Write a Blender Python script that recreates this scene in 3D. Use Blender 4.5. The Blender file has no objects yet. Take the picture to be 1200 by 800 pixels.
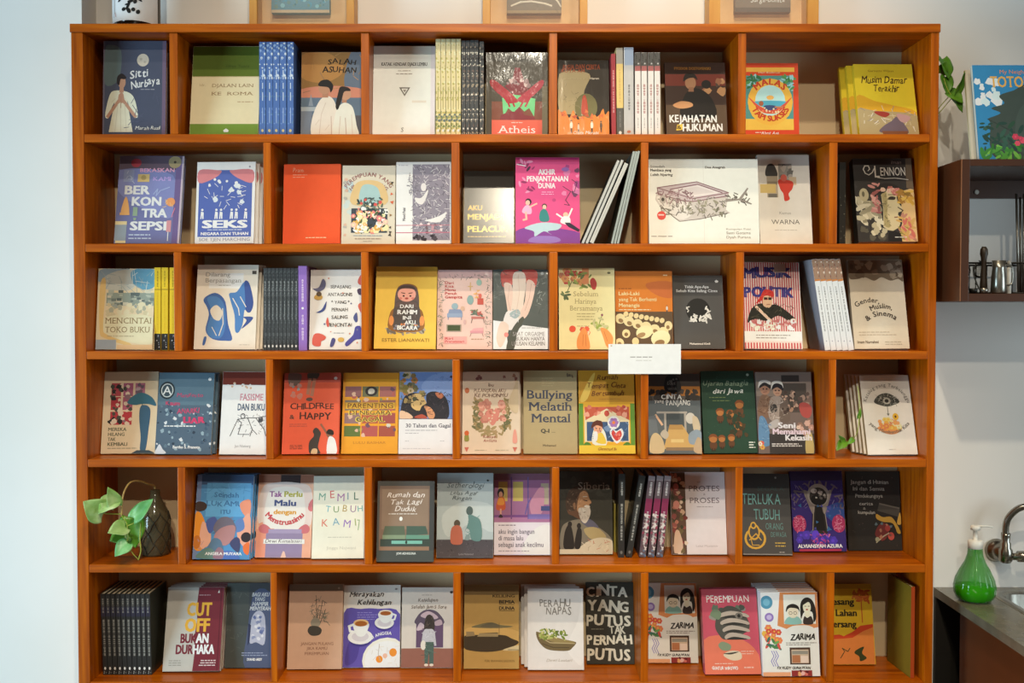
import bpy, bmesh, math, random
from mathutils import Vector, Matrix, Euler

# ------------------------------------------------------------------ camera, light, exposure
F = 1261.0          # focal length in pixels of a 1200x800 frame
D = 2.6             # camera to the bookcase front (the plane y = 0)
CZ = 1.55           # camera height
TH = math.atan(0.0289)
CT, ST = math.cos(TH), math.sin(TH)
sc = bpy.context.scene
cam = bpy.data.objects.new('camera', bpy.data.cameras.new('camera'))
sc.collection.objects.link(cam)
cam.location = (0, -D, CZ)
cam.rotation_euler = (math.pi / 2 - TH, 0, 0)
cam.data.sensor_width = 36
cam.data.lens = F / 1200 * 36
cam.data.clip_start = 0.05
sc.camera = cam
sc.view_settings.view_transform = 'Standard'
sc.view_settings.look = 'None'
sc.view_settings.gamma = 1
sc.view_settings.use_curve_mapping = False
sc.view_settings.exposure = 0.06

w = bpy.data.worlds.new('world'); sc.world = w; w.use_nodes = True
w.node_tree.nodes['Background'].inputs[0].default_value = (1.0, 0.84, 0.66, 1)
w.node_tree.nodes['Background'].inputs[1].default_value = 0.125

def lamp(name, kind, loc, target, power, color, **kw):
    l = bpy.data.lights.new(name, kind); o = bpy.data.objects.new(name, l)
    sc.collection.objects.link(o); o.location = loc
    o.rotation_euler = (Vector(target) - Vector(loc)).to_track_quat('-Z', 'Y').to_euler()
    l.energy = power; l.color = color
    for k, v in kw.items(): setattr(l, k, v)
    return o
lamp('far_ceiling_spot', 'SPOT', (0.0, -5.6, CZ + 2.9), (-0.06, 0.1, CZ + 0.12), 540, (1.0, 0.91, 0.74),
     spot_size=math.radians(31), spot_blend=0.95, shadow_soft_size=0.06)
lamp('track_spot', 'SPOT', (0.1, -2.3, CZ + 2.7), (0.14, 0.1, CZ - 0.68), 235, (1.0, 0.88, 0.67),
     spot_size=math.radians(58), spot_blend=1.0, shadow_soft_size=0.05)
lamp('lower_rows_fill_spot', 'SPOT', (-0.15, -3.7, CZ + 2.7), (0.0, 0.1, CZ - 0.85), 330, (1.0, 0.88, 0.68),  # added spot, only there to brighten the lower rows
     spot_size=math.radians(34), spot_blend=1.0, shadow_soft_size=0.05)
lamp('near_downlight', 'SPOT', (0.5, -0.75, CZ + 2.3), (0.5, 0.0, CZ - 0.6), 78, (1.0, 0.85, 0.60),
     spot_size=math.radians(62), spot_blend=1.0, shadow_soft_size=0.05)
lamp('window_daylight', 'AREA', (-4.3, -2.4, 1.0), (-0.2, 0.1, 0.9), 190, (0.55, 0.83, 1.0), shape='RECTANGLE', size=1.5, size_y=1.7)
lamp('right_wall_cool_fill', 'AREA', (3.1, -1.5, 1.5), (1.2, 0.2, 1.4), 26, (0.72, 0.90, 1.0), shape='RECTANGLE', size=0.9, size_y=1.2)  # added cool fill for the right wall, no known window behind it

# ------------------------------------------------------------------ projection helpers (pixel of the 1200x800 frame <-> metres)
def depth(Y, Z): return (Y + D) * CT - (Z - CZ) * ST
def Xat(px, Y, Z): return (px - 600) / F * depth(Y, Z)
def Zat(py, Y):
    v = (400 - py) / F
    return CZ + (Y + D) * (v * CT - ST) / (CT + v * ST)
def Yat(py, Z):
    v = (400 - py) / F
    return (Z - CZ) * (CT + v * ST) / (v * CT - ST) - D
def proj(X, Y, Z):
    d = depth(Y, Z); up = (Y + D) * ST + (Z - CZ) * CT
    return 600 + F * X / d, 400 - F * up / d

# ------------------------------------------------------------------ materials
def lin(h):
    if not isinstance(h, str): return tuple(h)
    o = []
    for i in (0, 2, 4):
        c = int(h[i:i + 2], 16) / 255
        o.append(c / 12.92 if c <= 0.04045 else ((c + 0.055) / 1.055) ** 2.4)
    return tuple(o)
def mat(name, col='808080', rough=0.5, metal=0.0, spec=0.5, **kw):
    m = bpy.data.materials.new(name); m.use_nodes = True
    b = m.node_tree.nodes['Principled BSDF']
    b.inputs['Base Color'].default_value = (*lin(col), 1)
    b.inputs['Roughness'].default_value = rough
    b.inputs['Metallic'].default_value = metal
    b.inputs['Specular IOR Level'].default_value = spec
    for k, v in kw.items(): b.inputs[k].default_value = v
    return m
def nodes(m): return m.node_tree.nodes, m.node_tree.links, m.node_tree.nodes['Principled BSDF']
def noise(m, scale, detail=3, vec=None, stretch=(1, 1, 1)):
    n, l, b = nodes(m)
    tc = n.new('ShaderNodeTexCoord'); mp = n.new('ShaderNodeMapping'); mp.inputs['Scale'].default_value = stretch
    l.new(tc.outputs['Object'], mp.inputs[0])
    t = n.new('ShaderNodeTexNoise'); t.inputs['Scale'].default_value = scale; t.inputs['Detail'].default_value = detail
    l.new(mp.outputs[0], t.inputs['Vector']); return t
def ramp(m, src, stops):
    n, l, b = nodes(m); r = n.new('ShaderNodeValToRGB'); l.new(src, r.inputs[0])
    while len(r.color_ramp.elements) < len(stops): r.color_ramp.elements.new(0.5)
    for e, (p, c) in zip(r.color_ramp.elements, stops): e.position = p; e.color = (*lin(c), 1)
    return r
def bump(m, src, strength, dist=0.001):
    n, l, b = nodes(m); bp = n.new('ShaderNodeBump'); bp.inputs['Strength'].default_value = strength; bp.inputs['Distance'].default_value = dist
    l.new(src, bp.inputs['Height']); l.new(bp.outputs[0], b.inputs['Normal'])
def noisy(name, stops, scale, stretch=(1, 1, 1), rough=0.5, bmp=0.0, **kw):
    m = mat(name, '808080', rough, **kw); t = noise(m, scale, 4, stretch=stretch)
    r = ramp(m, t.outputs['Fac'], stops); m.node_tree.links.new(r.outputs[0], nodes(m)[2].inputs['Base Color'])
    if bmp: bump(m, t.outputs['Fac'], bmp)
    return m
WOODS = [(0.30, '893c00'), (0.5, 'a54f00'), (0.72, 'bb6102')]
M = {}
M['woodh'] = noisy('orange_wood_along_boards', WOODS, 9, (0.5, 6, 9), 0.36, 0.08, spec=0.3)
M['woodv'] = noisy('orange_wood_up_panels', WOODS, 9, (9, 6, 0.5), 0.36, 0.08, spec=0.3)
M['wall'] = noisy('white_plaster', [(0.3, 'e6e3dd'), (0.7, 'ebe8e3')], 3, rough=0.9, bmp=0.05, spec=0.2)
M['board'] = noisy('beige_back_board', [(0.3, 'd0b890'), (0.7, 'd8c29c')], 5, rough=0.7, spec=0.2)
M['floor'] = noisy('grey_floor', [(0.3, '8b857c'), (0.7, '9c968c')], 4, rough=0.6)
def printed(name, rough, coat, cr, b):
    m = mat(name, 'ffffff', rough, spec=0.1)
    n, l, p = nodes(m)
    a = n.new('ShaderNodeVertexColor'); a.layer_name = 'Print'
    t = noise(m, 55, 3)
    r = ramp(m, t.outputs['Fac'], [(0.25, 'f8f8f8'), (0.75, 'ffffff')])
    mx = n.new('ShaderNodeMix'); mx.data_type = 'RGBA'; mx.blend_type = 'MULTIPLY'; mx.inputs[0].default_value = 1
    l.new(a.outputs[0], mx.inputs[6]); l.new(r.outputs[0], mx.inputs[7]); l.new(mx.outputs[2], p.inputs['Base Color'])
    p.inputs['Coat Weight'].default_value = coat; p.inputs['Coat Roughness'].default_value = cr
    if b:
        t2 = noise(m, 16, 5, stretch=(1.5, 1, 0.6)); bump(m, t2.outputs['Fac'], b, 0.004)
        n2 = [x for x in n if x.type == 'BUMP'][0]; l.new(n2.outputs[0], p.inputs['Coat Normal'])
        for k in list(l):
            if k.to_socket == p.inputs['Normal']: l.remove(k)
    return m
M['print'] = printed('printed_matte_cover', 0.5, 0.0, 0.3, 0)
M['wrap'] = printed('printed_cover_in_clear_wrap', 0.45, 0.28, 0.11, 0.5)
M['gold'] = printed('printed_foil_cover', 0.4, 0.7, 0.2, 0.02)
M['pages'] = noisy('cream_page_edges', [(0.35, 'cdbf9f'), (0.6, 'ece2c8')], 60, (0.3, 18, 0.3), 0.8, spec=0.1)

# ------------------------------------------------------------------ mesh and object helpers
COL = sc.collection
def link(name, me, parent=None):
    o = bpy.data.objects.new(name, me); COL.objects.link(o)
    if parent is not None: o.parent = parent
    return o
def thing(name, label, cat, loc=(0, 0, 0), rot=(0, 0, 0), group=None):
    o = bpy.data.objects.new(name, None); COL.objects.link(o)
    o.location = loc; o.rotation_euler = rot; o.empty_display_size = 0.02
    o['label'] = label; o['category'] = cat
    if group: o['group'] = group
    return o
def tag(o, label, cat, group=None):
    o['label'] = label; o['category'] = cat
    if group: o['group'] = group
    return o
def bm_obj(name, bm, m, parent=None, smooth=False):
    bmesh.ops.recalc_face_normals(bm, faces=bm.faces)
    me = bpy.data.meshes.new(name); bm.to_mesh(me); bm.free()
    for x in (m if isinstance(m, (list, tuple)) else [m]): me.materials.append(x)
    if smooth:
        for p in me.polygons: p.use_smooth = True
    return link(name, me, parent)
def box(bm, x0, y0, z0, x1, y1, z1, bev=0.0):
    r = bmesh.ops.create_cube(bm, size=1)
    bmesh.ops.scale(bm, vec=(x1 - x0, y1 - y0, z1 - z0), verts=r['verts'])
    bmesh.ops.translate(bm, vec=((x0 + x1) / 2, (y0 + y1) / 2, (z0 + z1) / 2), verts=r['verts'])
    if bev:
        ed = list({e for v in r['verts'] for e in v.link_edges})
        bmesh.ops.bevel(bm, geom=ed, offset=bev, segments=2, affect='EDGES', profile=0.5)
def boxo(name, a, b, m, parent=None, bev=0.0):
    bm = bmesh.new(); box(bm, *a, *b, bev); return bm_obj(name, bm, m, parent)
def lathe(bm, prof, seg=40, c=(0, 0, 0), rib=0, amp=0.0):
    rings = []
    for r, z in prof:
        ring = []
        for k in range(seg):
            a = 2 * math.pi * k / seg
            rr = r * (1 + (amp * math.cos(rib * a) if rib else 0))
            ring.append(bm.verts.new((c[0] + rr * math.cos(a), c[1] + rr * math.sin(a), c[2] + z)))
        rings.append(ring)
    for A, B in zip(rings, rings[1:]):
        for k in range(seg): bm.faces.new((A[k], A[(k + 1) % seg], B[(k + 1) % seg], B[k]))
    bm.faces.new(rings[0][::-1]); bm.faces.new(rings[-1])
def smooth_path(pts, n=8):
    out = []; P = [Vector(p) for p in pts]
    for i in range(len(P) - 1):
        p0, p1, p2, p3 = P[max(i - 1, 0)], P[i], P[i + 1], P[min(i + 2, len(P) - 1)]
        for k in range(n):
            t = k / n
            out.append(0.5 * (2 * p1 + (p2 - p0) * t + (2 * p0 - 5 * p1 + 4 * p2 - p3) * t * t + (3 * p1 - p0 - 3 * p2 + p3) * t ** 3))
    out.append(P[-1]); return out
def tube(bm, pts, r, seg=10, r1=None):
    pts = [Vector(p) for p in pts]; rings = []; ref = Vector((0.3, 0.5, 0.8))
    for i, p in enumerate(pts):
        t = (pts[min(i + 1, len(pts) - 1)] - pts[max(i - 1, 0)]).normalized()
        u = t.cross(ref)
        if u.length < 0.05: u = t.cross(Vector((1, 0, 0)))
        u.normalize(); ref = u.cross(t); v = t.cross(u)
        rr = r if r1 is None else r + (r1 - r) * i / (len(pts) - 1)
        rings.append([bm.verts.new(p + u * rr * math.cos(2 * math.pi * k / seg) + v * rr * math.sin(2 * math.pi * k / seg)) for k in range(seg)])
    for A, B in zip(rings, rings[1:]):
        for k in range(seg): bm.faces.new((A[k], A[(k + 1) % seg], B[(k + 1) % seg], B[k]))
    bm.faces.new(rings[0][::-1]); bm.faces.new(rings[-1])

# ------------------------------------------------------------------ printing: flat shapes and lettering laid on a cover
FC = bpy.data.curves.new('lettering', 'FONT'); FO = bpy.data.objects.new('lettering', FC)
COL.objects.link(FO)
FC.resolution_u = 2; FC.fill_mode = 'FRONT'
_cache = {}
def glyphs(s, b=0.0):
    k = s
    if k not in _cache:
        FC.body = s
        bpy.context.view_layer.update()
        me = FO.evaluated_get(bpy.context.evaluated_depsgraph_get()).to_mesh()
        vs = [(v.co.x, v.co.y) for v in me.vertices]
        fs = [tuple(p.vertices) for p in me.polygons]
        cnt = {}
        for f in fs:
            for a, c in zip(f, f[1:] + f[:1]): cnt[frozenset((a, c))] = cnt.get(frozenset((a, c)), 0) + 1
        be = [tuple(e) for e, q in cnt.items() if q == 1]
        FO.to_mesh_clear()
        x0 = min((v[0] for v in vs), default=0); x1 = max((v[0] for v in vs), default=0.3)
        _cache[k] = (vs, fs, be, x0, x1)
    return _cache[k]
CAP = None
def cap():
    global CAP
    if CAP is None: CAP = max(v[1] for v in glyphs('H')[0])
    return CAP
def R(a, b, c, d, col): return ('P', [(a, b), (c, b), (c, d), (a, d)], col)
def P(col, *p): return ('P', list(zip(p[::2], p[1::2])), col)
def S(col, *p):
    q = list(zip(p[::2], p[1::2])); n = len(q); out = []
    for i in range(n):
        a, b, c, d = q[i - 1], q[i], q[(i + 1) % n], q[(i + 2) % n]
        for k in range(4):
            t = k / 4
            out.append(tuple(0.5 * (2 * b[j] + (c[j] - a[j]) * t + (2 * a[j] - 5 * b[j] + 4 * c[j] - d[j]) * t * t + (3 * b[j] - a[j] - 3 * c[j] + d[j]) * t ** 3) for j in (0, 1)))
    return ('P', out, col)
def E(u, v, ru, rv, col, rot=0): return ('E', u, v, ru, rv, col, rot)
def L(col, wd, *p): return ('L', list(zip(p[::2], p[1::2])), wd, col)
def T(s, u, v, h, col, a='c', w=None, b=0.0, sh=0.0, j=0.0, se=0, rot=0): return ('T', s, u, v, h, col, a, w, b, sh, j, se, rot)
def A(s, u, v, r, mid, h, col, b=0.0, inv=0): return ('A', s, u, v, r, mid, h, col, b, inv)
def G(u, v, wd, n, col, h=1.0, gap=2.2, a='l'): return ('G', u, v, wd, n, col, h, gap, a)
def V_(u, v0, v1, wd, col): return ('V', u, v0, v1, wd, col)
def X(kind, n, seed, u0, v0, u1, v1, s0, s1, *cols): return ('X', kind, n, seed, u0, v0, u1, v1, s0, s1, cols)
class Sheet:
    """flat printed shapes on a plane of size w x h metres; (u, v) run 0..100 from its lower left corner"""
    def __init__(s, bw, bh):
        s.w, s.h = bw, bh; s.v = []; s.f = []; s.c = []; s.k = 0
    def poly(s, pts, col, step=6e-6):
        s.k += step; n = len(s.v)
        lo, hi = 0.002, 0.998
        s.v += [(min(max(x, lo * s.w), hi * s.w), -s.k, min(max(z, lo * s.h), hi * s.h)) for x, z in pts]
        s.f.append(tuple(range(n, n + len(pts)))); s.c.append(col)
    def tris(s, vs, fs, col):
        s.k += 6e-6; n = len(s.v)
        s.v += [(min(max(x, 0.002 * s.w), 0.998 * s.w), -s.k, min(max(z, 0.002 * s.h), 0.998 * s.h)) for x, z in vs]
        for f in fs: s.f.append(tuple(i + n for i in f)); s.c.append(col)
    def ell(s, cx, cz, rx, rz, col, rot=0, n=20, step=6e-6):
        ca, sa = math.cos(rot), math.sin(rot)
        s.poly([(cx + rx * math.cos(t) * ca - rz * math.sin(t) * sa, cz + rx * math.cos(t) * sa + rz * math.sin(t) * ca)
                for t in [2 * math.pi * k / n for k in range(n)]], col, step)
    def stroke(s, pts, wd, col, step=6e-6):
        for (x0, z0), (x1, z1) in zip(pts, pts[1:]):
            dx, dz = x1 - x0, z1 - z0; q = math.hypot(dx, dz) or 1
            nx, nz = -dz / q * wd / 2, dx / q * wd / 2
            ex, ez = dx / q * wd * 0.3, dz / q * wd * 0.3
            s.poly([(x0 + nx - ex, z0 + nz - ez), (x0 - nx - ex, z0 - nz - ez), (x1 - nx + ex, z1 - nz + ez), (x1 + nx + ex, z1 + nz + ez)], col, step)
    def char(s, ch, b, x, z, k, kx, rot, col, sh=0.0, se=0, mid=False):
        vs, fs, be, x0, x1 = glyphs(ch, b)
        ca, sa = math.cos(rot), math.sin(rot); ox = (x0 + x1) / 2 if mid else x0
        q = lambda a, c: (x + ((a - ox) + c * sh) * kx * ca - c * k * sa, z + ((a - ox) + c * sh) * kx * sa + c * k * ca)
        for da, dc in ((-b, -b * .5), (b, -b * .5), (-b, b * .5), (b, b * .5)) if b > 0 else ((0, 0),):
            s.tris([q(a + da * .8, c + dc * .8) for a, c in vs], fs, col)
        if se:
            cp = cap()
            for i, jx in be:
                (a, c), (a2, c2) = vs[i], vs[jx]
                ln = abs(a2 - a)
                if abs(c2 - c) < 0.012 and 0.05 < ln < 0.17:
                    for lv, dr in ((0, 1), (cp, -1), (0.55, -1), (0.76, -1)):
                        if abs(c - lv) < 0.03:
                            m = (a + a2) / 2; hw = ln / 2 + 0.075
                            s.tris([q(m - hw, c), q(m + hw, c), q(m + hw, c + dr * 0.04), q(m - hw, c + dr * 0.04)], [(0, 1, 2, 3)], col)
    def text(s, t, u, v, h, col, a, wfit, b, sh, j, se, rot):
        W, H = s.w / 100, s.h / 100
        k = h * H / cap(); kx = k; rnd = random.Random(t + str(u))
        if not j:
            vs, fs, be, x0, x1 = glyphs(t, b)
            if wfit: kx = wfit * W / max(x1 - x0, 1e-6)
            tot = (x1 - x0) * kx; rr = math.radians(rot)
            off = {'l': 0, 'c': -tot / 2, 'r': -tot}[a]
            s.char(t, b, u * W + off * math.cos(rr), v * H + off * math.sin(rr), k, kx, rr, col, sh, se)
            return
        adv = [(glyphs(c, b)[4] - glyphs(c, b)[3] + 0.09) if c != ' ' else 0.3 for c in t]
        if wfit: kx = wfit * W / sum(adv)
        x = {'l': 0, 'c': -sum(adv) * kx / 2, 'r': -sum(adv) * kx}[a]
        rr = math.radians(rot)
        for c, ad in zip(t, adv):
            if c != ' ':
                dz = rnd.uniform(-j, j) * 0.25 * h * H; sz = 1 + rnd.uniform(-j, j) * 0.2
                s.char(c, b, u * W + x * math.cos(rr) - dz * math.sin(rr), v * H + x * math.sin(rr) + dz * math.cos(rr), k * sz, kx * sz, rr + rnd.uniform(-j, j) * 0.22, col, sh, se)
            x += ad * kx
    def arc(s, t, u, v, r, mid, h, col, b, inv):
        W, H = s.w / 100, s.h / 100; k = h * H / cap(); rad = r * W
        adv = [(glyphs(c, b)[4] - glyphs(c, b)[3] + 0.1) * k if c != ' ' else 0.32 * k for c in t]
        tot = sum(adv); x = -tot / 2
        for c, ad in zip(t, adv):
            th = (x + ad / 2) / rad
            ang = math.radians(mid) + (th if inv else -th)
            if c != ' ':
                px, pz = u * W + rad * math.cos(ang), v * H + rad * math.sin(ang)
                s.char(c, b, px, pz, k, k, ang + (math.pi / 2 if inv else -math.pi / 2), col, mid=True)
            x += ad
    def draw(s, items):
        W, H = s.w / 100, s.h / 100
        for it in items:
            q = it[0]
            if q == 'P': s.poly([(a * W, b * H) for a, b in it[1]], it[2])
            elif q == 'E': s.ell(it[1] * W, it[2] * H, it[3] * W, it[4] * H, it[5], math.radians(it[6]))
            elif q == 'L': s.stroke([(a * W, b * H) for a, b in it[1]], it[2] * W, it[3])
            elif q == 'T': s.text(*it[1:])
            elif q == 'A': s.arc(*it[1:])
            elif q == 'G':
                _, u, v, wd, n, col, h, gap, al = it; rnd = random.Random(str(it))
                for i in range(n):
                    lw = wd * rnd.uniform(0.75, 1.0); x = u if al == 'l' else (u - lw if al == 'r' else u - lw / 2); e = x + lw
                    while x < e - 0.5:
                        d = min(rnd.uniform(3, 9), e - x); z = v - i * gap
                        s.poly([(x * W, z * H), ((x + d) * W, z * H), ((x + d) * W, (z + h) * H), (x * W, (z + h) * H)], col); x += d + 1.2
            elif q == 'V':
                _, u, v0, v1, wd, col = it; rnd = random.Random(str(it)); z = v1
                while z > v0:
                    d = rnd.uniform(.9, 3.2)
                    for e in range(int(d / .8) + 1):
                        zz = z - e * .8; hw = wd / 2 * rnd.uniform(.6, 1.0)
                        s.poly([((u - hw) * W, (zz - .5) * H), ((u + hw) * W, (zz - .5) * H), ((u + hw) * W, zz * H), ((u - hw) * W, zz * H)], col, 2e-6)
                    z -= d + 1.1
            elif q == 'X':
                _, kind, n, seed, u0, v0, u1, v1, s0, s1, cols = it; rnd = random.Random(seed)
                for i in range(n):
                    x, z = rnd.uniform(u0, u1) * W, rnd.uniform(v0, v1) * H
                    r = rnd.uniform(s0, s1) * W; col = rnd.choice(cols); an = rnd.uniform(0, 6.28); st = 1.2e-6
                    if kind == 'dot': s.ell(x, z, r, r, col, 0, 10, st)
                    elif kind == 'leaf': s.ell(x, z, r, r * 0.38, col, an, 8, st)
                    elif kind == 'rect': s.poly([(x - r, z - r * .6), (x + r, z - r * .6), (x + r, z + r * .6), (x - r, z + r * .6)], col, st)
                    elif kind == 'tri': s.poly([(x + r * math.cos(an + k * 2.1), z + r * math.sin(an + k * 2.1)) for k in range(3)], col, st)
                    elif kind == 'line': s.stroke([(x, z), (x + r * math.cos(an), z + r * math.sin(an))], 0.9 * W, col, st)
                    elif kind == 'blob':
                        s.poly([(x + r * rnd.uniform(.55, 1.2) * math.cos(t * .7), z + r * rnd.uniform(.55, 1.2) * math.sin(t * .7)) for t in range(9)], col, st)
                    elif kind == 'flower':
                        for t in range(6): s.ell(x + .6 * r * math.cos(t * 1.05), z + .6 * r * math.sin(t * 1.05), r * .45, r * .45, col, 0, 8, st)
                        s.ell(x, z, r * .35, r * .35, cols[0], 0, 8, st)
def cbox(V, Fc, C, x0, y0, z0, x1, y1, z1, col):
    n = len(V)
    V += [(x0, y0, z0), (x1, y0, z0), (x1, y1, z0), (x0, y1, z0), (x0, y0, z1), (x1, y0, z1), (x1, y1, z1), (x0, y1, z1)]
    for f in ((0, 1, 5, 4), (1, 2, 6, 5), (2, 3, 7, 6), (3, 0, 4, 7), (4, 5, 6, 7), (3, 2, 1, 0)):
        Fc.append(tuple(i + n for i in f)); C.append(col)
def printed_mesh(name, V, Fc, C, m):
    me = bpy.data.meshes.new(name); me.from_pydata(V, [], Fc); me.materials.append(m)
    at = me.color_attributes.new('Print', 'FLOAT_COLOR', 'CORNER'); li = 0
    buf = []
    for f, c in zip(Fc, C):
        rgb = lin(c)
        g = 0.3 * rgb[0] + 0.55 * rgb[1] + 0.15 * rgb[2]
        rgb = tuple(min((0.96 * x + 0.035 * g + 0.006) * 1.02, 0.70) for x in rgb)
        buf += [*rgb, 1.0] * len(f)
    at.data.foreach_set('color', buf)
    return me
TC = 0.0011
def book_meshes(bw, bh, t, base, art, m, spine_out=False, side=None):
    """cover wrap (front, spine, back) with its printing, and the page block; front or spine lies in the plane y = 0"""
    V, Fc, C = [], [], []
    side = side or base
    if spine_out:
        dp = bw; bw = t
        cbox(V, Fc, C, 0, 0, 0, bw, TC, bh, base)
        cbox(V, Fc, C, 0, TC, 0, TC, dp, bh, side); cbox(V, Fc, C, bw - TC, TC, 0, bw, dp, bh, side)
        pb = (TC, TC, 0.0015, bw - TC, dp - 0.002, bh - 0.002)
    else:
        cbox(V, Fc, C, 0, 0, 0, bw, TC, bh, base); cbox(V, Fc, C, 0, t - TC, 0, bw, t, bh, base)
        cbox(V, Fc, C, 0, TC, 0, TC, t - TC, bh, side)
        pb = (TC, TC, 0.0015, bw - 0.002, t - TC, bh - 0.002)
    sh = Sheet(bw, bh); sh.draw(art); n = len(V)
    V += sh.v; Fc += [tuple(i + n for i in f) for f in sh.f]; C += sh.c
    me = printed_mesh('cover', V, Fc, C, m)
    bm = bmesh.new(); box(bm, *pb); pm = bpy.data.meshes.new('page_block'); bm.to_mesh(pm); bm.free(); pm.materials.append(M['pages'])
    return me, pm
def place(label, group, cm, pm, Mx):
    r = thing('book', label, 'book', group=group); r.matrix_world = Mx
    link('cover', cm, r); link('page_block', pm, r); return r

ROWY = [157, 285.5, 411.5, 538, 661.5, 799]
FLOORZ = [Zat(y, 0) for y in ROWY]
ORD = ['first', 'second', 'third', 'fourth', 'fifth', 'sixth', 'seventh', 'eighth', 'ninth', 'tenth', 'eleventh']
def bounds(row, x):
    """inner faces of the compartment that holds x"""
    zm = FLOORZ[row - 1] + 0.12
    ed = [(XLi, XLi)] + [(Xat(p, 0, zm), Xat(q, 0, zm)) for p, q in DIV[row - 1]] + [(XRi, XRi)]
    for l, r in zip(ed, ed[1:]):
        if x < (r[0] + r[1]) / 2 or r[0] == XRi: return l[1], r[0]
def bk(label, row, xl, xr, yt, base, art, yb=None, Y=0.05, ln=0.05, t=0.014, tl=None, stk=None, m='print', side=None, yaw=0):
    """a book standing face out: xl, xr its lower corners, yt its upper edge, tl its upper left corner in the frame's pixels"""
    fz = FLOORZ[row - 1] + 0.0004
    if yb: Y = Yat(yb, fz)
    x0, x1 = Xat(xl, Y, fz) + 0.0004, Xat(xr, Y, fz) - 0.0004
    ca, cb_ = bounds(row, (x0 + x1) / 2); e = 0.0022 if tl is not None else 0.0008
    x0, x1 = max(x0, ca + e), min(x1, cb_ - e)
    ztop = Zat(yt, Y + ln); dz = ztop - fz
    h = math.hypot(dz, ln); an = math.atan2(ln, dz); bw = x1 - x0
    lift = t * math.sin(an)
    h -= lift
    roll = 0.0
    if tl is not None:
        roll = (Xat(tl, Y + ln, ztop) - x0) / h
        roll = max(-0.008, min(0.008, roll))
    cm, pm = book_meshes(bw, h, t, base, art, M[m], side=side)
    Rm = Matrix.Translation((x0, Y, fz + lift + (bw * roll if roll > 0 else 0))) @ Matrix.Rotation(math.radians(yaw), 4, 'Z') @ Matrix.Rotation(roll, 4, 'Y') @ Matrix.Rotation(-an, 4, 'X')
    place(label, None, cm, pm, Rm)
    if stk:
        n, dx, dY, what = stk
        for i in range(n):
            q = Matrix.Translation((dx * (i + 1) / 480, dY * (i + 1), 0)) @ Rm
            place('%s, %s one tucked behind the front copy' % (what, ORD[i]) if n > 1 else what + ', tucked behind the front copy', what + ' copies behind' if n > 1 else None, cm, pm, q)
def sp(what, row, items, yt, base, art, Y=0.035, wd=0.135, m='print', group=None, side=None, yb=None):
    """books standing spine out, upright or leaning: items are (lower left x, lower right x, upper left x) in pixels"""
    fz = FLOORZ[row - 1] + 0.0004
    if yb: Y = Yat(yb, fz)
    cm = pm = None
    for i, it in enumerate(items):
        a, b, c = it[:3]
        x0, x1 = Xat(a, Y, fz), Xat(b, Y, fz)
        yt_i = it[3] if len(it) > 3 else yt
        zt = Zat(yt_i, Y); xt = Xat(c, Y, zt)
        an = math.atan2(xt - x0, zt - fz); t = (x1 - x0) * math.cos(an)
        h = (zt - fz) / math.cos(an) - (t * math.sin(abs(an)))
        if cm is None or len(it) > 3: cm, pm = book_meshes(min(wd, 0.19 - Y), h, t * 0.97, base, art, M[m], True, side=side)
        Mx = Matrix.Translation((x0, Y, fz + (t * math.sin(an) if an > 0 else 0))) @ Matrix.Rotation(an, 4, 'Y')
        lab = what if len(items) == 1 else '%s, %s of the %s from its side nearest the plant-side wall' % (what, ORD[i], len(items))
        lab = what if len(items) == 1 else '%s, %s from left in its set' % (what, ORD[i])
        place(lab, group, cm, pm, Mx)

# ------------------------------------------------------------------ the setting
def struct(o): o['kind'] = 'structure'; return o
WY = 0.205                                        # the wall behind the bookcase
struct(boxo('floor', (-3.2, -7.5, -0.05), (3.2, WY, 0), M['floor']))
struct(boxo('wall_back', (-3.2, WY, 0), (3.2, WY + 0.12, 3.4), M['wall']))
pr = Xat(96.5, 0.11, CZ + 0.6)
struct(boxo('wall_left', (-3.2, 0.11, 0), (pr, WY, 3.4), M['wall']))

# ------------------------------------------------------------------ bookcase
XL, XLi = Xat(84, 0, CZ + .5), Xat(98, 0, CZ + .45)
XR, XRi = Xat(1100, 0, CZ + .5), Xat(1089.5, 0, CZ + .3)
ZT = Zat(28, 0)
BD = 0.2
bc = thing('bookcase', 'large orange-brown wooden bookcase with staggered open compartments full of books', 'bookcase', ((XL + XR) / 2, 0, 0))
ox = bc.location.x
def bpart(name, a, b, m):
    return boxo(name, (a[0] - ox, a[1], a[2]), (b[0] - ox, b[1], b[2]), m, bc, 0.0012)
THK = Zat(28, 0) - Zat(38, 0)
boxo('back_panel', (XL - ox + .003, BD + .0002, .05), (XR - ox - .003, BD + .0044, ZT - .003), M['board'], bc)
bpart('top_panel', (XL - 0.002, -0.003, ZT - THK), (XR + 0.002, BD, ZT), M['woodh'])
bpart('side_panel', (XL, 0, 0), (XLi, BD, ZT - THK - 0.0002), M['woodv'])
bpart('side_panel', (XRi, 0, 0), (XR, BD, ZT - THK - 0.0002), M['woodv'])
zs = [ZT] + FLOORZ + [0.32]
for z in FLOORZ + [0.32]:
    bpart('shelf_board', (XLi + 0.0002, 0.001, z - 0.0195), (XRi - 0.0002, BD, z), M['woodh'])
DIV = [[(198.5, 208), (423, 432.5), (643.5, 653), (865, 874.5)], [(308.5, 317.5), (529, 538.5), (751, 760), (972, 981.5)],
       [(203.5, 212.5), (423, 432), (643.7, 653.5), (862.5, 872)], [(311, 320), (530, 539), (751, 760), (971, 980)],
       [(208, 217), (426.7, 436), (646.7, 655.4), (862, 870.5)], [(317, 324.5), (531, 540), (751, 760), (969, 977.8)]]
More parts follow.
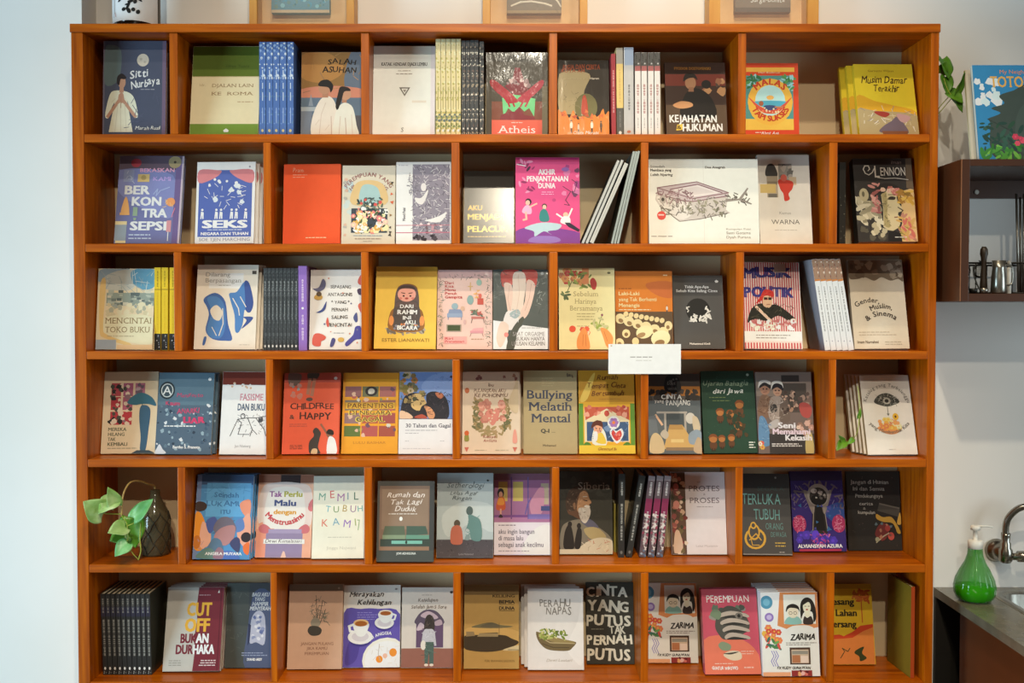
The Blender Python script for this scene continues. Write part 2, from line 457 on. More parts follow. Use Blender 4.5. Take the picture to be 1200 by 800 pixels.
for r, dv in enumerate(DIV):
    z1 = (zs[r] - (THK if r == 0 else 0.0195)) - 0.0002; z0 = FLOORZ[r] + 0.0002
    for a, b in dv:
        zm = (z0 + z1) / 2
        bpart('divider', (Xat(a, 0, zm), 0.002, z0), (Xat(b, 0, zm), BD, z1), M['woodv'])
for xd in (-0.34, 0.36):
    bpart('divider', (xd, 0.002, 0.3202), (xd + 0.018, BD, FLOORZ[5] - 0.0197), M['woodv'])
    bpart('divider', (xd, 0.002, 0.0), (xd + 0.018, BD, 0.3003), M['woodv'])

# ------------------------------------------------------------------ printed paper sign hung on the shelf edge
def sheet_obj(name, w, h, t, base, art, m, parent=None):
    V, Fc, C = [], [], []
    cbox(V, Fc, C, 0, 0, 0, w, t, h, base); sh = Sheet(w, h); sh.draw(art); n = len(V)
    V += sh.v; Fc += [tuple(i + n for i in f) for f in sh.f]; C += sh.c
    return link(name, printed_mesh(name, V, Fc, C, m), parent)
x0, x1, z0, z1 = Xat(713, -.004, CZ - .1), Xat(798, -.004, CZ - .1), Zat(438, -.004), Zat(403, -.004)
o = tag(sheet_obj('paper_sign', x1 - x0, z1 - z0, 0.0012, 'f2eeea', [G(30, 55, 40, 1, '8d8a88', 3), G(38, 44, 26, 1, 'b5b2b0', 2), E(4, 94, 1.2, 3, 'b9a98c')], M['print']),
        'blank-looking white paper sign hung over the front edge of a shelf', 'sign')
o.location = (x0, -0.004, z0)

# ------------------------------------------------------------------ box frames and bottle standing on top of the bookcase
M['pine'] = noisy('pale_pine', [(0.3, 'c58a38'), (0.7, 'd09a4a')], 8, (8, 2, 0.6), 0.45)
M['kraft'] = noisy('kraft_board', [(0.3, 'd8b078'), (0.7, 'e0bc88')], 20, rough=0.8)
M['glass'] = mat('clear_glass', 'ffffff', 0.02, Alpha=0.06)
def box_frame(label, xa, xb, bar, art_px, base, art):
    Y0, Y1 = 0.13, 0.195
    X0, X1 = Xat(xa, Y0, ZT + .05), Xat(xb, Y0, ZT + .05); W = X1 - X0; Hh = W * 1.25
    b = bar / F * depth(Y0, ZT)
    t = thing('box_frame', label, 'picture frame', (X0, Y0, ZT + 0.0003), group=None)
    bm = bmesh.new(); d = Y1 - Y0
    for q in ((0, 0, 0, W, d, b), (0, 0, Hh - b, W, d, Hh), (0, 0, b, b, d, Hh - b), (W - b, 0, b, W, d, Hh - b)):
        box(bm, *q, 0.0008)
    bm_obj('frame', bm, M['pine'], t)
    boxo('backing_board', (b, d - 0.006, b), (W - b, d - 0.002, Hh - b), M['kraft'], t)
    boxo('glass_pane', (b, 0.012, b), (W - b, 0.014, Hh - b), M['glass'], t)
    pa, pb, pbot = art_px
    Yp = Y0 + d - 0.03
    u0, u1 = Xat(pa, Yp, ZT + .05) - X0, Xat(pb, Yp, ZT + .05) - X0; zb = Zat(pbot, Yp) - ZT
    s = sheet_obj('mounted_picture', u1 - u0, 0.19, 0.022, base, art, M['print'], t); s.location = (u0, d - 0.0285, zb)
box_frame('pine box frame on the bookcase top holding a teal picture', 292, 415, 9, (318, 386, 15), '5f8f9c',
          [R(0, 0, 100, 4, 'c8b18c'), X('dot', 70, 3, 2, 8, 98, 30, 1, 4, '4f98ae', '7fb8c0', '6a8f86', '497d86'), X('line', 30, 4, 2, 20, 95, 90, 5, 14, '9bc4c8')])
box_frame('pine box frame holding a grey picture crossed by a pale curved line', 565.5, 688.5, 9, (594, 658, 15.5), '7d705d',
          [R(0, 0, 100, 4, '9a8460'), X('line', 50, 5, 2, 6, 98, 90, 5, 16, '8d8272', '6f6352'), L('d8cdb5', 3, 8, 10, 25, 15, 45, 16, 70, 13, 82, 10), L('d8cdb5', 3, 84, 24, 94, 15, 99, 9)])
box_frame('pine box frame at the end of the row holding a brown picture with handwriting', 831, 959.5, 13, (861.5, 926.5, 14), '7a6a58',
          [R(0, 0, 100, 6, '5c4f42'), T('Surga-Bonita', 28, 13, 8, 'e8ddcc', 'l', 62, 0, .25, .3), X('line', 30, 8, 2, 25, 98, 95, 5, 16, '8d7d6a', '6a5b4b')])
M['darkglass'] = mat('dark_bottle_glass', '14120f', 0.08)
bx, by = Xat(160.5, 0.1, ZT + .03), 0.1
t = thing('sake_bottle', 'dark glass bottle with a white brush-lettered label on the bookcase top', 'bottle', (bx, by, ZT + 0.0003))
rb = 27 / F * depth(0.1, ZT)
bm = bmesh.new(); lathe(bm, [(rb * .9, 0), (rb * .985, .006), (rb * .985, .24), (rb * .8, .28), (rb * .3, .33), (rb * .27, .39)], 48); bm_obj('bottle_body', bm, M['darkglass'], t, True)
bm = bmesh.new(); lathe(bm, [(rb * .31, .385), (rb * .31, .41), (rb * .28, .414)], 32); bm_obj('cap', bm, mat('black_cap', '1b1a18', .4), t, True)
# the label wraps the front of the bottle; its brush strokes are bent round with it
lw, lh, lz = rb * 2 * 1.35, 0.19, 0.0205
sh = Sheet(lw, lh)
sh.poly([(0, 0), (lw, 0), (lw, lh), (0, lh)], 'eeeae2')
rnd = random.Random(5)
NL = 36; V, Fc, C = [], [], []
lab = [P('1c1b19', 45, 14, 48, 12, 53, 22, 50, 25), E(42, 14, 3.5, 2.3, '1c1b19', 20), E(50, 12, 3, 3.6, '1c1b19', 25), E(57, 13.5, 3, 2.6, '1c1b19', -40), E(64, 11, 3, 3, '1c1b19', -35), E(53, 24, 5, 1.7, '1c1b19', 15), E(60, 24, 4, 2, '1c1b19', 60), E(66, 27, 5, 1.3, '1c1b19', -30), E(36, 27, 6, 1.4, '1c1b19', 40), E(48, 20, 4, 1.2, '1c1b19', 10), E(55, 33, 7, 2, '1c1b19', 30), L('8a8680', .8, 20, 40, 20, 6), L('8a8680', .8, 23, 40, 23, 10), L('a44', .8, 24, 12, 26, 6)]
lab = [x if x[-1] != 'a44' else (*x[:-1], 'aa5548') for x in lab]
sh.draw(lab)
me_v = []
def wrapc(x, y, z):
    a = (x / lw - .5) * 2 * 1.35; r = rb * 1.0 - y * 3 + (.0009 if y < -1e-5 else 0)
    return (r * math.sin(a), -r * math.cos(a), lz + z + 0.006 * (1 - math.cos(a)) * -1)
V2, F2, C2 = [], [], []
for k in range(NL):
    n = len(V2)
    for xx in (k / NL * lw, (k + 1) / NL * lw):
        for zz in (0, lh): V2.append(wrapc(xx, 0, zz))
    F2.append((n, n + 2, n + 3, n + 1)); C2.append('eeeae2')
n = len(V2); base_n = 4
V2 += [wrapc(*p) for p in sh.v[4:]]
F2 += [tuple(i - 4 + n for i in f) for f in sh.f[1:]]; C2 += sh.c[1:]
lo = link('label', printed_mesh('label', V2, F2, C2, M['print']), t)

# ------------------------------------------------------------------ pothos leaves and vines
def leafmat(name, a, b, c):
    m = noisy(name, [(0.35, a), (0.55, b), (0.75, c)], 22, rough=0.38)
    nodes(m)[2].inputs['Subsurface Weight'].default_value = 0.0
    return m
M['leafpale'] = leafmat('pale_variegated_leaf', '6f9c44', '9cc078', 'c8d8a4')
M['leafgreen'] = leafmat('green_leaf', '3f6d10', '4f7f16', '6f9a22')
M['leafteal'] = leafmat('grey_green_leaf', '4a8a4c', '6aa864', '98c88c')
M['stem'] = noisy('tan_stem', [(0.3, '8f6f3c'), (0.7, 'b59a58')], 30, rough=0.6)
M['petiole'] = mat('green_petiole', '9aa53c', 0.5)
def leaf(parent, base, tip, nrm, wid, m, fold=0.25, droop=0.12):
    base, tip, nrm = Vector(base), Vector(tip), Vector(nrm).normalized()
    ax = tip - base; Ln = ax.length; ax.normalize(); sd = ax.cross(nrm).normalized(); nrm = sd.cross(ax)
    bm = bmesh.new(); N, K = 14, 4; rows = []
    for i in range(N + 1):
        s = i / N
        hw = wid / 2 * (math.sin(math.pi * min(1, (s * .93 + .07)) ** 0.62)) ** 0.9 if s < 1 else 0.0
        row = []
        for k in range(-K, K + 1):
            q = k / K
            back = -0.13 * Ln * abs(q) ** 1.5 * max(0, 1 - s * 3.2)
            p = base + ax * (s * Ln + back) + sd * (q * hw) + nrm * (abs(q) * hw * fold - droop * Ln * s * s + 0.03 * Ln * math.sin(s * 9 + q * 4) * abs(q))
            row.append(bm.verts.new(p))
        rows.append(row)
    for A_, B_ in zip(rows, rows[1:]):
        for k in range(2 * K): bm.faces.new((A_[k], A_[k + 1], B_[k + 1], B_[k]))
    bmesh.ops.remove_doubles(bm, verts=bm.verts, dist=1e-5)
    o = bm_obj('leaf', bm, m, parent, True)
    md = o.modifiers.new('thickness', 'SOLIDIFY'); md.thickness = 0.0006
    return o
def W3(px, py, Y): z = Zat(py, Y); return Vector((Xat(px, Y, z), Y, z))

# bottle vase in a net, with a cutting, in the empty compartment of the fifth row
fz = FLOORZ[4]
M['smoke'] = mat('smoky_bottle_glass', '55503c', 0.12, Alpha=0.66)
M['net'] = mat('dark_net_cord', '2c2515', 0.8)
vY = 0.11; vx = Xat(182, vY, fz + .1)
hv = Zat(574, vY) - fz; rv = 16.5 / F * depth(vY, fz)
t = thing('bottle_vase', 'smoky glass bottle vase wrapped in dark netting', 'vase', (vx, vY, fz + 0.0004))
prof = [(rv * .85, 0), (rv, .006), (rv, hv * .55), (rv * .92, hv * .66), (rv * .55, hv * .82), (rv * .34, hv * .9), (rv * .34, hv)]
bm = bmesh.new(); lathe(bm, prof, 32); bm_obj('bottle_body', bm, M['smoke'], t, True)
bm = bmesh.new()
for k in range(7):
    for s in (1, -1):
        pts = []
        for i in range(15):
            z = hv * (.04 + .64 * i / 14); a = k * 2 * math.pi / 7 + s * i * 0.13 + math.sin(i * 1.3 + k) * .05
            r = (rv if z < hv * .55 else rv * (1 - .8 * (z / hv - .55))) + .0012
            pts.append((r * math.cos(a), r * math.sin(a), z))
        tube(bm, pts, 0.0011, 5)
bm_obj('netting', bm, M['net'], t, True)
pl = thing('pothos_cutting', 'pothos cutting with pale leaves arching from the smoky bottle vase', 'plant', (vx, vY, fz + hv + 0.0006))
def plant_parts(root, stems, leaves):
    inv = Matrix.Translation(-root.location)
    for pts, r, m in stems:
        bm = bmesh.new(); tube(bm, smooth_path([inv @ Vector(p) for p in pts], 6), r, 8, r * .7); bm_obj('stem', bm, m, root, True)
    for b, tp, n, wd, m, fo, dr in leaves: leaf(root, inv @ Vector(b), inv @ Vector(tp), n, wd, m, fo, dr)
top = Vector((vx, vY, fz + hv + .0035))
cr = W3(153, 565, 0.03)
plant_parts(pl, [
    ([top, W3(180.5, 569, vY - .004), W3(174, 567, .085), W3(164, 563.5, .06), cr, W3(146, 575, .0), W3(143, 588, -.01), W3(142.5, 604, -.012)], .0028, M['stem']),
    ([W3(143, 587, -.008), W3(139, 586.5, -.012), W3(135.5, 585, -.02)], .0012, M['petiole']),
    ([W3(142.5, 602, -.012), W3(132, 602, -.02), W3(121, 601.5, -.03)], .0014, M['petiole']),
    ([W3(142.5, 604, -.012), W3(148, 612, -.012), W3(149, 616, -.02)], .0012, M['petiole']),
    ([W3(149, 616, -.018), W3(158, 612, -.02), W3(163, 606, -.02)], .0012, M['petiole']),
    ([W3(149, 616, -.018), W3(150, 628, -.022), W3(148, 637, -.03)], .0012, M['petiole']),
    ([W3(165, 612, -.004), W3(164, 632, -.006), W3(165, 645, -.012), W3(162, 656, -.02)], .0016, M['petiole']),
    ([W3(152, 643, -.03), W3(157, 650, -.026), W3(162, 655, -.02)], .0012, M['petiole'])],
    [(W3(121, 602, -.03), W3(98.5, 588, -.06), (.25, -1, .25), .062, M['leafpale'], .18, .1),
     (W3(134.5, 585, -.02), W3(115, 600, -.055), (-.3, -1, .2), .05, M['leafpale'], .25, .1),
     (W3(136, 592, -.03), W3(127, 571, -.05), (.6, -1, .0), .036, M['leafpale'], .3, .05),
     (W3(147, 617, -.03), W3(127, 623, -.065), (-.1, -1, .3), .042, M['leafpale'], .22, .1),
     (W3(157, 607, -.02), W3(179, 584, -.015), (-.2, -1, .35), .040, M['leafteal'], .25, .02),
     (W3(154, 606, .01), W3(158, 642, .0), (.1, -1, .1), .066, M['leafgreen'], .15, .06),
     (W3(149, 624, .0), W3(128.5, 633, -.02), (.1, -1, .3), .050, M['leafgreen'], .15, .1),
     (W3(150, 636, -.03), W3(134, 651, -.05), (-.1, -1, .35), .040, M['leafteal'], .22, .1)])
# trailing leaves in the compartment with the eye book
p2 = thing('pothos_sprig', 'small green pothos sprig trailing in a dark compartment beside white paperbacks', 'plant', W3(984, 524, .06))
plant_parts(p2, [([W3(983, 521, .08), W3(990, 518, .06), W3(1000, 514, .03), W3(1006, 500, .015), W3(1007, 470, .014), W3(1005, 452, .02)], .0011, M['petiole'])],
    [(W3(990, 517, .05), W3(980.5, 527, .03), (-.3, -1, .3), .024, M['leafgreen'], .2, .1), (W3(989, 520, .055), W3(984, 510, .04), (.2, -1, .3), .018, M['leafgreen'], .2, .1),
     (W3(1000, 514, .03), W3(994, 520, .02), (.1, -1, .3), .014, M['leafgreen'], .2, .1), (W3(1006, 490, .015), W3(1009, 478, .008), (.1, -1, .1), .010, M['leafgreen'], .2, .1)])
# vine hanging behind the bookcase's end
p3 = thing('trailing_vine', 'trailing green pothos vine hanging beside the bookcase top corner', 'plant', W3(1100, 130, .1))
plant_parts(p3, [([W3(1084, 142, .12), W3(1094, 134, .09), W3(1104, 122, .07), W3(1113, 112, .06)], .0015, M['petiole']), ([W3(1085, 146, .12), W3(1095, 138, .09), W3(1106, 126, .075), W3(1116, 114, .065)], .0013, M['petiole']),
                 ([W3(1088, 84, .12), W3(1096, 86, .09), W3(1106, 80, .07)], .0013, M['petiole']), ([W3(1106, 92, .06), W3(1110, 104, .055), W3(1115, 112, .055)], .0015, M['petiole'])],
    [(W3(1104, 69, .08), W3(1113, 92, .055), (.5, -1, .2), .046, M['leafgreen'], .3, .05), (W3(1102, 86, .075), W3(1109, 72, .06), (-.2, -1, .1), .028, M['leafgreen'], .3, .05),
     (W3(1108, 90, .065), W3(1111, 110, .05), (.2, -1, 0), .036, M['leafgreen'], .3, .05), (W3(1112, 108, .06), W3(1130, 119, .045), (.1, -1, .6), .040, M['leafgreen'], .25, .12),
     (W3(1120, 113, .06), W3(1131.5, 84, .05), (.6, -1, 0), .022, M['leafgreen'], .35, .02), (W3(1118, 115, .06), W3(1129, 131, .05), (.4, -1, .2), .026, M['leafgreen'], .3, .08)])

# ------------------------------------------------------------------ brown wall cabinet with its contents
M['brown'] = noisy('dark_brown_laminate', [(0.3, '3d2010'), (0.7, '4a2814')], 6, (1, 1, .4), 0.35)
M['black'] = mat('black_metal', '17150f', 0.45, 0.3)
M['chrome'] = mat('chrome', '9a958a', 0.24, 1.0)
M['steel'] = noisy('brushed_steel', [(0.3, '8f8a80'), (0.7, 'a8a398')], 30, (8, 1, 1), 0.3, metal=0.9)
cY = -0.095
cx0 = Xat(1126, cY, CZ + .2); cx1 = cx0 + 0.62; cz1 = Zat(186.3, cY); cz0 = Zat(353, cY); ct = 0.02
cb = thing('wall_cabinet', 'dark brown open-fronted wall cabinet beside the bookcase', 'cabinet', (cx0, cY, cz0))
cw, ch, cd = cx1 - cx0, cz1 - cz0, WY - cY - 0.0005
boxo('side_panel', (0, 0, 0), (ct, cd, ch), M['brown'], cb, .0008); boxo('side_panel', (cw - ct, 0, 0), (cw, cd, ch), M['brown'], cb, .0008)
boxo('top_panel', (ct + .0002, 0, ch - .016), (cw - ct - .0002, cd, ch), M['brown'], cb, .0008)
boxo('bottom_panel', (ct + .0002, 0, 0), (cw - ct - .0002, cd, .018), M['brown'], cb, .0008)
boxo('edge_band', (-.0004, -.0006, 0), (.0012, .0012, ch), mat('pale_edge_band', '8a5a3a', .4), cb)
rl = boxo('back_rail', (ct + .0002, cd - .016, ch - .016 - .045), (cw - ct - .0002, cd, ch - .0162), M['brown'], cb)
bm = bmesh.new(); sx = W3(1144.5, 225, WY - .018)
lathe(bm, [(.006, 0), (.006, .002), (.004, .003)], 20); bmesh.ops.rotate(bm, cent=(0, 0, 0), matrix=Matrix.Rotation(math.pi / 2, 3, 'X'), verts=bm.verts)
bmesh.ops.translate(bm, vec=(sx.x - cx0, cd - .0162, min(sx.z - cz0, ch - .03)), verts=bm.verts); bm_obj('screw_cap', bm, mat('pale_cap', 'b9b2a6', .5), rl)
cfz = cz0 + .0184
t = thing('wire_rack', 'black wire rack holding metal utensils inside the brown wall cabinet', 'rack', (cx0 + ct, cY, cfz))
rx0, rx1, ry0, ry1 = .015, .5, .10, .24
for zz in (.0025, .075):
    bm = bmesh.new()
    for a, b in (((rx0, ry0), (rx1, ry0)), ((rx1, ry0), (rx1, ry1)), ((rx1, ry1), (rx0, ry1)), ((rx0, ry1), (rx0, ry0))): tube(bm, [(*a, zz), (*b, zz)], .0024, 8)
    bm_obj('rail', bm, M['black'], t, True)
for i in range(12):
    bm = bmesh.new(); xx = rx0 + (rx1 - rx0) * i / 11
    tube(bm, [(xx, ry0, .075), (xx, ry0, .0025), (xx, ry1, .0025), (xx, ry1, .075)], .0015, 6); bm_obj('wire', bm, M['black'], t, True)
def lathe_thing(name, label, cat, X_, Y_, prof, m, ang=None, part='body', group=None):
    t = thing(name, label, cat, (X_, Y_, cfz + .0004), group=group)
    bm = bmesh.new(); lathe(bm, prof, 28); bm_obj(part, bm, m, t, True)
    if ang: t.rotation_euler = ang
    return t
p = W3(1137, 337, -.03); lathe_thing('teal_ball', 'small teal green ball at the cabinet front corner', 'ball', cx0 + ct + .0065, -.035, [(.002, 0), (.008, .002), (.0115, .008), (.0125, .0125), (.0115, .017), (.008, .022), (.002, .0248)], mat('teal_enamel', '4fb79a', .3)).location.x = cx0 + ct + .0128
p = W3(1182.5, 320, -.03)
t = lathe_thing('white_bottle', 'slim white capped tube standing in front of the wire rack', 'tube', p.x, -.03, [(.005, 0), (.0055, .002), (.0055, .06), (.0045, .062)], mat('white_plastic_tube', 'd8d4cc', .4))
bm = bmesh.new(); lathe(bm, [(.0048, .0622), (.0048, .076), (.004, .078)], 20); bm_obj('cap', bm, mat('grey_cap', '9b978f', .4), t, True)
p = W3(1172, 310, -.06)
t = thing('steel_jug', 'small steel milk jug standing among the utensils in the cabinet', 'jug', (cx0 + .112, -.045, cfz + .0004))
bm = bmesh.new(); lathe(bm, [(.016, 0), (.018, .004), (.0165, .04), (.014, .06), (.016, .078), (.0148, .077), (.0128, .06), (.0148, .04), (.015, .006)], 28); bm_obj('jug_body', bm, M['steel'], t, True)
bm = bmesh.new(); tube(bm, smooth_path([(.0155, 0, .068), (.031, 0, .062), (.031, 0, .025), (.017, 0, .02)], 8), .0024, 8); bm_obj('handle', bm, M['steel'], t, True)
t = lathe_thing('wooden_pestle', 'dark wooden pestle standing upright beside the steel jug', 'pestle', cx0 + .083, -.03, [(.007, 0), (.009, .004), (.008, .03), (.0055, .07), (.0068, .085), (.009, .095), (.0085, .105), (.0045, .112)], mat('dark_wood_handle', '2c2015', .5))
for i, (dx, dy, lab_) in enumerate(((.0445, -.062, 'dark metal scoop lying beside the teal ball'), (.068, -.066, 'bright metal scoop with a dark handle in front of the wooden pestle'))):
    t = thing('coffee_scoop', lab_, 'scoop', (cx0 + dx, dy, cfz + .0004))
    bm = bmesh.new(); lathe(bm, [(.005, 0), (.009, .004), (.0108, .012), (.0098, .0122), (.008, .005), (.003, .002)], 20); bm_obj('bowl', bm, M['black'] if i == 0 else M['steel'], t, True)
    bm = bmesh.new(); tube(bm, smooth_path([(-.007, .0075, .0095), (-.010, .02, .028), (-.012, .028, .045), (-.011, .034, .058 + .006 * i)], 6), .0019, 8); bm_obj('handle', bm, M['black'], t, True)
for i, (dx, lab_) in enumerate(((.046, 'round wire strainer on the rack just behind the dark scoop'), (.086, 'round wire strainer on the rack behind the wooden pestle'))):
    t = thing('strainer', lab_, 'strainer', (cx0 + dx, cY + .0925, cfz + .056))
    bm = bmesh.new(); tube(bm, [(.0155 * math.cos(a * .35), 0, .0155 * math.sin(a * .35)) for a in range(19)], .0022, 8); bm_obj('rim', bm, M['black'], t, True)
    bm = bmesh.new(); tube(bm, [(0, 0, .0155), (.001, -.002, .022), (.001, .0075, .024)], .0018, 8); bm_obj('handle', bm, M['black'], t, True)
    bm = bmesh.new()
    for k in range(-3, 4):
        r_ = math.sqrt(max(.0145 ** 2 - (k * .004) ** 2, 0)); tube(bm, [(k * .004, 0, -r_), (k * .004, -.003, 0), (k * .004, 0, r_)], .0006, 5); tube(bm, [(-r_, 0, k * .004), (0, -.003, k * .004), (r_, 0, k * .004)], .0006, 5)
    bm_obj('mesh', bm, M['steel'], t, True)
rods = [(1191, 1193.5, .05), (1195.5, 1196, .066), (1200, 1199, .05), (1204.5, 1202.5, .066), (1209, 1206, .05)]
for i, (pa, pb, ry) in enumerate(rods):
    a = W3(pa, 227 + 4 * (i % 2), ry); b = W3(pb, 341, ry); b.z = cfz + .0045
    t = thing('metal_straw', 'thin metal straw standing in the wire rack, %s from the utensils side' % ORD[i], 'straw', b)
    bm = bmesh.new(); tube(bm, [(0, 0, 0), a - b], .0028, 10); bm_obj('straw', bm, M['steel'], t, True)

# picture book leaning on top of the cabinet: sky, clouds and leaves, its animal figure left out
x0 = Xat(1148, -.03, cz1); wb = .27
hb = Zat(77.5, .04) - cz1
art = [R(0, 0, 100, 100, '2f7fae'), X('blob', 20, 4, 2, 60, 22, 84, 2, 5, 'dfe6e6', 'c8d8de', 'eef0ee'), S('3f4a44', 18, 0, 12, 40, 10, 44, 22, 50, 14, 55, 26, 60, 22, 68, 36, 74, 46, 80, 70, 82, 100, 78, 100, 0),
       S('44514a', 40, 8, 34, 36, 44, 60, 70, 66, 100, 60, 100, 8), X('leaf', 60, 6, 2, 1, 98, 16, 3, 7, '2f6d2c', '4d9138', '3b7f35', '6fae44'), X('leaf', 40, 8, 4, 12, 40, 40, 2, 5, '2c4c3a', '35584a', '28443c'), X('flower', 5, 9, 30, 18, 50, 26, 2, 3, 'd94a60', 'c23a52'),
       T('My Neighbor', 24, 91, 4, 'd9855a', 'l', 30), T('TOTORO', 15, 77, 11, 'f0a24e', 'l', 44, .03, 0, 0, 1)]
cm, pm = book_meshes(wb, hb, .011, '2f7fae', art, M['print'], side='e4dccb')
place('large blue picture book with clouds and leaves leaning on the wall cabinet', None, cm, pm, Matrix.Translation((x0, -.03, cz1 + .0025)) @ Matrix.Rotation(-.2, 4, 'X'))
cm2, pm2 = book_meshes(wb, hb * .985, .009, 'd8cdb8', [], M['print'], side='d9c9a0')
place('cream picture book behind the blue picture book on the wall cabinet', None, cm2, pm2, Matrix.Translation((x0 - .002, .008, cz1 + .0025)) @ Matrix.Rotation(-.2, 4, 'X'))

# ------------------------------------------------------------------ sink counter, tap and soap
M['stone'] = noisy('dark_grey_worktop', [(0.3, '5c5646'), (0.7, '716a58')], 18, rough=0.22, spec=0.6)
kz = Zat(690, WY - .02); kx = Xat(1094, WY, kz); KY = -0.36
bx0, bx1, by0, by1 = kx + .135, kx + .70, -.31, WY - .055
kt = thing('worktop', 'dark grey sink worktop with an inset steel basin beside the bookcase', 'worktop', (kx, KY, kz - .022))
bm = bmesh.new()
for a, b in (((0, 0), (bx0 - kx, WY - KY - .0005)), ((bx1 - kx, 0), (.9, WY - KY - .0005)), ((bx0 - kx, 0), (bx1 - kx, by0 - KY)), ((bx0 - kx, by1 - KY), (bx1 - kx, WY - KY - .0005))):
    box(bm, a[0], a[1], 0, b[0], b[1], .022)
bmesh.ops.remove_doubles(bm, verts=bm.verts, dist=1e-6); bm_obj('slab', bm, M['stone'], kt)
def rrect(x0, y0, x1, y1, r, n=6):
    out = []
    for cx_, cy_, a0 in ((x1 - r, y1 - r, 0), (x0 + r, y1 - r, 90), (x0 + r, y0 + r, 180), (x1 - r, y0 + r, 270)):
        out += [(cx_ + r * math.cos(math.radians(a0 + 90 * k / n)), cy_ + r * math.sin(math.radians(a0 + 90 * k / n))) for k in range(n + 1)]
    return out
bm = bmesh.new(); rg = []
e = (bx0 - kx, by0 - KY, bx1 - kx, by1 - KY)
for ins, z, r in ((-.018, .0225, .06), (-.016, .0245, .06), (.0, .0245, .05), (.006, .018, .05), (.014, -.12, .05), (.04, -.14, .05)):
    rg.append([bm.verts.new((x, y, z)) for x, y in rrect(e[0] + ins, e[1] + ins, e[2] - ins, e[3] - ins, r)])
for A_, B_ in zip(rg, rg[1:]):
    n = len(A_)
    for k in range(n): bm.faces.new((A_[k], A_[(k + 1) % n], B_[(k + 1) % n], B_[k]))
bm.faces.new(rg[-1]); bm_obj('basin', bm, M['steel'], kt, True)
M['redbrown'] = noisy('red_brown_cabinet_front', [(0.3, '5a2a10'), (0.7, '673214')], 5, (1, 1, .3), 0.4)
M['gap'] = mat('shade_and_plinth_black', '14100a', 0.6)  # black puts the shade under the worktop into the colour; plinth shares it
kb = thing('sink_cabinet', 'red brown sink cabinet under the grey worktop', 'cabinet', (kx, KY, 0))
pY = .085
boxo('side_panel', (.02, .012, .08), (.038, pY - KY, kz - .0224), M['redbrown'], kb, .0008); boxo('side_panel', (.86, .012, .08), (.878, pY - KY, kz - .0224), M['redbrown'], kb, .0008)
boxo('back_panel', (.0, WY - KY - .016, .0004), (.878, WY - KY - .002, kz - .17), M['gap'], kb)  # added black sheet where only shade lies behind the side panel
boxo('back_panel', (.0, WY - KY - .016, kz - .1698), (.125, WY - KY - .002, kz - .0224), M['gap'], kb)  # upper piece of the added shade sheet
for k in range(2):
    d = boxo('door', (.022 + .43 * k, -.006, .09), (.445 + .43 * k, .0115, kz - .03), M['redbrown'], kb, .001)
    bm = bmesh.new(); hx = .40 if k == 0 else .50
    tube(bm, smooth_path([(hx, -.006, kz - .2), (hx, -.03, kz - .195), (hx, -.03, kz - .1), (hx, -.006, kz - .095)], 6), .004, 8); bm_obj('handle', bm, M['chrome'], d, True)
boxo('plinth', (.03, .03, 0), (.87, pY - KY, .0798), M['gap'], kb)
# wall-mounted tap
fc = W3(1171, 646, WY - .02)
tp = thing('wall_tap', 'chrome wall-mounted gooseneck tap above the sink', 'tap', (fc.x, WY - .0006, fc.z))
bm = bmesh.new(); lathe(bm, [(.030, 0), (.030, .004), (.024, .012), (.016, .018), (.014, .06)], 32)
bmesh.ops.rotate(bm, cent=(0, 0, 0), matrix=Matrix.Rotation(math.pi / 2, 3, 'X'), verts=bm.verts); bm_obj('flange', bm, M['chrome'], tp, True)
bm = bmesh.new(); lathe(bm, [(.013, -.02), (.017, -.014), (.017, .012), (.013, .018), (.013, .03), (.010, .034), (.0115, .05), (.0115, .056)], 28, (0, -.055, 0)); bm_obj('tap_body', bm, M['chrome'], tp, True)
bm = bmesh.new(); tube(bm, smooth_path([(0, -.055, .05), (0, -.055, .075), (.008, -.058, .10), (.03, -.065, .122), (.062, -.075, .13), (.095, -.085, .125), (.12, -.093, .10), (.125, -.095, .07)], 8), .0085, 14); bm_obj('spout', bm, M['chrome'], tp, True)
bm = bmesh.new(); lathe(bm, [(.009, .012), (.009, .03), (.014, .032), (.0145, .062), (.011, .068)], 24)
bmesh.ops.rotate(bm, cent=(0, 0, 0), matrix=Matrix.Rotation(math.pi / 2, 3, 'Y'), verts=bm.verts); bmesh.ops.translate(bm, vec=(0, -.055, -.005), verts=bm.verts); bm_obj('lever_handle', bm, M['chrome'], tp, True)
# soap pump bottle
sy = .075
sz = kz + .0005; sxx = Xat(1142, sy, sz); sc_ = depth(sy, sz) / F
sp_ = thing('soap_dispenser', 'green ribbed soap pump bottle with a white pump on the worktop', 'soap dispenser', (sxx, sy, sz))
M['greenglass'] = mat('green_clear_plastic', '1c8a06', 0.06, Alpha=0.62)
M['soap'] = mat('green_soap', '58b81c', 0.15, spec=0.5)
r_ = lambda px: px * sc_
zz_ = lambda py: (701 - py) * sc_
bm = bmesh.new(); lathe(bm, [(r_(15), 0), (r_(19.5), r_(2.5)), (r_(22.5), zz_(692)), (r_(23), zz_(684)), (r_(21), zz_(675)), (r_(16), zz_(664)), (r_(11), zz_(655)), (r_(8.5), zz_(647)), (r_(8), zz_(641)), (r_(8), zz_(640))], 56, rib=14, amp=.035); bm_obj('bottle_body', bm, M['greenglass'], sp_, True)
bm = bmesh.new(); lathe(bm, [(r_(13.5), .001), (r_(18.3), r_(3)), (r_(21.2), zz_(692)), (r_(21.6), zz_(684))], 40); bm_obj('liquid_soap', bm, M['soap'], sp_, True)
M['white'] = mat('white_plastic', 'ded8cc', 0.35)
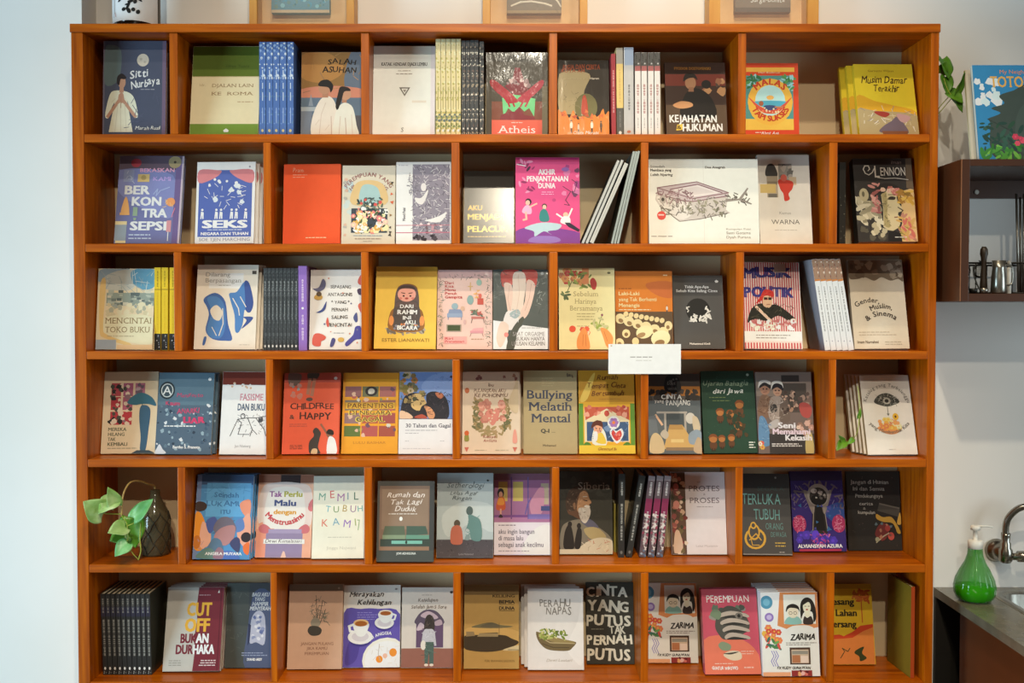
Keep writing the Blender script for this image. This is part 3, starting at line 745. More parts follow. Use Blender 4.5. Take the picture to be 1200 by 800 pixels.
bm = bmesh.new(); lathe(bm, [(r_(7.5), zz_(640) + .0002), (r_(8.3), zz_(639.5)), (r_(8.3), zz_(631)), (r_(7), zz_(630)), (r_(2.5), zz_(629.5)), (r_(2.3), zz_(619)), (r_(5.5), zz_(618)), (r_(5.5), zz_(614)), (r_(4), zz_(612.8))], 28); pu = bm_obj('pump', bm, M['white'], sp_, True)
bm = bmesh.new(); tube(bm, smooth_path([(0, 0, zz_(614.5)), (r_(8), -.002, zz_(613.6)), (r_(17), -.003, zz_(613.8)), (r_(19), -.003, zz_(615))], 5), r_(1.3), 8); bm_obj('nozzle', bm, M['white'], pu, True)
bm = bmesh.new(); tube(bm, [(0, 0, zz_(639)), (.002, 0, .004)], .0022, 8); bm_obj('dip_tube', bm, M['white'], sp_, True)

# ================================================================== BOOKS
W_, K_ = 'ece8e2', '24201d'
def man(u, v, s, skin, hair, top, leg):   # a small printed standing figure, v at its feet, s its height
    return [P(leg, u - s * .09, v, u - s * .02, v, u, v + s * .3, u + s * .02, v, u + s * .09, v, u + s * .1, v + s * .45, u - s * .1, v + s * .45),
            S(top, u - s * .12, v + s * .42, u + s * .12, v + s * .42, u + s * .14, v + s * .76, u, v + s * .84, u - s * .14, v + s * .76),
            E(u, v + s * .9, s * .09, s * .07, skin), S(hair, u - s * .1, v + s * .9, u - s * .08, v + s, u + s * .08, v + s, u + s * .1, v + s * .9, u, v + s * .95)]
# ---------------------------------------------------------------- row 1
bk('dark slate paperback with a moon and a woman in a cream blouse', 1, 119.7, 194, 48, '4c5166',
   [R(0, 0, 100, 100, '4a5064'), R(94, 0, 100, 100, '6d5c74'), R(0, 0, 2.5, 100, '6a6474'), S('5c6d70', 3, 55, 25, 60, 28, 90, 10, 96, 3, 90), E(63, 80, 9.5, 6.6, 'c5b9a8'), E(60, 81, 2.2, 1.5, 'aca192'), E(66, 78, 1.8, 1.3, 'aca192'),
    P('dcd3bb', 20, 40, 38, 40, 48, 5, 10, 5), S('e0d8c2', 10, 42, 18, 48, 38, 47, 50, 40, 56, 22, 50, 21, 42, 32, 36, 40, 22, 38, 14, 30, 10, 20, 4, 22), L('b78a72', 5, 8, 21, 28, 40), L('b78a72', 5, 52, 21, 30, 40), S('b78a72', 25, 36, 33, 36, 33, 44, 29, 46, 25, 43), P('b78a72', 26, 46, 33, 46, 33, 54, 27, 54),
    E(30, 57, 6, 6.5, 'b98d74'), L('c4bca4', .9, 29, 6, 28, 36), L('c4bca4', .8, 20, 6, 24, 34), L('c4bca4', .8, 38, 6, 35, 34), L('c8c0a8', .8, 14, 36, 20, 40), L('a47860', .8, 29, 30, 29, 42), X('line', 16, 31, 40, 8, 94, 44, 6, 14, '52576e', '444a5e'), S('2b2528', 22, 56, 23, 63, 30, 66, 37, 62, 34, 60, 28, 60, 26, 54), T('Sitti', 58, 62, 8, 'e6e0da', 'c', 30, .02, .2, .5, 0, 8), T('Nurbaya', 68, 53, 7.5, 'e6e0da', 'c', 46, .02, .2, .5, 0, 10), G(60, 49, 26, 1, '9a9aa6', .7), T('Marah Rusli', 72, 7.5, 3.6, 'dcd8d2', 'c', 40, .01, .25, .3)], Y=.05, ln=.015, m='wrap')
bk('green and cream paperback with an old-fashioned plain title', 1, 221.6, 302.6, 54.5, 'dfc9a2',
   [R(0, 66, 100, 100, '56681c'), R(0, 0, 100, 13, '6c8a30'), R(0, 65, 100, 66, 'cdb98e'), T('DJALAN LAIN', 60, 54, 3.6, '8a6a48', 'c', 60, 0, 0, 0, 1), T('KE  ROMA', 60, 45, 3.6, '8a6a48', 'c', 60, 0, 0, 0, 1), T('Idr.', 16, 55, 2.8, 'b09a78', 'c', 9), G(68, 37, 24, 1, 'b79b78', 1), T('Idrus Yusra', 66, 76, 3.4, '44551a', 'c', 34, 0, .2), P('e9e4d2', 50, 4, 56, 4, 57, 6, 53, 8, 49, 6)], Y=.045, ln=.045, tl=227)
sp('blue spine-out paperback with white lettering', 1, [(303.8, 311.5, 303.8), (312, 319.5, 312), (320, 327.5, 320), (328, 335.5, 328), (336.5, 344.6, 336.5)], 49, '4a6aa6',
   [X('blob', 22, 3, 0, 60, 100, 99, 12, 26, '8aa6cc', 'c2cde0', '5f80b4'), X('blob', 14, 4, 0, 8, 100, 60, 10, 20, '6a8ac0', '56789f'), T('DJALAN KE TIMUR', 38, 72, 26, 'ccd6e6', 'l', 40, 0, 0, 0, 0, -90) if 0 else L('b9c6de', 14, 52, 70, 52, 38), L('4a6aa6', 16, 52, 60, 52, 57), L('4a6aa6', 16, 52, 50, 52, 47), L('9fb4d8', 10, 52, 30, 52, 14), E(50, 6, 20, 1.6, 'c8b98a')], group='blue paperbacks standing spine out in the top row', m='wrap')
bk('paperback showing a man and a woman in white against a sunset', 1, 352, 425, 61, '4d4a50',
   [R(0, 55, 100, 100, '8a6434'), S('a8763c', 0, 70, 40, 64, 70, 80, 40, 100, 0, 96), S('5c6878', 70, 60, 100, 56, 100, 100, 80, 100), S('c07a62', 0, 44, 60, 40, 100, 46, 100, 56, 50, 60, 0, 56), R(0, 25, 100, 46, '59697a'), R(0, 0, 18, 30, '6d7480'), P('7e8894', 12, 36, 16, 50, 20, 36), R(0, 30, 30, 35, '9aa0a4'),
    S('dccbbc', 20, 0, 18, 20, 28, 40, 40, 48, 52, 44, 58, 30, 58, 0), S('e2d4c6', 54, 0, 55, 24, 62, 36, 72, 40, 84, 34, 90, 14, 92, 0), L('b59a8a', 1.2, 50, 0, 49, 24), L('b59a8a', 1.2, 74, 0, 72, 22), L('c4ae9e', 1, 30, 0, 33, 26, 40, 40), L('c4ae9e', 1, 62, 2, 64, 24), L('c8b4a4', 1, 84, 2, 82, 26), L('c4ae9e', .8, 24, 14, 30, 20), L('c4ae9e', .8, 40, 8, 46, 14), X('line', 12, 31, 2, 46, 98, 98, 8, 18, '9a6f3c', 'b08450', '7a6450'), P('a8765c', 34, 46, 44, 46, 44, 54, 35, 54), E(38, 57, 10, 7, 'b07f62'), S('1f1b1c', 28, 60, 32, 66, 44, 67, 52, 60, 48, 52, 44, 58), P('a8765c', 66, 40, 74, 40, 74, 47, 67, 47), E(72, 50, 9, 7, 'ba8a6c'), S('241e1e', 60, 52, 64, 59, 76, 58, 80, 54, 70, 53, 66, 44, 60, 32, 56, 36),
    T('SALAH', 66, 86, 6, '221a14', 'c', 46, .02, .1, .6), T('ASUHAN', 62, 76, 6.5, '221a14', 'c', 56, .02, .1, .6)], Y=.05, ln=.02, m='wrap')
bk('cream paperback with a small triangle emblem', 1, 434.4, 509.5, 54, 'e8dfd2',
   [T('KATAK HENDAK DJADI LEMBU', 50, 78, 3.6, '3d3733', 'c', 74, .03, 0, 0, 1), G(50, 72, 22, 1, '9c948c', .8, 2, 'c'), G(50, 68.5, 34, 1, '8c847c', .8, 2, 'c'), P('6d6660', 42, 54, 60, 54, 51, 44), P('e8dfd2', 45.5, 52.6, 56.5, 52.6, 51, 46.6), P('8d867f', 48, 51.5, 54, 51.5, 51, 48), R(63, 37, 86, 39.5, 'cfc6ba'), T('S', 48, 5, 4.5, '6f6862', 'c', None, 0, .1, .3), R(93, 0, 100, 100, 'cfc6cc')], Y=.05, ln=.035)
sp('olive cream speckled spine-out paperback', 1, [(510.6, 516.2, 510.6), (516.5, 522.2, 516.5), (522.5, 528.2, 522.5), (528.5, 534.2, 528.5), (534.5, 540.4, 534.5)], 45.6, 'd6c592',
   [X('blob', 34, 5, 0, 0, 100, 26, 14, 34, '8a8a4a', '6f7a50', 'b9a660', '5f6a6a'), X('blob', 34, 6, 0, 28, 100, 99, 10, 28, 'b0a55a', 'e2d6b0', 'a39a52'), L('9b8d5a', 16, 50, 50, 50, 28), E(50, 6, 24, 1.4, 'dde0e4')], group='olive cream spines in the top row', m='wrap')
sp('dark flecked spine-out paperback', 1, [(541, 545.6, 541, 47.5), (546, 550.6, 546, 47.5), (551, 555.8, 551, 47), (556, 560.6, 556, 47), (561.8, 567, 561.8, 48.5)], 47.5, '4a4a4a',
   [X('blob', 70, 7, 0, 3, 100, 98, 12, 30, 'd5cbb8', '6c5c54', '2f2a2a', 'a08f7a', '857a70'), E(50, 8, 20, 1, 'd8d0c4')], group='dark flecked spines in the top row', m='wrap')
bk('dark brown paperback with red hands framing green shapes and a coral title band', 1, 569.5, 642, 61.5, '4a4238',
   [R(0, 0, 100, 100, '4c453a'), R(9, 0, 91, 20, 'd8604c'), R(9, 20, 91, 42, '7c4838'), R(91, 0, 100, 60, '6f6650'), P('7e2f36', 47, 82, 55, 82, 62, 66, 72, 60, 62, 52, 66, 38, 52, 46, 38, 38, 42, 52, 30, 60, 42, 66), X('blob', 12, 3, 34, 60, 70, 68, 2, 5, 'cfb0a8', '9a7a78', '5d3b40'),
    P('6cc07e', 26, 46, 44, 50, 58, 49, 80, 45, 78, 24, 70, 34, 62, 30, 54, 36, 46, 28, 36, 34, 28, 24), S('a62f38', 6, 66, 14, 67, 40, 52, 52, 42, 44, 40, 34, 40, 28, 46, 10, 58), S('a93844', 94, 66, 86, 66, 62, 52, 50, 44, 56, 41, 66, 41, 74, 47, 90, 58), L('a62f38', 3, 38, 50, 46, 36), L('a62f38', 3, 32, 48, 38, 36), L('a93844', 3, 66, 50, 56, 36), L('a93844', 3, 72, 48, 64, 36),
    P('7e2f36', 46, 30, 54, 36, 62, 26, 78, 24, 80, 20, 22, 20, 24, 26, 38, 30), G(50, 16.5, 24, 1, 'f0c8bc', .7, 2, 'c'), T('Atheis', 50, 4.5, 8.5, 'f3ded4', 'c', 60, 0, 0, 0, 1)], Y=.05, ln=.012, m='wrap')
bk('dark paperback with orange flames along its bottom edge', 1, 653.8, 714.4, 70.5, '332a20',
   [R(0, 0, 100, 100, '2f271e'), S('a3946e', 2, 34, 3, 82, 62, 82, 52, 60, 48, 36, 40, 30), E(55, 38, 22, 18, '6f6a42'), X('line', 14, 5, 4, 40, 40, 66, 4, 10, '8a7d5c', '746a4e'), S('b2402a', 46, 30, 48, 50, 53, 54, 57, 46, 58, 30), S('e08030', 0, 0, 0, 34, 8, 30, 14, 34, 22, 24, 30, 34, 38, 22, 50, 26, 60, 24, 72, 28, 78, 24, 88, 36, 92, 28, 100, 32, 100, 0), X('tri', 16, 7, 0, 24, 98, 33, 3, 6, 'b8502a', 'e8924a', 'cf6a34'),
    *man(26, 4, 17, 'd9b48c', '241d18', 'ddd4c4', '3b332b'), *man(40, 4, 13, 'd9b48c', '241d18', 'c9bca8', '3b332b'), *man(66, 4, 17, 'd9b48c', '241d18', 'ddd4c4', '3b332b'), *man(84, 5, 15, '8a6a4c', '241d18', '5a4a3a', '2b241d'), T('JOGJA DAN CERITA', 46, 88, 6, 'a8502a', 'c', 74, .04, .1, .2), T('KOTA API', 30, 83.5, 4, '9a4a28', 'c', 46, .03, .1, .2), T('Harun', 72, 74.5, 2.6, 'd8d0c0', 'c', 17, .02), G(10, 75, 46, 1, 'c2b48e', .6), T('Cinta Merapi', 54, 2.5, 4.2, 'f2e6d0', 'c', 50, .01, .25, .3)], Y=.05, ln=.03, m='wrap')
sp('thin red spine-out booklet beside the flame-covered paperback', 1, [(717, 722, 716.2)], 63, 'a03c40', [V_(50, 30, 80, 37, 'd9a8a4'), V_(50, 55, 60, 40, 'a03c40')])
sp('spine-out paperback coloured yellow above and grey below', 1, [(723, 731, 722)], 56, 'd9b870', [R(0, 0, 100, 32, '5c5852'), R(0, 82, 100, 100, '9c9488'), V_(50, 40, 76, 23, 'b8965a'), E(50, 4, 22, 1.8, 'd8d4cc'), V_(50, 10, 28, 20, '8d8880')])
sp('wide pale grey spine-out paperback', 1, [(731.5, 743, 731)], 55.5, 'b9b4b0', [R(0, 80, 100, 100, '94a0b4'), V_(54, 30, 58, 23, '4a4744'), V_(54, 43, 46, 27, 'b9b4b0'), E(50, 5, 20, 1.6, 'b06a50'), R(0, 0, 6, 100, 'd0ccc6')])
sp('white spine-out paperback with a dark top and red lettering', 1, [(744.5, 751.2, 744), (752, 758.8, 751.5), (759.8, 766.4, 759.3), (767.4, 774.2, 766.8)], 61.5, 'd8d0ca', [R(0, 84, 100, 100, '5a5550'), R(0, 78, 100, 84, 'a8605c'), X('dot', 8, 3, 10, 86, 90, 99, 8, 16, 'c9c2ba', '37332f'), V_(52, 30, 62, 44, 'a05650'), V_(52, 44, 48, 51, 'd8d0ca'), V_(52, 10, 22, 20, '8d8680')], group='white spines with dark tops in the top row')
bk('dark brown paperback with a man in a black coat and bold white title', 1, 781, 853, 73.5, '3a2620',
   [R(0, 0, 100, 100, '38251d'), R(0, 68, 100, 84, '6a2a1e'), R(0, 0, 100, 42, '54402f'), X('blob', 9, 4, 58, 60, 96, 76, 4, 9, '8a5a40', '4a3a30', 'a87a50'), S('1a1512', 26, 26, 30, 52, 44, 64, 62, 62, 78, 48, 80, 26), E(42, 72, 9, 9, '9a6f50'), S('201712', 30, 74, 34, 84, 48, 85, 54, 76, 48, 79, 38, 78), P('8a5f44', 38, 60, 47, 60, 47, 66, 39, 66), E(68, 70, 8, 6, '1d1613'), S('c08a5c', 12, 42, 26, 47, 42, 45, 44, 40, 30, 37, 18, 38), T('FYODOR DOSTOYEVSKI', 46, 90, 3.6, 'a06a20', 'c', 60, .03), T('KEJAHATAN', 45, 18.5, 9.5, 'efe6d6', 'c', 78, .04, 0, .12), T('HUKUMAN', 60, 6.5, 9.5, 'efe6d6', 'c', 66, .04, 0, .12), P('d8b440', 16, 7, 26, 8, 27, 16, 18, 15), T('&', 21, 9, 5, '3a2a10', 'c', 7, .02)], Y=.05, ln=.045, tl=778.6, m='wrap')
bk('red bordered paperback with a round beach scene and hammock', 1, 873.6, 937, 74, 'c8401e',
   [R(3, 88, 93, 94, 'f0a43c'), R(0, 9, 90, 83, '4d8a86'), X('leaf', 26, 4, 2, 66, 30, 82, 4, 9, '2f6a44', '4d8a50', '8ac0c4'), X('leaf', 26, 6, 66, 60, 90, 82, 4, 9, '2f6a44', '4d8a50', '8ac0c4'), R(0, 9, 90, 24, 'f0b040'), E(47, 47, 42, 32, 'f2a83a'), E(47, 49, 28, 21, 'a8d4dc'), S('4aa2c0', 20, 48, 74, 48, 74, 42, 50, 38, 22, 42), E(47, 53, 7, 3, 'e8a85a'), S('e8c48a', 22, 42, 48, 38, 72, 42, 62, 32, 32, 32),
    S('c8503a', 6, 54, 28, 41, 47, 37, 66, 41, 88, 54, 66, 35, 47, 31, 28, 35), E(30, 45, 4.5, 3.5, '9a5a40'), S('3a4a78', 36, 42, 56, 42, 58, 37, 38, 36), L('b07a5a', 3, 56, 40, 70, 40), X('dot', 16, 5, 22, 33, 72, 39, 1, 2, 'e8d0a8', 'd87a50'), A('MALAS', 47, 47, 33, 90, 8.5, 'b83a20', .05), A('TAPI SUKSES', 47, 48, 38, 270, 7.5, 'b83a20', .05, 1), T('Hari Budiman', 46, 86, 2.2, 'f4cfa8', 'c', 40), G(18, 5, 18, 1, 'f0c8b8', 1), T('Alang Ags.', 46, 3, 4, 'f6e6dc', 'c', 34, .01, .25, .3)], Y=.05, ln=.02)
bk('yellow paperback with a handwritten title over a grey mountain', 1, 1007.3, 1077.6, 75.6, 'e2bc16',
   [S('cf9a14', 0, 54, 30, 48, 60, 42, 100, 32, 100, 0, 0, 0), S('a8946a', 0, 36, 30, 34, 100, 28, 100, 0, 0, 0), X('line', 40, 4, 8, 12, 96, 36, 5, 12, 'c8b898', 'd8d0c4', '8a7d78'), S('6a5a66', 36, 4, 40, 12, 56, 20, 66, 26, 78, 14, 80, 2), S('96342a', 28, 33, 44, 33, 54, 30, 46, 25, 34, 28), S('b48c8c', 66, 30, 88, 26, 80, 18, 70, 20), P('7a4a30', 40, 0, 80, 0, 82, 6, 38, 6), T('Garnette Wijaya', 46, 89, 3, '8a6a10', 'c', 44), T('Musim Damar', 50, 73, 10, '3a2210', 'c', 78, .015, .3, .4), T('Terakhir', 52, 61, 9, '3a2210', 'c', 44, .01, .3, .4)], Y=.05, ln=.06, tl=999.6, stk=(2, -6.2, .0165, 'yellow paperback at the end of the top row'))
# ---------------------------------------------------------------- row 2
bk('lavender grey paperback with white block letters and contraceptive icons', 2, 133, 210, 183, '6c6f9c',
   [R(0, 84, 100, 100, '5c4f5e'), S('7c82b4', 0, 84, 84, 78, 88, 30, 40, 40, 0, 60), R(88, 0, 97, 96, '6a5a88'), R(97, 0, 100, 100, 'b9a8b4'), E(26, 92, 8, 5, 'a03a48'), E(86, 93, 10, 7, '9a8a66'), E(86, 93, 2, 1.5, '4a4038'), T('BEKASKAN', 60, 81.5, 4.4, 'd89ab4', 'c', 54, .03, 0, .2), T('KAMI', 68, 71.5, 4.4, 'b49ad4', 'c', 28, .03, 0, .2), R(8, 70, 24, 84, '8a94b8'), X('line', 8, 5, 9, 71, 22, 80, 3, 6, 'b0b8d0'), R(30, 70, 48, 79, 'c8ac70'), E(39, 75, 4, 3, 'a8905a'), L('9aa6cc', 1.5, 56, 56, 62, 62, 60, 54, 66, 60, 80, 64),
    T('BER', 12, 56, 9.5, W_, 'l', 37, .05), T('KON', 24, 43, 9.5, W_, 'l', 44, .05), T('TRA', 40, 29.5, 9.5, W_, 'l', 38, .05), T('SEPSI', 24, 15, 9.5, W_, 'l', 54, .05), S('e8a060', 8, 34, 10, 46, 14, 53, 18, 46, 20, 34), R(6, 32, 21, 35, 'e8a060'), E(83, 47, 7, 5, 'e8905a'), X('line', 6, 3, 76, 42, 88, 50, 3, 6, 'f0b480'), R(26, 31, 33, 41, '8aa088'), P('8aa088', 27, 29, 32, 29, 31, 26, 28, 26), P('c88a90', 79, 13, 86, 13, 86, 26, 79, 26), L('d8d8e0', 1.2, 82, 13, 82, 3), L('d07a90', 1.2, 86, 30, 90, 40), R(0, 3, 18, 25, '8d97a0'), R(0, 21, 18, 25, 'd8c494'), G(22, 9, 40, 2, 'b8c4e0', 1.2, 4), R(2, 0, 18, 3, 'd8c494')],
   Y=.045, ln=.05, tl=141, m='wrap')
bk('white bordered blue paperback with falling figures under two reaching hands', 2, 228, 297.5, 190, 'e4e2e4',
   [R(4, 8, 95, 90, '4f62a6'), S('c87a80', 4, 90, 4, 74, 30, 80, 42, 88, 34, 90), S('c87a80', 95, 90, 95, 74, 70, 80, 56, 88, 62, 90), X('dot', 5, 4, 30, 74, 70, 82, 2, 3, 'dfe2ee'), X('blob', 8, 5, 12, 46, 88, 72, 3, 6, 'dfe2ee', 'c8d0e6'), X('line', 26, 6, 12, 44, 86, 72, 6, 10, 'e6e8f0'), *[P('dde0ec', x, 30, x + 2, 30, x + 2.5, 35, x + 3.5, 30, x + 5.5, 30, x + 5.5, 38, x + 1, 39) for x in (8, 32, 40, 58, 66, 82)], *[E(x, 41, 2, 1.5, 'dde0ec') for x in (11, 35, 43, 61, 69, 85)],
    T('SEKS', 50, 19, 9, 'e8eaf2', 'c', 74, .06), G(50, 16.2, 66, 1, 'c8d0e6', .8, 2, 'c'), T('NEGARA DAN TUHAN', 50, 10.2, 3.4, 'e8eaf2', 'c', 80, .05), T('SOE TJEN MARCHING', 50, 3, 3.6, '8d8fa0', 'c', 86, .02), E(90, 94, 1.6, 1.2, '8a8a94')], Y=.04, ln=.035, tl=231, stk=(2, 3.0, .0165, 'white bordered blue paperback'))
bk('plain bright orange paperback', 2, 331, 398.5, 192.5, 'd8481a', [R(0, 0, 100, 100, 'dc4c18'), T('Pram.', 26, 90, 5, 'e89a80', 'c', 20, 0, .2, .3), G(16, 86, 26, 2, 'd8907a', .9, 3), G(40, 7, 46, 1, 'f0b890', 1)], Y=.045, ln=.03, tl=332, m='wrap')
bk('grey cream paperback with an arched garden of flowers', 2, 399.6, 462.5, 194, 'c8c0ae',
   [X('blob', 10, 2, 4, 40, 18, 80, 4, 7, 'a8bcc0', 'b8c4c0'), A('PEREMPUAN YANG', 50, 55, 47, 90, 5, '8a5a58', .03), A('HILANG BILANG', 50, 46, 46, 90, 4.5, '8a5a58', .03), S('cdae7a', 20, 50, 20, 70, 34, 80, 66, 80, 82, 70, 82, 50), S('9ab8b8', 34, 52, 36, 72, 50, 76, 68, 70, 70, 52), R(18, 14, 86, 45, '37404a'), X('flower', 46, 5, 20, 16, 84, 42, 3, 7, 'f0d0a0', 'e8a86a', 'd87a78', 'f0e4d0', 'c89a4a', 'e2b4a4'), X('leaf', 34, 6, 20, 15, 84, 44, 3, 6, '4a5a3a', '2b3430', 'e8e4d8'), X('leaf', 60, 7, 28, 42, 80, 58, 2, 6, '3a4a4c', '54685a', '6a7a70', '2c3a3c'), X('dot', 8, 8, 34, 44, 76, 56, 2, 4, 'c8504a', 'e4e0d8'),
    X('tri', 8, 9, 89, 8, 95, 84, 3, 4.5, '3f3a36', 'c85a38', '8a6a40'), X('blob', 8, 12, 4, 8, 9, 84, 2.5, 4, 'a8a49c', 'c8a490'), G(50, 10, 56, 1, '8a9aa4', .8, 2, 'c'), G(50, 6, 64, 1, 'a09080', 1.2, 2, 'c'), G(50, 3, 20, 1, 'a8a090', .8, 2, 'c')], Y=.045, ln=.03)
bk('white paperback with a purple grey engraved illustration', 2, 463.8, 528.7, 190, 'e8e4e2',
   [R(30, 4, 98, 97, '85808e'), X('line', 260, 4, 30, 6, 97, 96, 3, 9, 'c8c2c8', '5d5868', 'a8a2ac', 'dcd8da', '4a4654'), X('line', 70, 14, 22, 60, 40, 84, 3, 7, '6a6674', '8a8694'), S('d8d4d4', 34, 56, 46, 56, 58, 66, 56, 58, 48, 48, 38, 50), E(50, 69, 5, 5, 'd4d0d0'), S('e0dcda', 52, 28, 80, 26, 92, 38, 80, 34, 64, 30), X('blob', 14, 6, 34, 12, 94, 24, 2, 4, 'b08a94', 'dcc8cc', '6a5862'), R(0, 13, 98, 14, 'b86a80'), R(0, 22, 98, 22.8, 'b06a7a'), X('blob', 12, 7, 32, 4, 96, 10, 3, 5, '2f2a34', 'e0dcdc', '45404a'), T('Mood Puisi', 17, 28, 3.4, '4a4650', 'l', 24, .02, 0, 0, 0, 90), G(4, 95.5, 22, 1, 'a8a4b0', .7)], Y=.045, ln=.03, tl=464.5)
bk('glossy black paperback with gold lettering catching the light', 2, 543, 602.5, 200.5, '1c1812',
   [R(0, 0, 100, 100, '1b1710'), T('AKU', 8, 45, 6.5, 'd8b040', 'l', 28, .04), T('MENJADI', 8, 32, 7.5, 'e4c04c', 'l', 70, .04), T('PELACUR', 8, 15, 8, 'e4c04c', 'l', 78, .04), G(8, 8, 80, 1, 'b89a50', 1)], Y=.05, ln=.068, m='gold')
bk('pink paperback with figures dancing around a pale splash', 2, 604, 680, 184.5, 'd2467e',
   [R(0, 95, 100, 100, 'b83066'), X('blob', 10, 4, 70, 54, 98, 90, 3, 7, '9a3a78', 'e07aa4', '6a3a5a', 'c86a9a'), X('leaf', 14, 5, 4, 60, 30, 96, 3, 6, '8a2a5a', 'e088ac', '4a2a44'), L('e8d0dc', 1.5, 2, 92, 16, 90), E(78, 86, 6, 2.5, '8a5aa0'), T('AKHIR', 49, 80, 6, 'f2d8e2', 'c', 26, .04), T('PENJANTANAN', 50, 72, 6, 'f2d8e2', 'c', 64, .04), T('DUNIA', 49, 64, 6, 'f2d8e2', 'c', 26, .04), G(50, 59, 22, 2, 'e8a0c0', .8, 2.5, 'c'),
    S('7a3a8a', 0, 0, 0, 14, 30, 20, 60, 18, 100, 12, 100, 0), S('8a6ab0', 20, 2, 30, 8, 60, 8, 70, 3, 50, 0), S('a8c0c8', 14, 18, 40, 24, 70, 22, 66, 16, 50, 14, 56, 10, 44, 14, 30, 8, 28, 14), E(20, 48, 5, 4, '2a2028'), E(19, 47, 3.5, 3, 'e0a898'), S('d8a0c0', 10, 36, 16, 44, 24, 42, 24, 34), L('e0a898', 2.5, 22, 42, 33, 46), L('e0a898', 3, 16, 36, 17, 28, 12, 27), E(45, 43, 4, 3, '3a2a30'), E(45, 42, 3, 2.6, 'e0b09a'), S('2f7a78', 38, 26, 38, 36, 44, 40, 50, 36, 52, 26), E(78, 33, 4, 3, 'e0b09a'), S('e4e0e0', 70, 24, 74, 31, 84, 30, 84, 22), L('e4e0e0', 2.5, 82, 30, 88, 40), L('e4e0e0', 2.5, 72, 30, 64, 34), P('2a2438', 76, 24, 84, 24, 100, 16, 98, 13, 82, 19), L('3a2a40', 1, 74, 66, 86, 60, 78, 50, 84, 44, 76, 45), L('3a2a40', 1, 88, 74, 96, 70, 92, 60), E(60, 50, 3, 2, 'b03a70')], Y=.035, ln=.04)
sp('thin grey book leaning steeply away from the pink paperback', 2, [(681.5, 684.8, 724, 187.5), (686.2, 689.5, 728.6, 187)], 186, 'b4b2ac', [], Y=.005, wd=.16, group='thin grey leaning books', side='2a2620')
sp('wider grey book leaning between the thin leaning books', 2, [(691, 696.2, 732.8, 190.5)], 190.5, 'b9b6ae', [V_(50, 10, 90, 13, '9a968c')], Y=.005, wd=.16, side='2a2620')
sp('slim grey green book leaning nearest the divider', 2, [(716.0, 718.6, 742.0, 177), (719.4, 722, 744.9, 177), (722.8, 725.4, 747.8, 176.5)], 176, '9aa09a', [V_(50, 10, 90, 17, '7f857f')], Y=.005, wd=.16, group='slim grey green leaning books', side='4a463c')
bk('wide white book with a drawing of a fish under a glass box lid', 2, 760.6, 890.5, 186.5, 'ddd6cc',
   [R(50, 0, 50.3, 100, 'c8c1b6'), P('bcb2aa', 6, 52, 8, 64, 40, 50, 73, 58, 70, 40, 74, 36, 46, 28, 27, 26, 10, 44), S('d0c8c0', 8, 56, 24, 50, 36, 48, 40, 36, 28, 28, 12, 44), P('b8a8a8', 8, 66, 44, 73, 73, 60, 72, 56, 40, 50, 30, 51, 10, 60), P('d4c9c4', 20, 64, 45, 70, 67, 60, 40, 55), P('cabdb8', 24, 63, 44, 67.5, 60, 60.5, 40, 57), L('7a5258', .8, 8, 66, 44, 73, 73, 60, 40, 53, 8, 66, 9, 58, 30, 51, 40, 49.5, 72, 56), L('7a5258', .9, 20, 64, 45, 70, 67, 60), L('8a6a6a', .5, 40, 53, 40, 49), X('line', 120, 24, 10, 32, 70, 54, 1.2, 4.5, '8a8078', '6a625c', 'a89e94', '7c766a', '948a82'), X('line', 40, 25, 10, 52, 40, 62, 2, 5, '8a6a6c', 'a08488', '7a5c60'), X('leaf', 26, 4, 30, 34, 68, 50, 1.6, 3.4, '8a8470', '6a6656', 'a8a090'), E(13, 52, 3.2, 5, 'a89e96'), E(13, 52, 1.4, 2.2, '4a443e'), P('8a8078', 70, 53, 82, 53, 90, 66, 91, 65, 85, 53, 94, 47, 93, 46, 82, 51, 70, 49), X('line', 16, 26, 70, 49, 90, 60, 1.5, 4, '5a524a', '6a625a'), L('6a6058', .5, 10, 44, 28, 26, 46, 29, 72, 36), E(11.5, 33, 4, 5.2, 'cf4a42'), G(8.6, 33, 6, 1, 'f0c0b8', 1.5),
    T('Sesudah', 2, 90, 2.6, '5a5450', 'l', 13), T('Membaca yang', 2, 85.5, 3, '3a3532', 'l', 19, .04), T('Lebih Nyaring', 2, 80, 3, '3a3532', 'l', 20, .02, .2), T('Dea Anugrah', 52, 89, 2.6, '4a4440', 'l', 18, .03), G(2, 8, 20, 1, '9a938a', 1), T('Kumpulan Puisi', 92, 16, 2, '9a938a', 'r', 22), T('Sasti Gotama', 92, 11, 3, '8a837a', 'r', 22), T('Dyah Purana', 92, 6, 3, '8a837a', 'r', 22)], Y=.03, ln=.03)
bk('white paperback with a collage of a bottle and a red cup', 2, 890.8, 952.7, 181.6, 'd2cbbf',
   [S('3d3a38', 16, 76, 17, 86, 24, 90, 33, 88, 38, 76), R(17, 52, 38, 76, 'a89a84'), R(18, 66, 37, 70, '8a7d68'), R(19, 52, 36, 56, '6a655c'), R(4, 57, 34, 67, 'c2a868'), R(40, 70, 66, 90, '8d8880'), X('blob', 10, 4, 42, 74, 64, 88, 3, 7, '6a6660', 'a89c90'), R(60, 66, 74, 75, 'c0a888'), S('c23a2a', 40, 72, 66, 70, 66, 62, 58, 56, 60, 50, 50, 48, 48, 56, 42, 62), E(50, 74, 6, 4, 'c85a4a'), T('Kamus', 50, 33, 3, '8a8278', 'c', 22), T('WARNA', 50, 22, 5, '5a544e', 'c', 54, 0, 0, 0, 0), G(50, 15, 50, 1, 'b0a89c', .8, 2, 'c')], Y=.06, ln=.045)
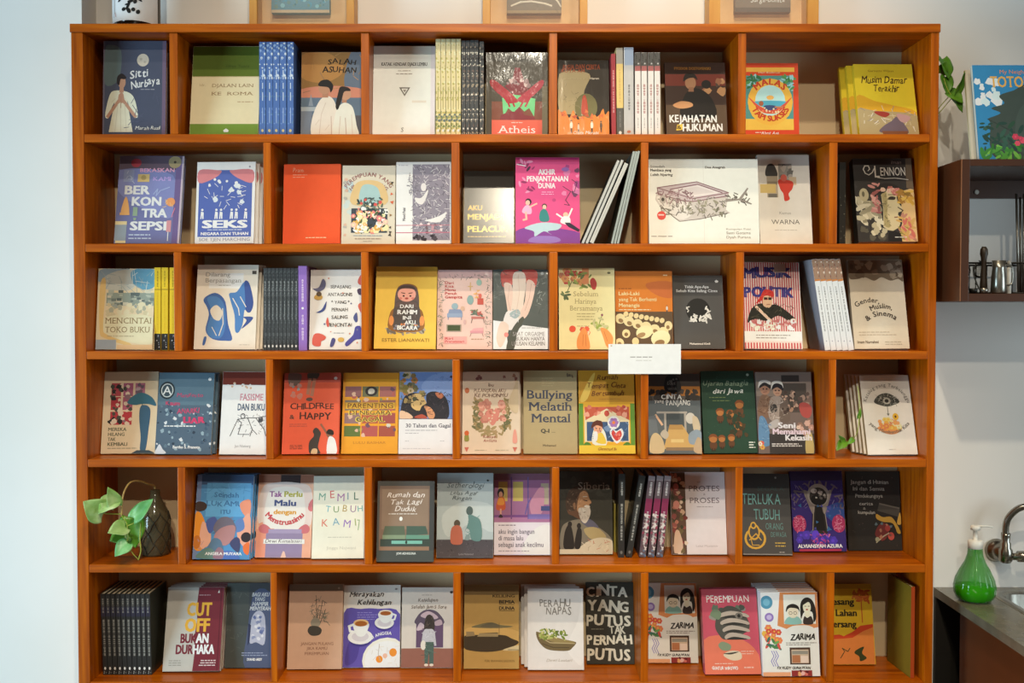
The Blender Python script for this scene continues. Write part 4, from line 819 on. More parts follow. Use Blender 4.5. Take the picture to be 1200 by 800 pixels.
bk('dark thick paperback with a pale face among pink and gold leaves', 2, 1005.8, 1076, 186, '34302c',
   [R(0, 0, 100, 100, '353230'), P('d8b47a', 66, 0, 76, 22, 78, 60, 100, 64, 100, 0), P('6a5a48', 88, 64, 100, 62, 100, 100, 90, 100), X('blob', 22, 14, 0, 4, 46, 66, 4, 9, '3d3a3a', '2b2926', '48443e'), X('leaf', 34, 15, 2, 24, 40, 50, 6, 13, 'b8b096', 'cfc8b0', '8a846e', '9a947c'),
    P('cdbc92', 44, 18, 46, 40, 44, 56, 54, 64, 72, 62, 70, 52, 72, 46, 79, 40, 77, 36, 71, 35, 70, 32, 74, 29, 70, 26, 73, 22, 70, 17, 60, 13, 50, 14), S('a89868', 46, 20, 47, 44, 45, 56, 52, 60, 54, 46, 52, 30, 56, 18), S('2b2624', 34, 58, 42, 68, 60, 70, 78, 64, 74, 60, 60, 63, 48, 58), X('flower', 9, 17, 46, 57, 74, 64, 3, 6, 'd8a090', 'c87a70', 'b06a60', 'e0b8a0'), S('3a3028', 54, 51, 60, 54, 68, 53, 66, 50, 58, 50), L('3a3028', 1.6, 71, 41, 79, 37, 76, 35), L('7a4a3c', 1.8, 64, 29, 72, 29.5), L('3a3028', 1.2, 56, 56, 68, 56), X('line', 26, 18, 44, 16, 56, 56, 2, 5, '8a7c54', '6a6044'),
    X('leaf', 34, 4, 74, 46, 96, 60, 4, 8, 'c89a3a', 'a87a34', 'd8b050', '8a6a2c'), X('leaf', 40, 5, 70, 4, 94, 32, 4, 8, 'd88a78', 'b8806a', 'c8a05a', 'c86a5c', '9a8a44'), X('leaf', 20, 16, 28, 34, 42, 72, 4, 8, 'c88a84', 'b06a68', '9a5a58', 'd8a098'), E(15, 56, 8, 8, 'b8ae8e'), E(14, 57, 2.4, 3.4, '6a6450'), X('blob', 14, 19, 6, 4, 48, 20, 4, 7, 'cfc6a8', 'd8ceb0', 'b8ae90', '5a564a'), P('22201f', 50, 0, 52, 12, 62, 13, 72, 10, 74, 0), G(62, 5, 22, 1, 'dcd8d0', .9),
    T('L', 36, 77, 14, 'd8d0c4', 'l', 8, .01), T('ENNON', 46, 79, 10, 'd8d0c4', 'l', 42, .01), L('d8d0c4', 1.2, 40, 77, 52, 75.5, 70, 76, 92, 74), L('d8d0c4', 1.6, 36, 88, 32, 83, 26, 80, 20, 82, 17, 87, 20, 91, 26, 91, 28, 87, 25, 85), T('Iman', 74, 93, 4, '8a7a70', 'c', 18, .01, .2, .3)], Y=.05, ln=.05, t=.03, tl=998, m='wrap', side='2d2a27')
sp('dark spine-out paperback in shadow beside the thick dark paperback', 2, [(983.5, 991, 984)], 190, '25221d', [X('blob', 14, 4, 0, 2, 100, 60, 8, 18, '4a463c', '8a8270', '37342c')], Y=.06)
# ---------------------------------------------------------------- row 3
bk('pale sepia paperback with a faded street and a blue patch of sky', 3, 111.5, 178.6, 314.8, 'd8c6a2',
   [S('8fa3b0', 0, 84, 40, 82, 55, 100, 10, 100, 0, 94), S('b8bab2', 6, 76, 60, 74, 70, 96, 40, 98, 12, 90), S('5f95b0', 60, 98, 100, 99, 100, 78, 80, 74, 62, 82), X('line', 30, 3, 10, 66, 98, 92, 8, 26, 'a8b0ac', 'c8ccc4', '90a0a4'), R(16, 54, 100, 70, '8d998f'), X('rect', 44, 4, 18, 55, 98, 72, 2, 5, '707c78', 'a8b0a4', 'c8c4b0', '5f6c6c'), X('blob', 26, 5, 18, 42, 98, 56, 3, 7, 'c8bc98', 'a8a894', 'dccfae', '98a09a'), S('e0d0ac', 16, 14, 16, 40, 100, 40, 100, 8, 50, 10), S('d8b878', 4, 80, 14, 84, 12, 30, 20, 18, 60, 8, 56, 5, 16, 14, 6, 24), R(0, 0, 36, 12, '9aa6b0'), R(38, 0, 100, 6, 'dcb688'), T('MENCINTAI', 16, 32, 7, '8a7450', 'l', 80, 0, 0, 0, 1), T('TOKO BUKU', 16, 21, 7, '8a7450', 'l', 78, 0, 0, 0, 1), G(20, 16, 60, 1, 'a89878', .8)], Y=.05, ln=.025, tl=115.6)
sp('yellow and black spine-out paperback', 3, [(180.8, 188.4, 181), (189.2, 197.8, 189.4), (198.6, 206.5, 198.8)], 313.3, 'e2b818', [R(0, 0, 100, 20, '2b2a28'), R(0, 73, 100, 74, '8a7020'), V_(50, 78, 96, 23, '7a6018'), V_(50, 24, 70, 17, 'c89a14'), X('blob', 8, 3, 20, 3, 80, 18, 5, 12, '8d9098', 'c8ccd4', '4a4c54')], group='yellow and black spines in the third row', Y=.06)
bk('pale grey beige paperback with two large flowing blue shapes', 3, 226.7, 299.2, 310.4, 'd8ccbc',
   [R(20, 72, 76, 90, 'dcd6d4'), T('Dilarang', 14, 86, 5, '8a857e', 'l', 40, 0, 0, 0, 1), T('Berpasangan', 14, 79, 5, '8a857e', 'l', 58, 0, 0, 0, 1), G(36, 75, 24, 1, 'a8a29a', .8), R(90, 89, 97, 93, '4a443e'),
    S('3f5f9a', 12, 58, 20, 64, 34, 66, 48, 56, 54, 30, 62, 12, 50, 10, 30, 12, 18, 22, 22, 40, 18, 50), S('4a78b0', 18, 60, 34, 62, 46, 52, 50, 30, 44, 14, 26, 14, 20, 24, 26, 44), S('d8ccbc', 24, 46, 34, 52, 44, 44, 40, 34, 30, 36), L('d8ccbc', 1.5, 44, 48, 46, 30, 40, 16), L('d8ccbc', 1.2, 28, 26, 36, 16), S('3f5f9a', 16, 14, 20, 14, 18, 6, 14, 5),
    S('4a78b0', 54, 66, 66, 68, 78, 80, 88, 74, 92, 54, 86, 44, 80, 46, 78, 30, 72, 20, 66, 22, 64, 40, 56, 58), S('3a4f8a', 78, 80, 86, 78, 94, 56, 90, 44, 82, 46, 80, 62), S('3a4f8a', 78, 38, 94, 38, 90, 32, 76, 24, 84, 34), L('d8ccbc', 1.6, 60, 60, 70, 48, 72, 40), L('d8ccbc', 1.4, 72, 62, 82, 50), G(74, 5, 18, 1, 'b0a498', .7)], Y=.045, ln=.04, tl=232, stk=(2, 2.4, .0165, 'beige and blue paperback'))
sp('dark charcoal spine-out paperback', 3, [(308.5 + 4.55 * i, 312.7 + 4.55 * i, 308.9 + 4.55 * i) for i in range(9)], 314, '3d4144', [X('blob', 60, 4, 0, 2, 100, 98, 12, 26, '5c6264', '4c5254', '2c3032'), V_(50, 40, 84, 23, '9aa0a2'), V_(50, 62, 66, 27, '3d4144'), E(50, 5, 22, 1.6, 'd8d8d4')], group='charcoal spines in the third row', Y=.06, m='wrap')
sp('purple spine-out paperback at the end of the charcoal spines', 3, [(350, 360, 349.6)], 311.5, '8a68b4', [V_(50, 58, 84, 27, 'd8c8ea'), V_(50, 12, 42, 27, 'd8c8ea'), V_(50, 27, 30, 34, '8a68b4'), E(50, 50, 14, 1.4, 'e8e0f0')], Y=.05, m='wrap')
bk('white paperback with small red and navy figures scattered around its title', 3, 362, 426.5, 315.7, 'd8d4d0',
   [T('SEPASANG', 56, 76, 4.2, '4a4644', 'c', 38, .02, 0, .2), T('ANTAGONIS', 55, 66.5, 4.2, '4a4644', 'c', 46, .02, 0, .2), T('* YANG *', 56, 57, 3.8, '4a4644', 'c', 34, .02, 0, .2), T('PERNAH', 55, 47.5, 4.2, '4a4644', 'c', 30, .02, 0, .2), T('SALING', 55, 38, 4.2, '4a4644', 'c', 30, .02, 0, .2), T('MENCINTAI', 55, 28.5, 4.2, '4a4644', 'c', 46, .02, 0, .2), G(54, 20, 24, 1, 'a8a4a2', .9, 2, 'c'), S('5c5c78', 8, 76, 16, 78, 22, 88, 28, 84, 26, 76, 14, 72, 4, 76), S('3f4a80', 12, 46, 22, 50, 30, 60, 28, 50, 20, 46), E(15, 65, 8, 3.5, 'b8924a'), E(16, 69, 5, 3, '5a4a3a'), S('c8584a', 6, 6, 8, 18, 18, 20, 30, 16, 28, 12, 22, 10, 20, 4), S('c8584a', 30, 34, 33, 40, 36, 30, 33, 28), S('4a4a7a', 38, 4, 42, 14, 48, 12, 44, 4), E(58, 12, 6, 3, 'c8a050'), S('4a4890', 66, 8, 80, 18, 84, 28, 94, 28, 96, 14, 84, 12, 70, 4), S('4a5280', 80, 40, 86, 46, 88, 36, 84, 34), S('c05a50', 88, 88, 94, 94, 100, 90, 100, 80, 88, 82), S('4a3a50', 86, 74, 92, 76, 98, 70, 90, 68), S('c8604a', 88, 54, 94, 58, 100, 50, 96, 44), X('dot', 10, 5, 10, 8, 90, 92, 1, 1.8, 'c8806a', '6a6a8a')], Y=.055, ln=.03)
bk('golden yellow paperback with a nesting doll figure', 3, 437.8, 510.5, 312.7, 'd8b040',
   [R(0, 88, 100, 100, 'b88a28'), X('leaf', 34, 5, 20, 20, 80, 25, 4, 7, '8a8070', 'a09684', '6a6258'), S('8a5a28', 23, 24, 25, 44, 34, 52, 33, 66, 38, 76, 52, 79, 66, 76, 70, 66, 69, 52, 78, 44, 80, 24, 52, 20), S('5c4a48', 32, 46, 33, 68, 42, 77, 60, 77, 70, 68, 71, 46, 62, 40, 40, 40), E(51, 66, 15, 9, 'd8988a'), S('4a3a38', 35, 70, 42, 76, 60, 76, 67, 70, 58, 73, 44, 73), L('4a3228', 1.4, 42, 68, 48, 67), L('4a3228', 1.4, 54, 67, 60, 68), E(51, 61, 3, 1.2, 'a04038'), S('4f4644', 30, 26, 32, 54, 42, 58, 51, 52, 60, 58, 71, 54, 74, 26, 52, 22), E(27, 34, 4, 6, 'd88a48'), E(77, 34, 4, 6, 'd88a48'), X('dot', 20, 6, 28, 24, 76, 30, 1.2, 2.2, '9a9a80', 'c87a40', '7a7a8a'), X('line', 24, 31, 34, 40, 70, 52, 2, 5, '6a5c58', '3a3230'), E(46, 64, 1.6, 1, '2a2220'), E(57, 64, 1.6, 1, '2a2220'), E(41, 61, 2.4, 1.4, 'c87468'), E(61, 61, 2.4, 1.4, 'c87468'), S('5c4a48', 33, 50, 36, 56, 51, 57, 66, 56, 69, 50, 60, 52, 51, 49, 42, 52),
    T('DARI', 52, 49, 4.2, 'e8e0d8', 'c', 22, .03, 0, .3), T('RAHIM', 53, 42, 5, 'f0e8e0', 'c', 32, .05, 0, .3), T('INI', 53, 35.5, 4.2, 'f0e8e0', 'c', 14, .03, 0, .3), T('AKU', 58, 29.5, 4.6, 'f0e8e0', 'c', 18, .04, 0, .3), T('BICARA', 54, 23, 5, 'f0e8e0', 'c', 34, .05, 0, .3), T('ESTER LIANAWATI', 51, 8.5, 4, '8a6a28', 'c', 76, .01)], Y=.045, ln=.05, tl=441.5)
bk('pink paperback with small drawings of furniture and plants', 3, 511.8, 576.8, 316.3, 'd8b4a8',
   [R(0, 90, 100, 100, 'c8a09c'), X('line', 60, 4, 3, 4, 10, 92, 3, 6, '5c5650', '8a7a70', '708070'), X('line', 60, 5, 89, 4, 97, 92, 3, 6, '5c5650', '8a7a70', '708070'), X('line', 24, 6, 12, 89, 90, 93, 3, 5, '6a625c', '8a8078'), T('Dari', 14, 82, 3.4, 'b03a3a', 'l', 16, .03, 0, .2), T('Kita', 14, 77.5, 3.4, 'b03a3a', 'l', 16, .03, 0, .2), T('Menu', 14, 73, 3.4, 'b03a3a', 'l', 20, .03, 0, .2), T('Penuh', 14, 68.5, 3.4, 'b03a3a', 'l', 22, .03, 0, .2), T('Gempita', 14, 64, 3.4, 'b03a3a', 'l', 32, .03, 0, .2),
    E(76, 84, 5, 4, '8aa89a'), L('c8a05a', 1.5, 60, 84, 60, 74), L('c8a05a', 1.5, 56, 79, 64, 79), X('leaf', 10, 7, 68, 64, 80, 74, 2, 4, 'd8a05a', 'c88a50'), E(60, 62, 6, 6, '7f9a96'), R(73, 56, 84, 64, 'b8483a'), E(78, 67, 3, 3, 'c8584a'), E(32, 54, 6, 4, '8aa0a8'), R(18, 40, 46, 45, '8a98b0'), P('7a88a4', 20, 45, 22, 50, 44, 50, 46, 45), L('6a789a', 1.2, 20, 40, 20, 37), L('6a789a', 1.2, 44, 40, 44, 37), E(46, 51, 4, 3, 'c8a088'), R(62, 38, 86, 41, 'b86a60'), L('6a5a58', 1.2, 64, 38, 62, 33), L('6a5a58', 1.2, 84, 38, 86, 33), X('leaf', 18, 8, 62, 42, 86, 49, 3, 5, '7a7a58', 'b05048', '5a6a5a'), R(17, 22, 44, 31, '9a8a78'), R(19, 23, 42, 30, '3f4a2c'), R(60, 20, 84, 23, 'c88a90'), P('d89a9a', 62, 23, 66, 26, 84, 27, 84, 23), L('8a6a68', 1, 62, 20, 60, 16), L('8a6a68', 1, 82, 20, 84, 16), R(12, 7, 54, 16, 'd89a94'), T('Riri', 15, 12, 2.8, 'b03a3a', 'l', 14, .02), T('Pranatasari', 15, 8.3, 2.8, 'b03a3a', 'l', 34, .02), E(50, 34, 2.5, 3, 'c8a09a'), G(62, 12, 26, 1, 'a88a70', 1.2)], Y=.06, ln=.035, m='wrap')
bk('dark green paperback showing long pale legs in red cuffs above white', 3, 577.5, 643.4, 315.7, '4a504c',
   [R(0, 0, 100, 100, '4c524e'), P('e4e2e2', 0, 0, 0, 36, 22, 34, 28, 0), P('e4e2e2', 38, 0, 42, 22, 54, 30, 100, 26, 100, 0), S('b8463e', 16, 98, 16, 80, 26, 78, 40, 84, 46, 100), S('b8463e', 54, 100, 54, 86, 68, 82, 78, 78, 80, 98), S('d8b8a8', 20, 82, 34, 80, 38, 60, 40, 44, 28, 46, 24, 60), S('e0c4b4', 36, 92, 46, 98, 58, 94, 60, 80, 56, 60, 52, 40, 40, 30, 32, 42, 36, 66), S('d8b8a8', 62, 86, 76, 82, 74, 66, 64, 44, 54, 38, 50, 46, 58, 60), S('ddd0cc', 18, 30, 24, 46, 36, 48, 44, 42, 48, 34, 42, 26, 28, 24), S('9aa8a8', 30, 44, 44, 50, 50, 44, 40, 38), S('dcc0b0', 6, 14, 14, 34, 28, 30, 26, 18, 14, 2), S('4a4c42', 24, 0, 34, 24, 52, 40, 56, 36, 44, 20, 38, 0), E(24, 18, 4, 3, 'd88078'), L('c09a88', .8, 30, 80, 27, 62, 32, 48), L('c8a894', .8, 46, 94, 48, 70, 42, 44), L('b89080', .8, 70, 82, 66, 64, 58, 48), X('line', 22, 31, 2, 60, 18, 98, 4, 9, '5f6662', '3f4541', '6f7672'), X('line', 26, 32, 80, 44, 98, 96, 4, 9, '5f6662', '8a908a', '3f4541'), X('line', 14, 33, 34, 36, 48, 50, 2, 5, '8494a0', 'c8c4c8'),
    G(52, 26, 42, 1, 'a8a4a4', 1), T('SAAT ORGASME', 94, 16.5, 5, '8a8684', 'r', 58, .01), T('BUKAN HANYA', 94, 10.5, 5, '7a7674', 'r', 52, .02), T('URUSAN KELAMIN', 94, 4.5, 5, '7a7674', 'r', 60, .02), E(90, 95, 3, 2, '9aa09c')], Y=.06, ln=.036, m='wrap')
bk('pale yellow paperback with orange hands and flowers', 3, 655, 721.4, 314, 'd8cc96',
   [X('flower', 12, 4, 4, 82, 44, 98, 4, 9, 'b06a4a', 'b83a34', 'c88a50', '9a4a3c'), P('c88050', 42, 100, 42, 80, 54, 80, 54, 100), X('leaf', 14, 5, 14, 76, 60, 94, 4, 7, '6a7a3a', '8a9a4a', '55683a'), S('a83430', 56, 84, 62, 88, 68, 82, 66, 74, 60, 74), L('6a6a40', 1.6, 24, 84, 16, 72), X('leaf', 8, 6, 6, 62, 18, 72, 4, 6, '4a5a3a', '5f6f44'), T('Sebelum', 48, 65, 6, '9a8c60', 'c', 44, 0, 0, 0, 1), T('Harinya', 48, 56, 6, '9a8c60', 'c', 38, 0, 0, 0, 1), T('Bersamanya', 49, 47.5, 6, '9a8c60', 'c', 58, 0, 0, 0, 1), G(32, 43, 34, 3, 'a89a6a', 1, 3.4), G(32, 28, 24, 1, 'b0a272', 1), L('7a8a40', 1.5, 68, 24, 76, 40), E(77, 42, 2, 1.6, '8a4a5a'), X('leaf', 14, 7, 60, 24, 86, 38, 4, 7, '8a9a44', 'a8ac60', 'b8b080'), X('flower', 5, 8, 38, 16, 66, 26, 4, 6, 'd85a3a', 'c84a34', 'e0c8a0'), E(24, 25, 6, 4, 'cf4a2c'),
    S('e08a44', 34, 0, 32, 12, 40, 24, 46, 26, 52, 16, 54, 0), S('e08a44', 92, 2, 96, 14, 86, 24, 74, 26, 78, 16, 84, 4), L('b8602c', .8, 42, 4, 43, 18), L('b8602c', .8, 48, 4, 47, 18), L('b8602c', .8, 86, 10, 80, 22), E(90, 94, 3, 1.4, '6a6444')], Y=.05, ln=.035, m='wrap')
bk('orange paperback with rows of pale knotted shapes on its lower half', 3, 721.8, 789.5, 317.7, 'c8701c',
   [R(0, 94, 100, 100, 'a85a14'), S('b8602a', 54, 84, 100, 86, 100, 66, 70, 70), R(0, 44, 100, 48, 'e09040'), R(0, 0, 100, 48, '5c4630'), *[E(18 + 9 * i, 45 - 1.2 * i, 4.2, 3.4, 'd8c08a', -30) for i in range(8)], *[E(8 + 15 * i, 39 - 3.4 * i, 9, 6.4, 'dcc490', -28) for i in range(6)], *[E(9 + 15 * i, 36.5 - 3.4 * i, 4.5, 2.6, '8a6a44', -28) for i in range(6)], E(50, 22, 15, 8, 'e2cc9a', 20), E(44, 18, 8, 3, '9a7a50', 20), E(78, 14, 17, 10, 'e6d2a4', 16), E(76, 8, 9, 4, '8a6a44', 16), E(18, 20, 7, 5.5, 'd8c08a'), E(18, 19, 3.4, 2.4, '7a5c3a'), E(34, 10, 6, 5, 'd8c08a'), E(6, 8, 8, 6, 'dcc490'), E(6, 7, 3.6, 2.4, '8a6a44'), E(92, 30, 7, 6, 'dcc490'), E(91, 28, 3, 2.6, '8a6a44'),
    G(6, 77, 26, 1, '7a4414', .9), T('Laki-Laki', 6, 69, 4.6, 'f0c890', 'l', 36, .02), T('yang Tak Berhenti', 6, 61.5, 4.6, 'f0c890', 'l', 66, .01), T('Menangis', 6, 54, 4.6, 'f0c890', 'l', 36, .02), G(6, 50, 74, 1, 'f4d8b0', .8), *man(90, 46, 10, 'd8a878', '3a2a20', 'c8c4b8', '4a4640'), T('ma', 88, 94, 2, 'e8c8a0', 'c', 7, .03)], Y=.055, ln=.035, t=.014)
bk('charcoal paperback with a dark round opening ringed by white leaves', 3, 790.5, 850.5, 322.7, '4a4846',
   [E(49, 52, 24, 16.5, '1c1b19'), X('leaf', 20, 4, 34, 37, 66, 45, 4, 6, 'd8d4cc', 'c8c4bc'), X('leaf', 10, 5, 62, 42, 72, 56, 3, 6, 'd8d4cc', 'c8c4bc'), X('leaf', 4, 6, 27, 50, 31, 58, 2, 4, 'c8c4bc'), R(0, 97, 100, 100, '3a3836'), T('Tidak Apa-Apa', 48, 82.5, 3.6, 'e0dcd6', 'c', 48, .02, 0, 0, 1), T('Sebab Kita Saling Cinta', 48, 77, 3.6, 'e0dcd6', 'c', 82, .02, 0, 0, 1), T('Mohammad Kindi', 50, 5.5, 2.6, 'd8d4ce', 'c', 40, .03), P('d8d4ce', 84, 92, 88, 94, 92, 92, 90, 90, 86, 90)], Y=.06, ln=.05, m='wrap')
bk('red and white striped paperback with a figure in a red headscarf', 3, 872.9, 941, 307.5, 'd8c8c0',
   [*[R(i * 4, 9, i * 4 + 2, 100, 'b8444a') for i in range(26)], R(0, 9, 100, 20, 'e2dcd4'), *[R(i * 5, 0, i * 5 + 2.4, 7, 'b8444a') for i in range(20)], G(20, 15, 60, 2, '8a8078', .9, 3), T('MUSIK', 44, 82, 11, '35306a', 'c', 86, .07, 0, .3), T('POLITIK', 46, 60, 11, '3a3478', 'c', 86, .07, 0, .3), R(56, 88, 76, 98, 'b0948a'), S('26241c', 6, 30, 14, 46, 30, 52, 44, 50, 60, 50, 84, 38, 92, 32, 78, 32, 60, 38, 40, 32, 20, 34), L('d8b8a0', 5, 22, 48, 46, 32), E(42, 55, 8, 7, 'd0a888'), R(36, 55, 48, 58, '26241c'), S('b82a22', 22, 52, 30, 60, 38, 68, 52, 66, 53, 60, 42, 58, 34, 56), E(86, 32, 6, 3, 'd8b8a0'), S('d0a888', 34, 50, 36, 60, 48, 60, 50, 52, 44, 47), R(36, 56, 42, 59, '26241c'), R(43.5, 56, 49, 59, '26241c'), L('8a5040', 1.2, 40, 50.5, 46, 51), X('line', 34, 31, 12, 34, 84, 50, 3, 8, '4a4634', '14120c', '5c5640'), X('line', 10, 32, 24, 56, 50, 66, 3, 7, '8a1c18', 'd04a3c'), X('blob', 50, 6, 8, 22, 90, 32, 2, 5, 'e4d8c8', 'd0a8a0', 'b86a68', 'efe6da')], Y=.05, ln=.05, tl=872)
sp('white spine-out paperback leaning with its neighbours, brown top', 3, [(967 + 6.9 * i, 973.7 + 6.9 * i, 950.8 + 6.75 * i) for i in range(5)], 303, 'dcd8d8', [R(0, 76, 100, 78, 'c07a40'), R(0, 78, 100, 100, '9a7a64'), X('blob', 10, 3, 0, 80, 100, 99, 10, 22, 'd8c8b8', '8a5a48', 'c8a890'), V_(50, 46, 70, 27, '6a6866'), V_(50, 57, 60, 30, 'dcd8d8'), V_(50, 20, 42, 27, '6a6866'), E(50, 10, 12, .8, 'a8a8b0')], group='leaning white spines in the third row', Y=.035, yb=None, side='8f8f98')
bk('grey beige paperback with a brown patterned top and a curved title', 3, 1001.5, 1066.4, 304.6, 'd2c4ae',
   [S('7a6854', 0, 100, 0, 80, 14, 78, 30, 80, 46, 76, 60, 80, 76, 76, 90, 78, 100, 76, 100, 100), X('blob', 26, 4, 2, 80, 98, 98, 4, 9, '94826c', '6a5846', 'a8967e', 'b8a890'), A('Gender,', 36, 28, 40, 99, 5.4, '4a4038', .03), A('Muslim,', 56, 20, 42, 92, 5.4, '4a4038', .03), A('& Sinema', 54, 14, 38, 92, 5.8, '4a4038', .03), G(10, 18, 70, 2, 'b8a48c', .8, 3), T('Imam Nurrahmi', 6, 6, 3, '6a5c4c', 'l', 38, .03), G(56, 7, 34, 2, 'b0a088', .8, 2.6)], Y=.05, ln=.06, tl=985.5)
# ---------------------------------------------------------------- row 4
bk('cream paperback with a blue figure under an umbrella and red portraits', 4, 113.5, 182, 435.7, 'd8c4a4', yb=532.8, art=
   [*[R(x, y, x + 18, y + 16, c) for x, y, c in ((14, 70, 'a8444e'), (36, 70, 'a05a78'), (58, 70, 'a86a84'), (14, 53, 'b03a44'), (36, 53, 'a85a70'), (14, 35, 'b03a44'), (36, 35, 'b43a44'))], X('blob', 26, 4, 15, 36, 34, 84, 3, 6, '4a4a44', 'd8c4b0', '2f2c2c'), X('blob', 14, 5, 37, 36, 52, 84, 3, 6, '4a4a44', 'd8c4b0', '8a6a74'), X('blob', 8, 6, 59, 72, 74, 84, 3, 5, 'b8a0a8', '6a5a6a'), S('3f7286', 44, 62, 56, 71, 72, 74, 90, 68, 98, 58, 84, 60, 70, 60, 58, 59), L('3f6270', 1.4, 72, 60, 74, 54), S('3c5e78', 68, 55, 74, 59, 84, 57, 88, 50, 86, 30, 82, 4, 72, 4, 72, 20, 68, 40), P('3c4a54', 56, 0, 66, 4, 88, 4, 98, 1, 98, 0),
    T('MEREKA', 12, 27.5, 4, '5a5c48', 'l', 33, .03), T('HILANG', 12, 21.5, 4, '5a5c48', 'l', 30, .03), T('TAK', 12, 15.5, 4, '5a5c48', 'l', 14, .03), T('KEMBALI', 12, 9.5, 4, '5a5c48', 'l', 36, .03), G(12, 6, 54, 1, '8a8470', .9)], ln=.04, tl=121.5)
bk('slate blue paperback with a circled A and red scrawled lettering over a crowd', 4, 181, 247, 436.8, '4d6072', yb=533.5, art=
   [R(0, 60, 100, 100, '567080'), X('blob', 80, 4, 2, 6, 98, 62, 1.5, 4, '2f3c4c', '8aa0ac', '5c7484', 'c8ccd0', '405468'), E(16, 78, 14, 11, '2f3a40'), E(16, 78, 11, 8.6, 'c8ccc8'), E(16, 78, 9.4, 7.4, '3d4c54'), T('A', 16, 73, 10, 'd8dad4', 'c', 15, .01), T('Manifesto', 58, 70, 4.6, 'b04a6a', 'c', 48, .02, .1, .4), T('Kaum', 28, 60, 5, 'b83a60', 'c', 26, .03, 0, .4), T('ANARKI', 56, 50, 6, 'b84468', 'c', 40, .03, 0, .4), T('LIAR', 68, 38, 7, 'c83a64', 'c', 38, .07, 0, .3), G(14, 33.5, 74, 1, 'e8e8e8', 1.4), T('Bertho S. Pranoto', 56, 7, 3.4, 'e8eaec', 'c', 48, .05), E(92, 92, 3, 2, 'e0e2e4'), S('c8ccd4', 0, 0, 4, 8, 8, 12, 14, 6, 20, 1)], ln=.04, tl=187, m='wrap', stk=(1, 3.0, .0165, 'slate blue paperback with brown edge'))
bk('white paperback with two sketched men fighting below a top painted in shadow', 4, 256.5, 315.5, 435.7, 'dcdad8', yb=533.8, art=
   [R(0, 84, 100, 100, '6e2c20'), X('dot', 14, 4, 10, 80, 60, 86, 1.5, 3, 'e8e4e0', 'c8a890'), T('FASISME', 60, 65, 8, 'c07a8a', 'c', 46, .02, 0, 0, 1), T('DAN BUKU', 60, 53, 8, '4a5a70', 'c', 54, .04), L('3a3a3e', 1.4, 20, 22, 34, 42, 42, 38, 36, 24), L('3a3a3e', 1.4, 34, 42, 54, 44, 64, 30, 60, 22), L('3a3a3e', 1.4, 54, 44, 70, 44, 88, 30, 92, 22), L('3a3a3e', 1.4, 70, 44, 90, 46, 92, 54), L('3a3a3e', 1.2, 36, 24, 58, 24), L('3a3a3e', 1.2, 64, 30, 74, 24), E(44, 46, 5, 3.5, '4a4a4e'), E(44, 46, 3.4, 2.2, 'dcdad8'), E(80, 42, 5, 3.5, '4a4a4e'), X('line', 40, 6, 26, 24, 90, 48, 3, 7, '5a5a60', '8a8a8e'), T('Jan Nieberg', 46, 8.5, 3, '8a8a90', 'c', 32)], ln=.04, tl=263)  # dark band at the top is the shelf's shadow put into the print
bk('coral red paperback with a child being lifted by raised hands', 4, 329.8, 396.6, 437, 'd8583a', yb=533.6, art=
   [R(0, 88, 100, 100, 'b04a3c'), S('6a5a54', 8, 100, 10, 84, 26, 86, 30, 98), S('4a4640', 42, 100, 44, 90, 58, 92, 62, 100), L('a8705a', 6, 46, 92, 43, 74), L('a8705a', 6, 54, 92, 50, 72), E(46, 67, 6, 2.4, '5a4a44'), X('blob', 10, 4, 12, 70, 30, 86, 3, 6, 'b08a84', '8aa0a4', 'c87a6a'), T('CHILDFREE', 52, 55, 7, '4a2a22', 'c', 78, .03, 0, .35), T('&', 16, 43, 5, '5a3a30', 'c', 8, .03), T('HAPPY', 58, 42, 8, '4a2a22', 'c', 56, .03, 0, .35), G(12, 36, 34, 2, 'b05040', .9, 2.4), S('3f3834', 50, 0, 48, 14, 56, 22, 54, 28, 60, 32, 68, 26, 66, 18, 64, 8, 68, 0), S('c8a880', 52, 0, 54, 6, 62, 6, 62, 0), L('8a5a44', 3.5, 68, 36, 84, 20), E(84, 24, 6, 4.5, '8a5a44'), S('2a201c', 78, 25, 82, 30, 90, 28, 90, 23), S('e4e0dc', 82, 20, 92, 19, 97, 8, 96, 0, 80, 0), G(14, 10, 26, 3, '8a4030', .9, 2), E(92, 93, 3, 2, 'e8c8c0')], ln=.05, tl=333, m='wrap')
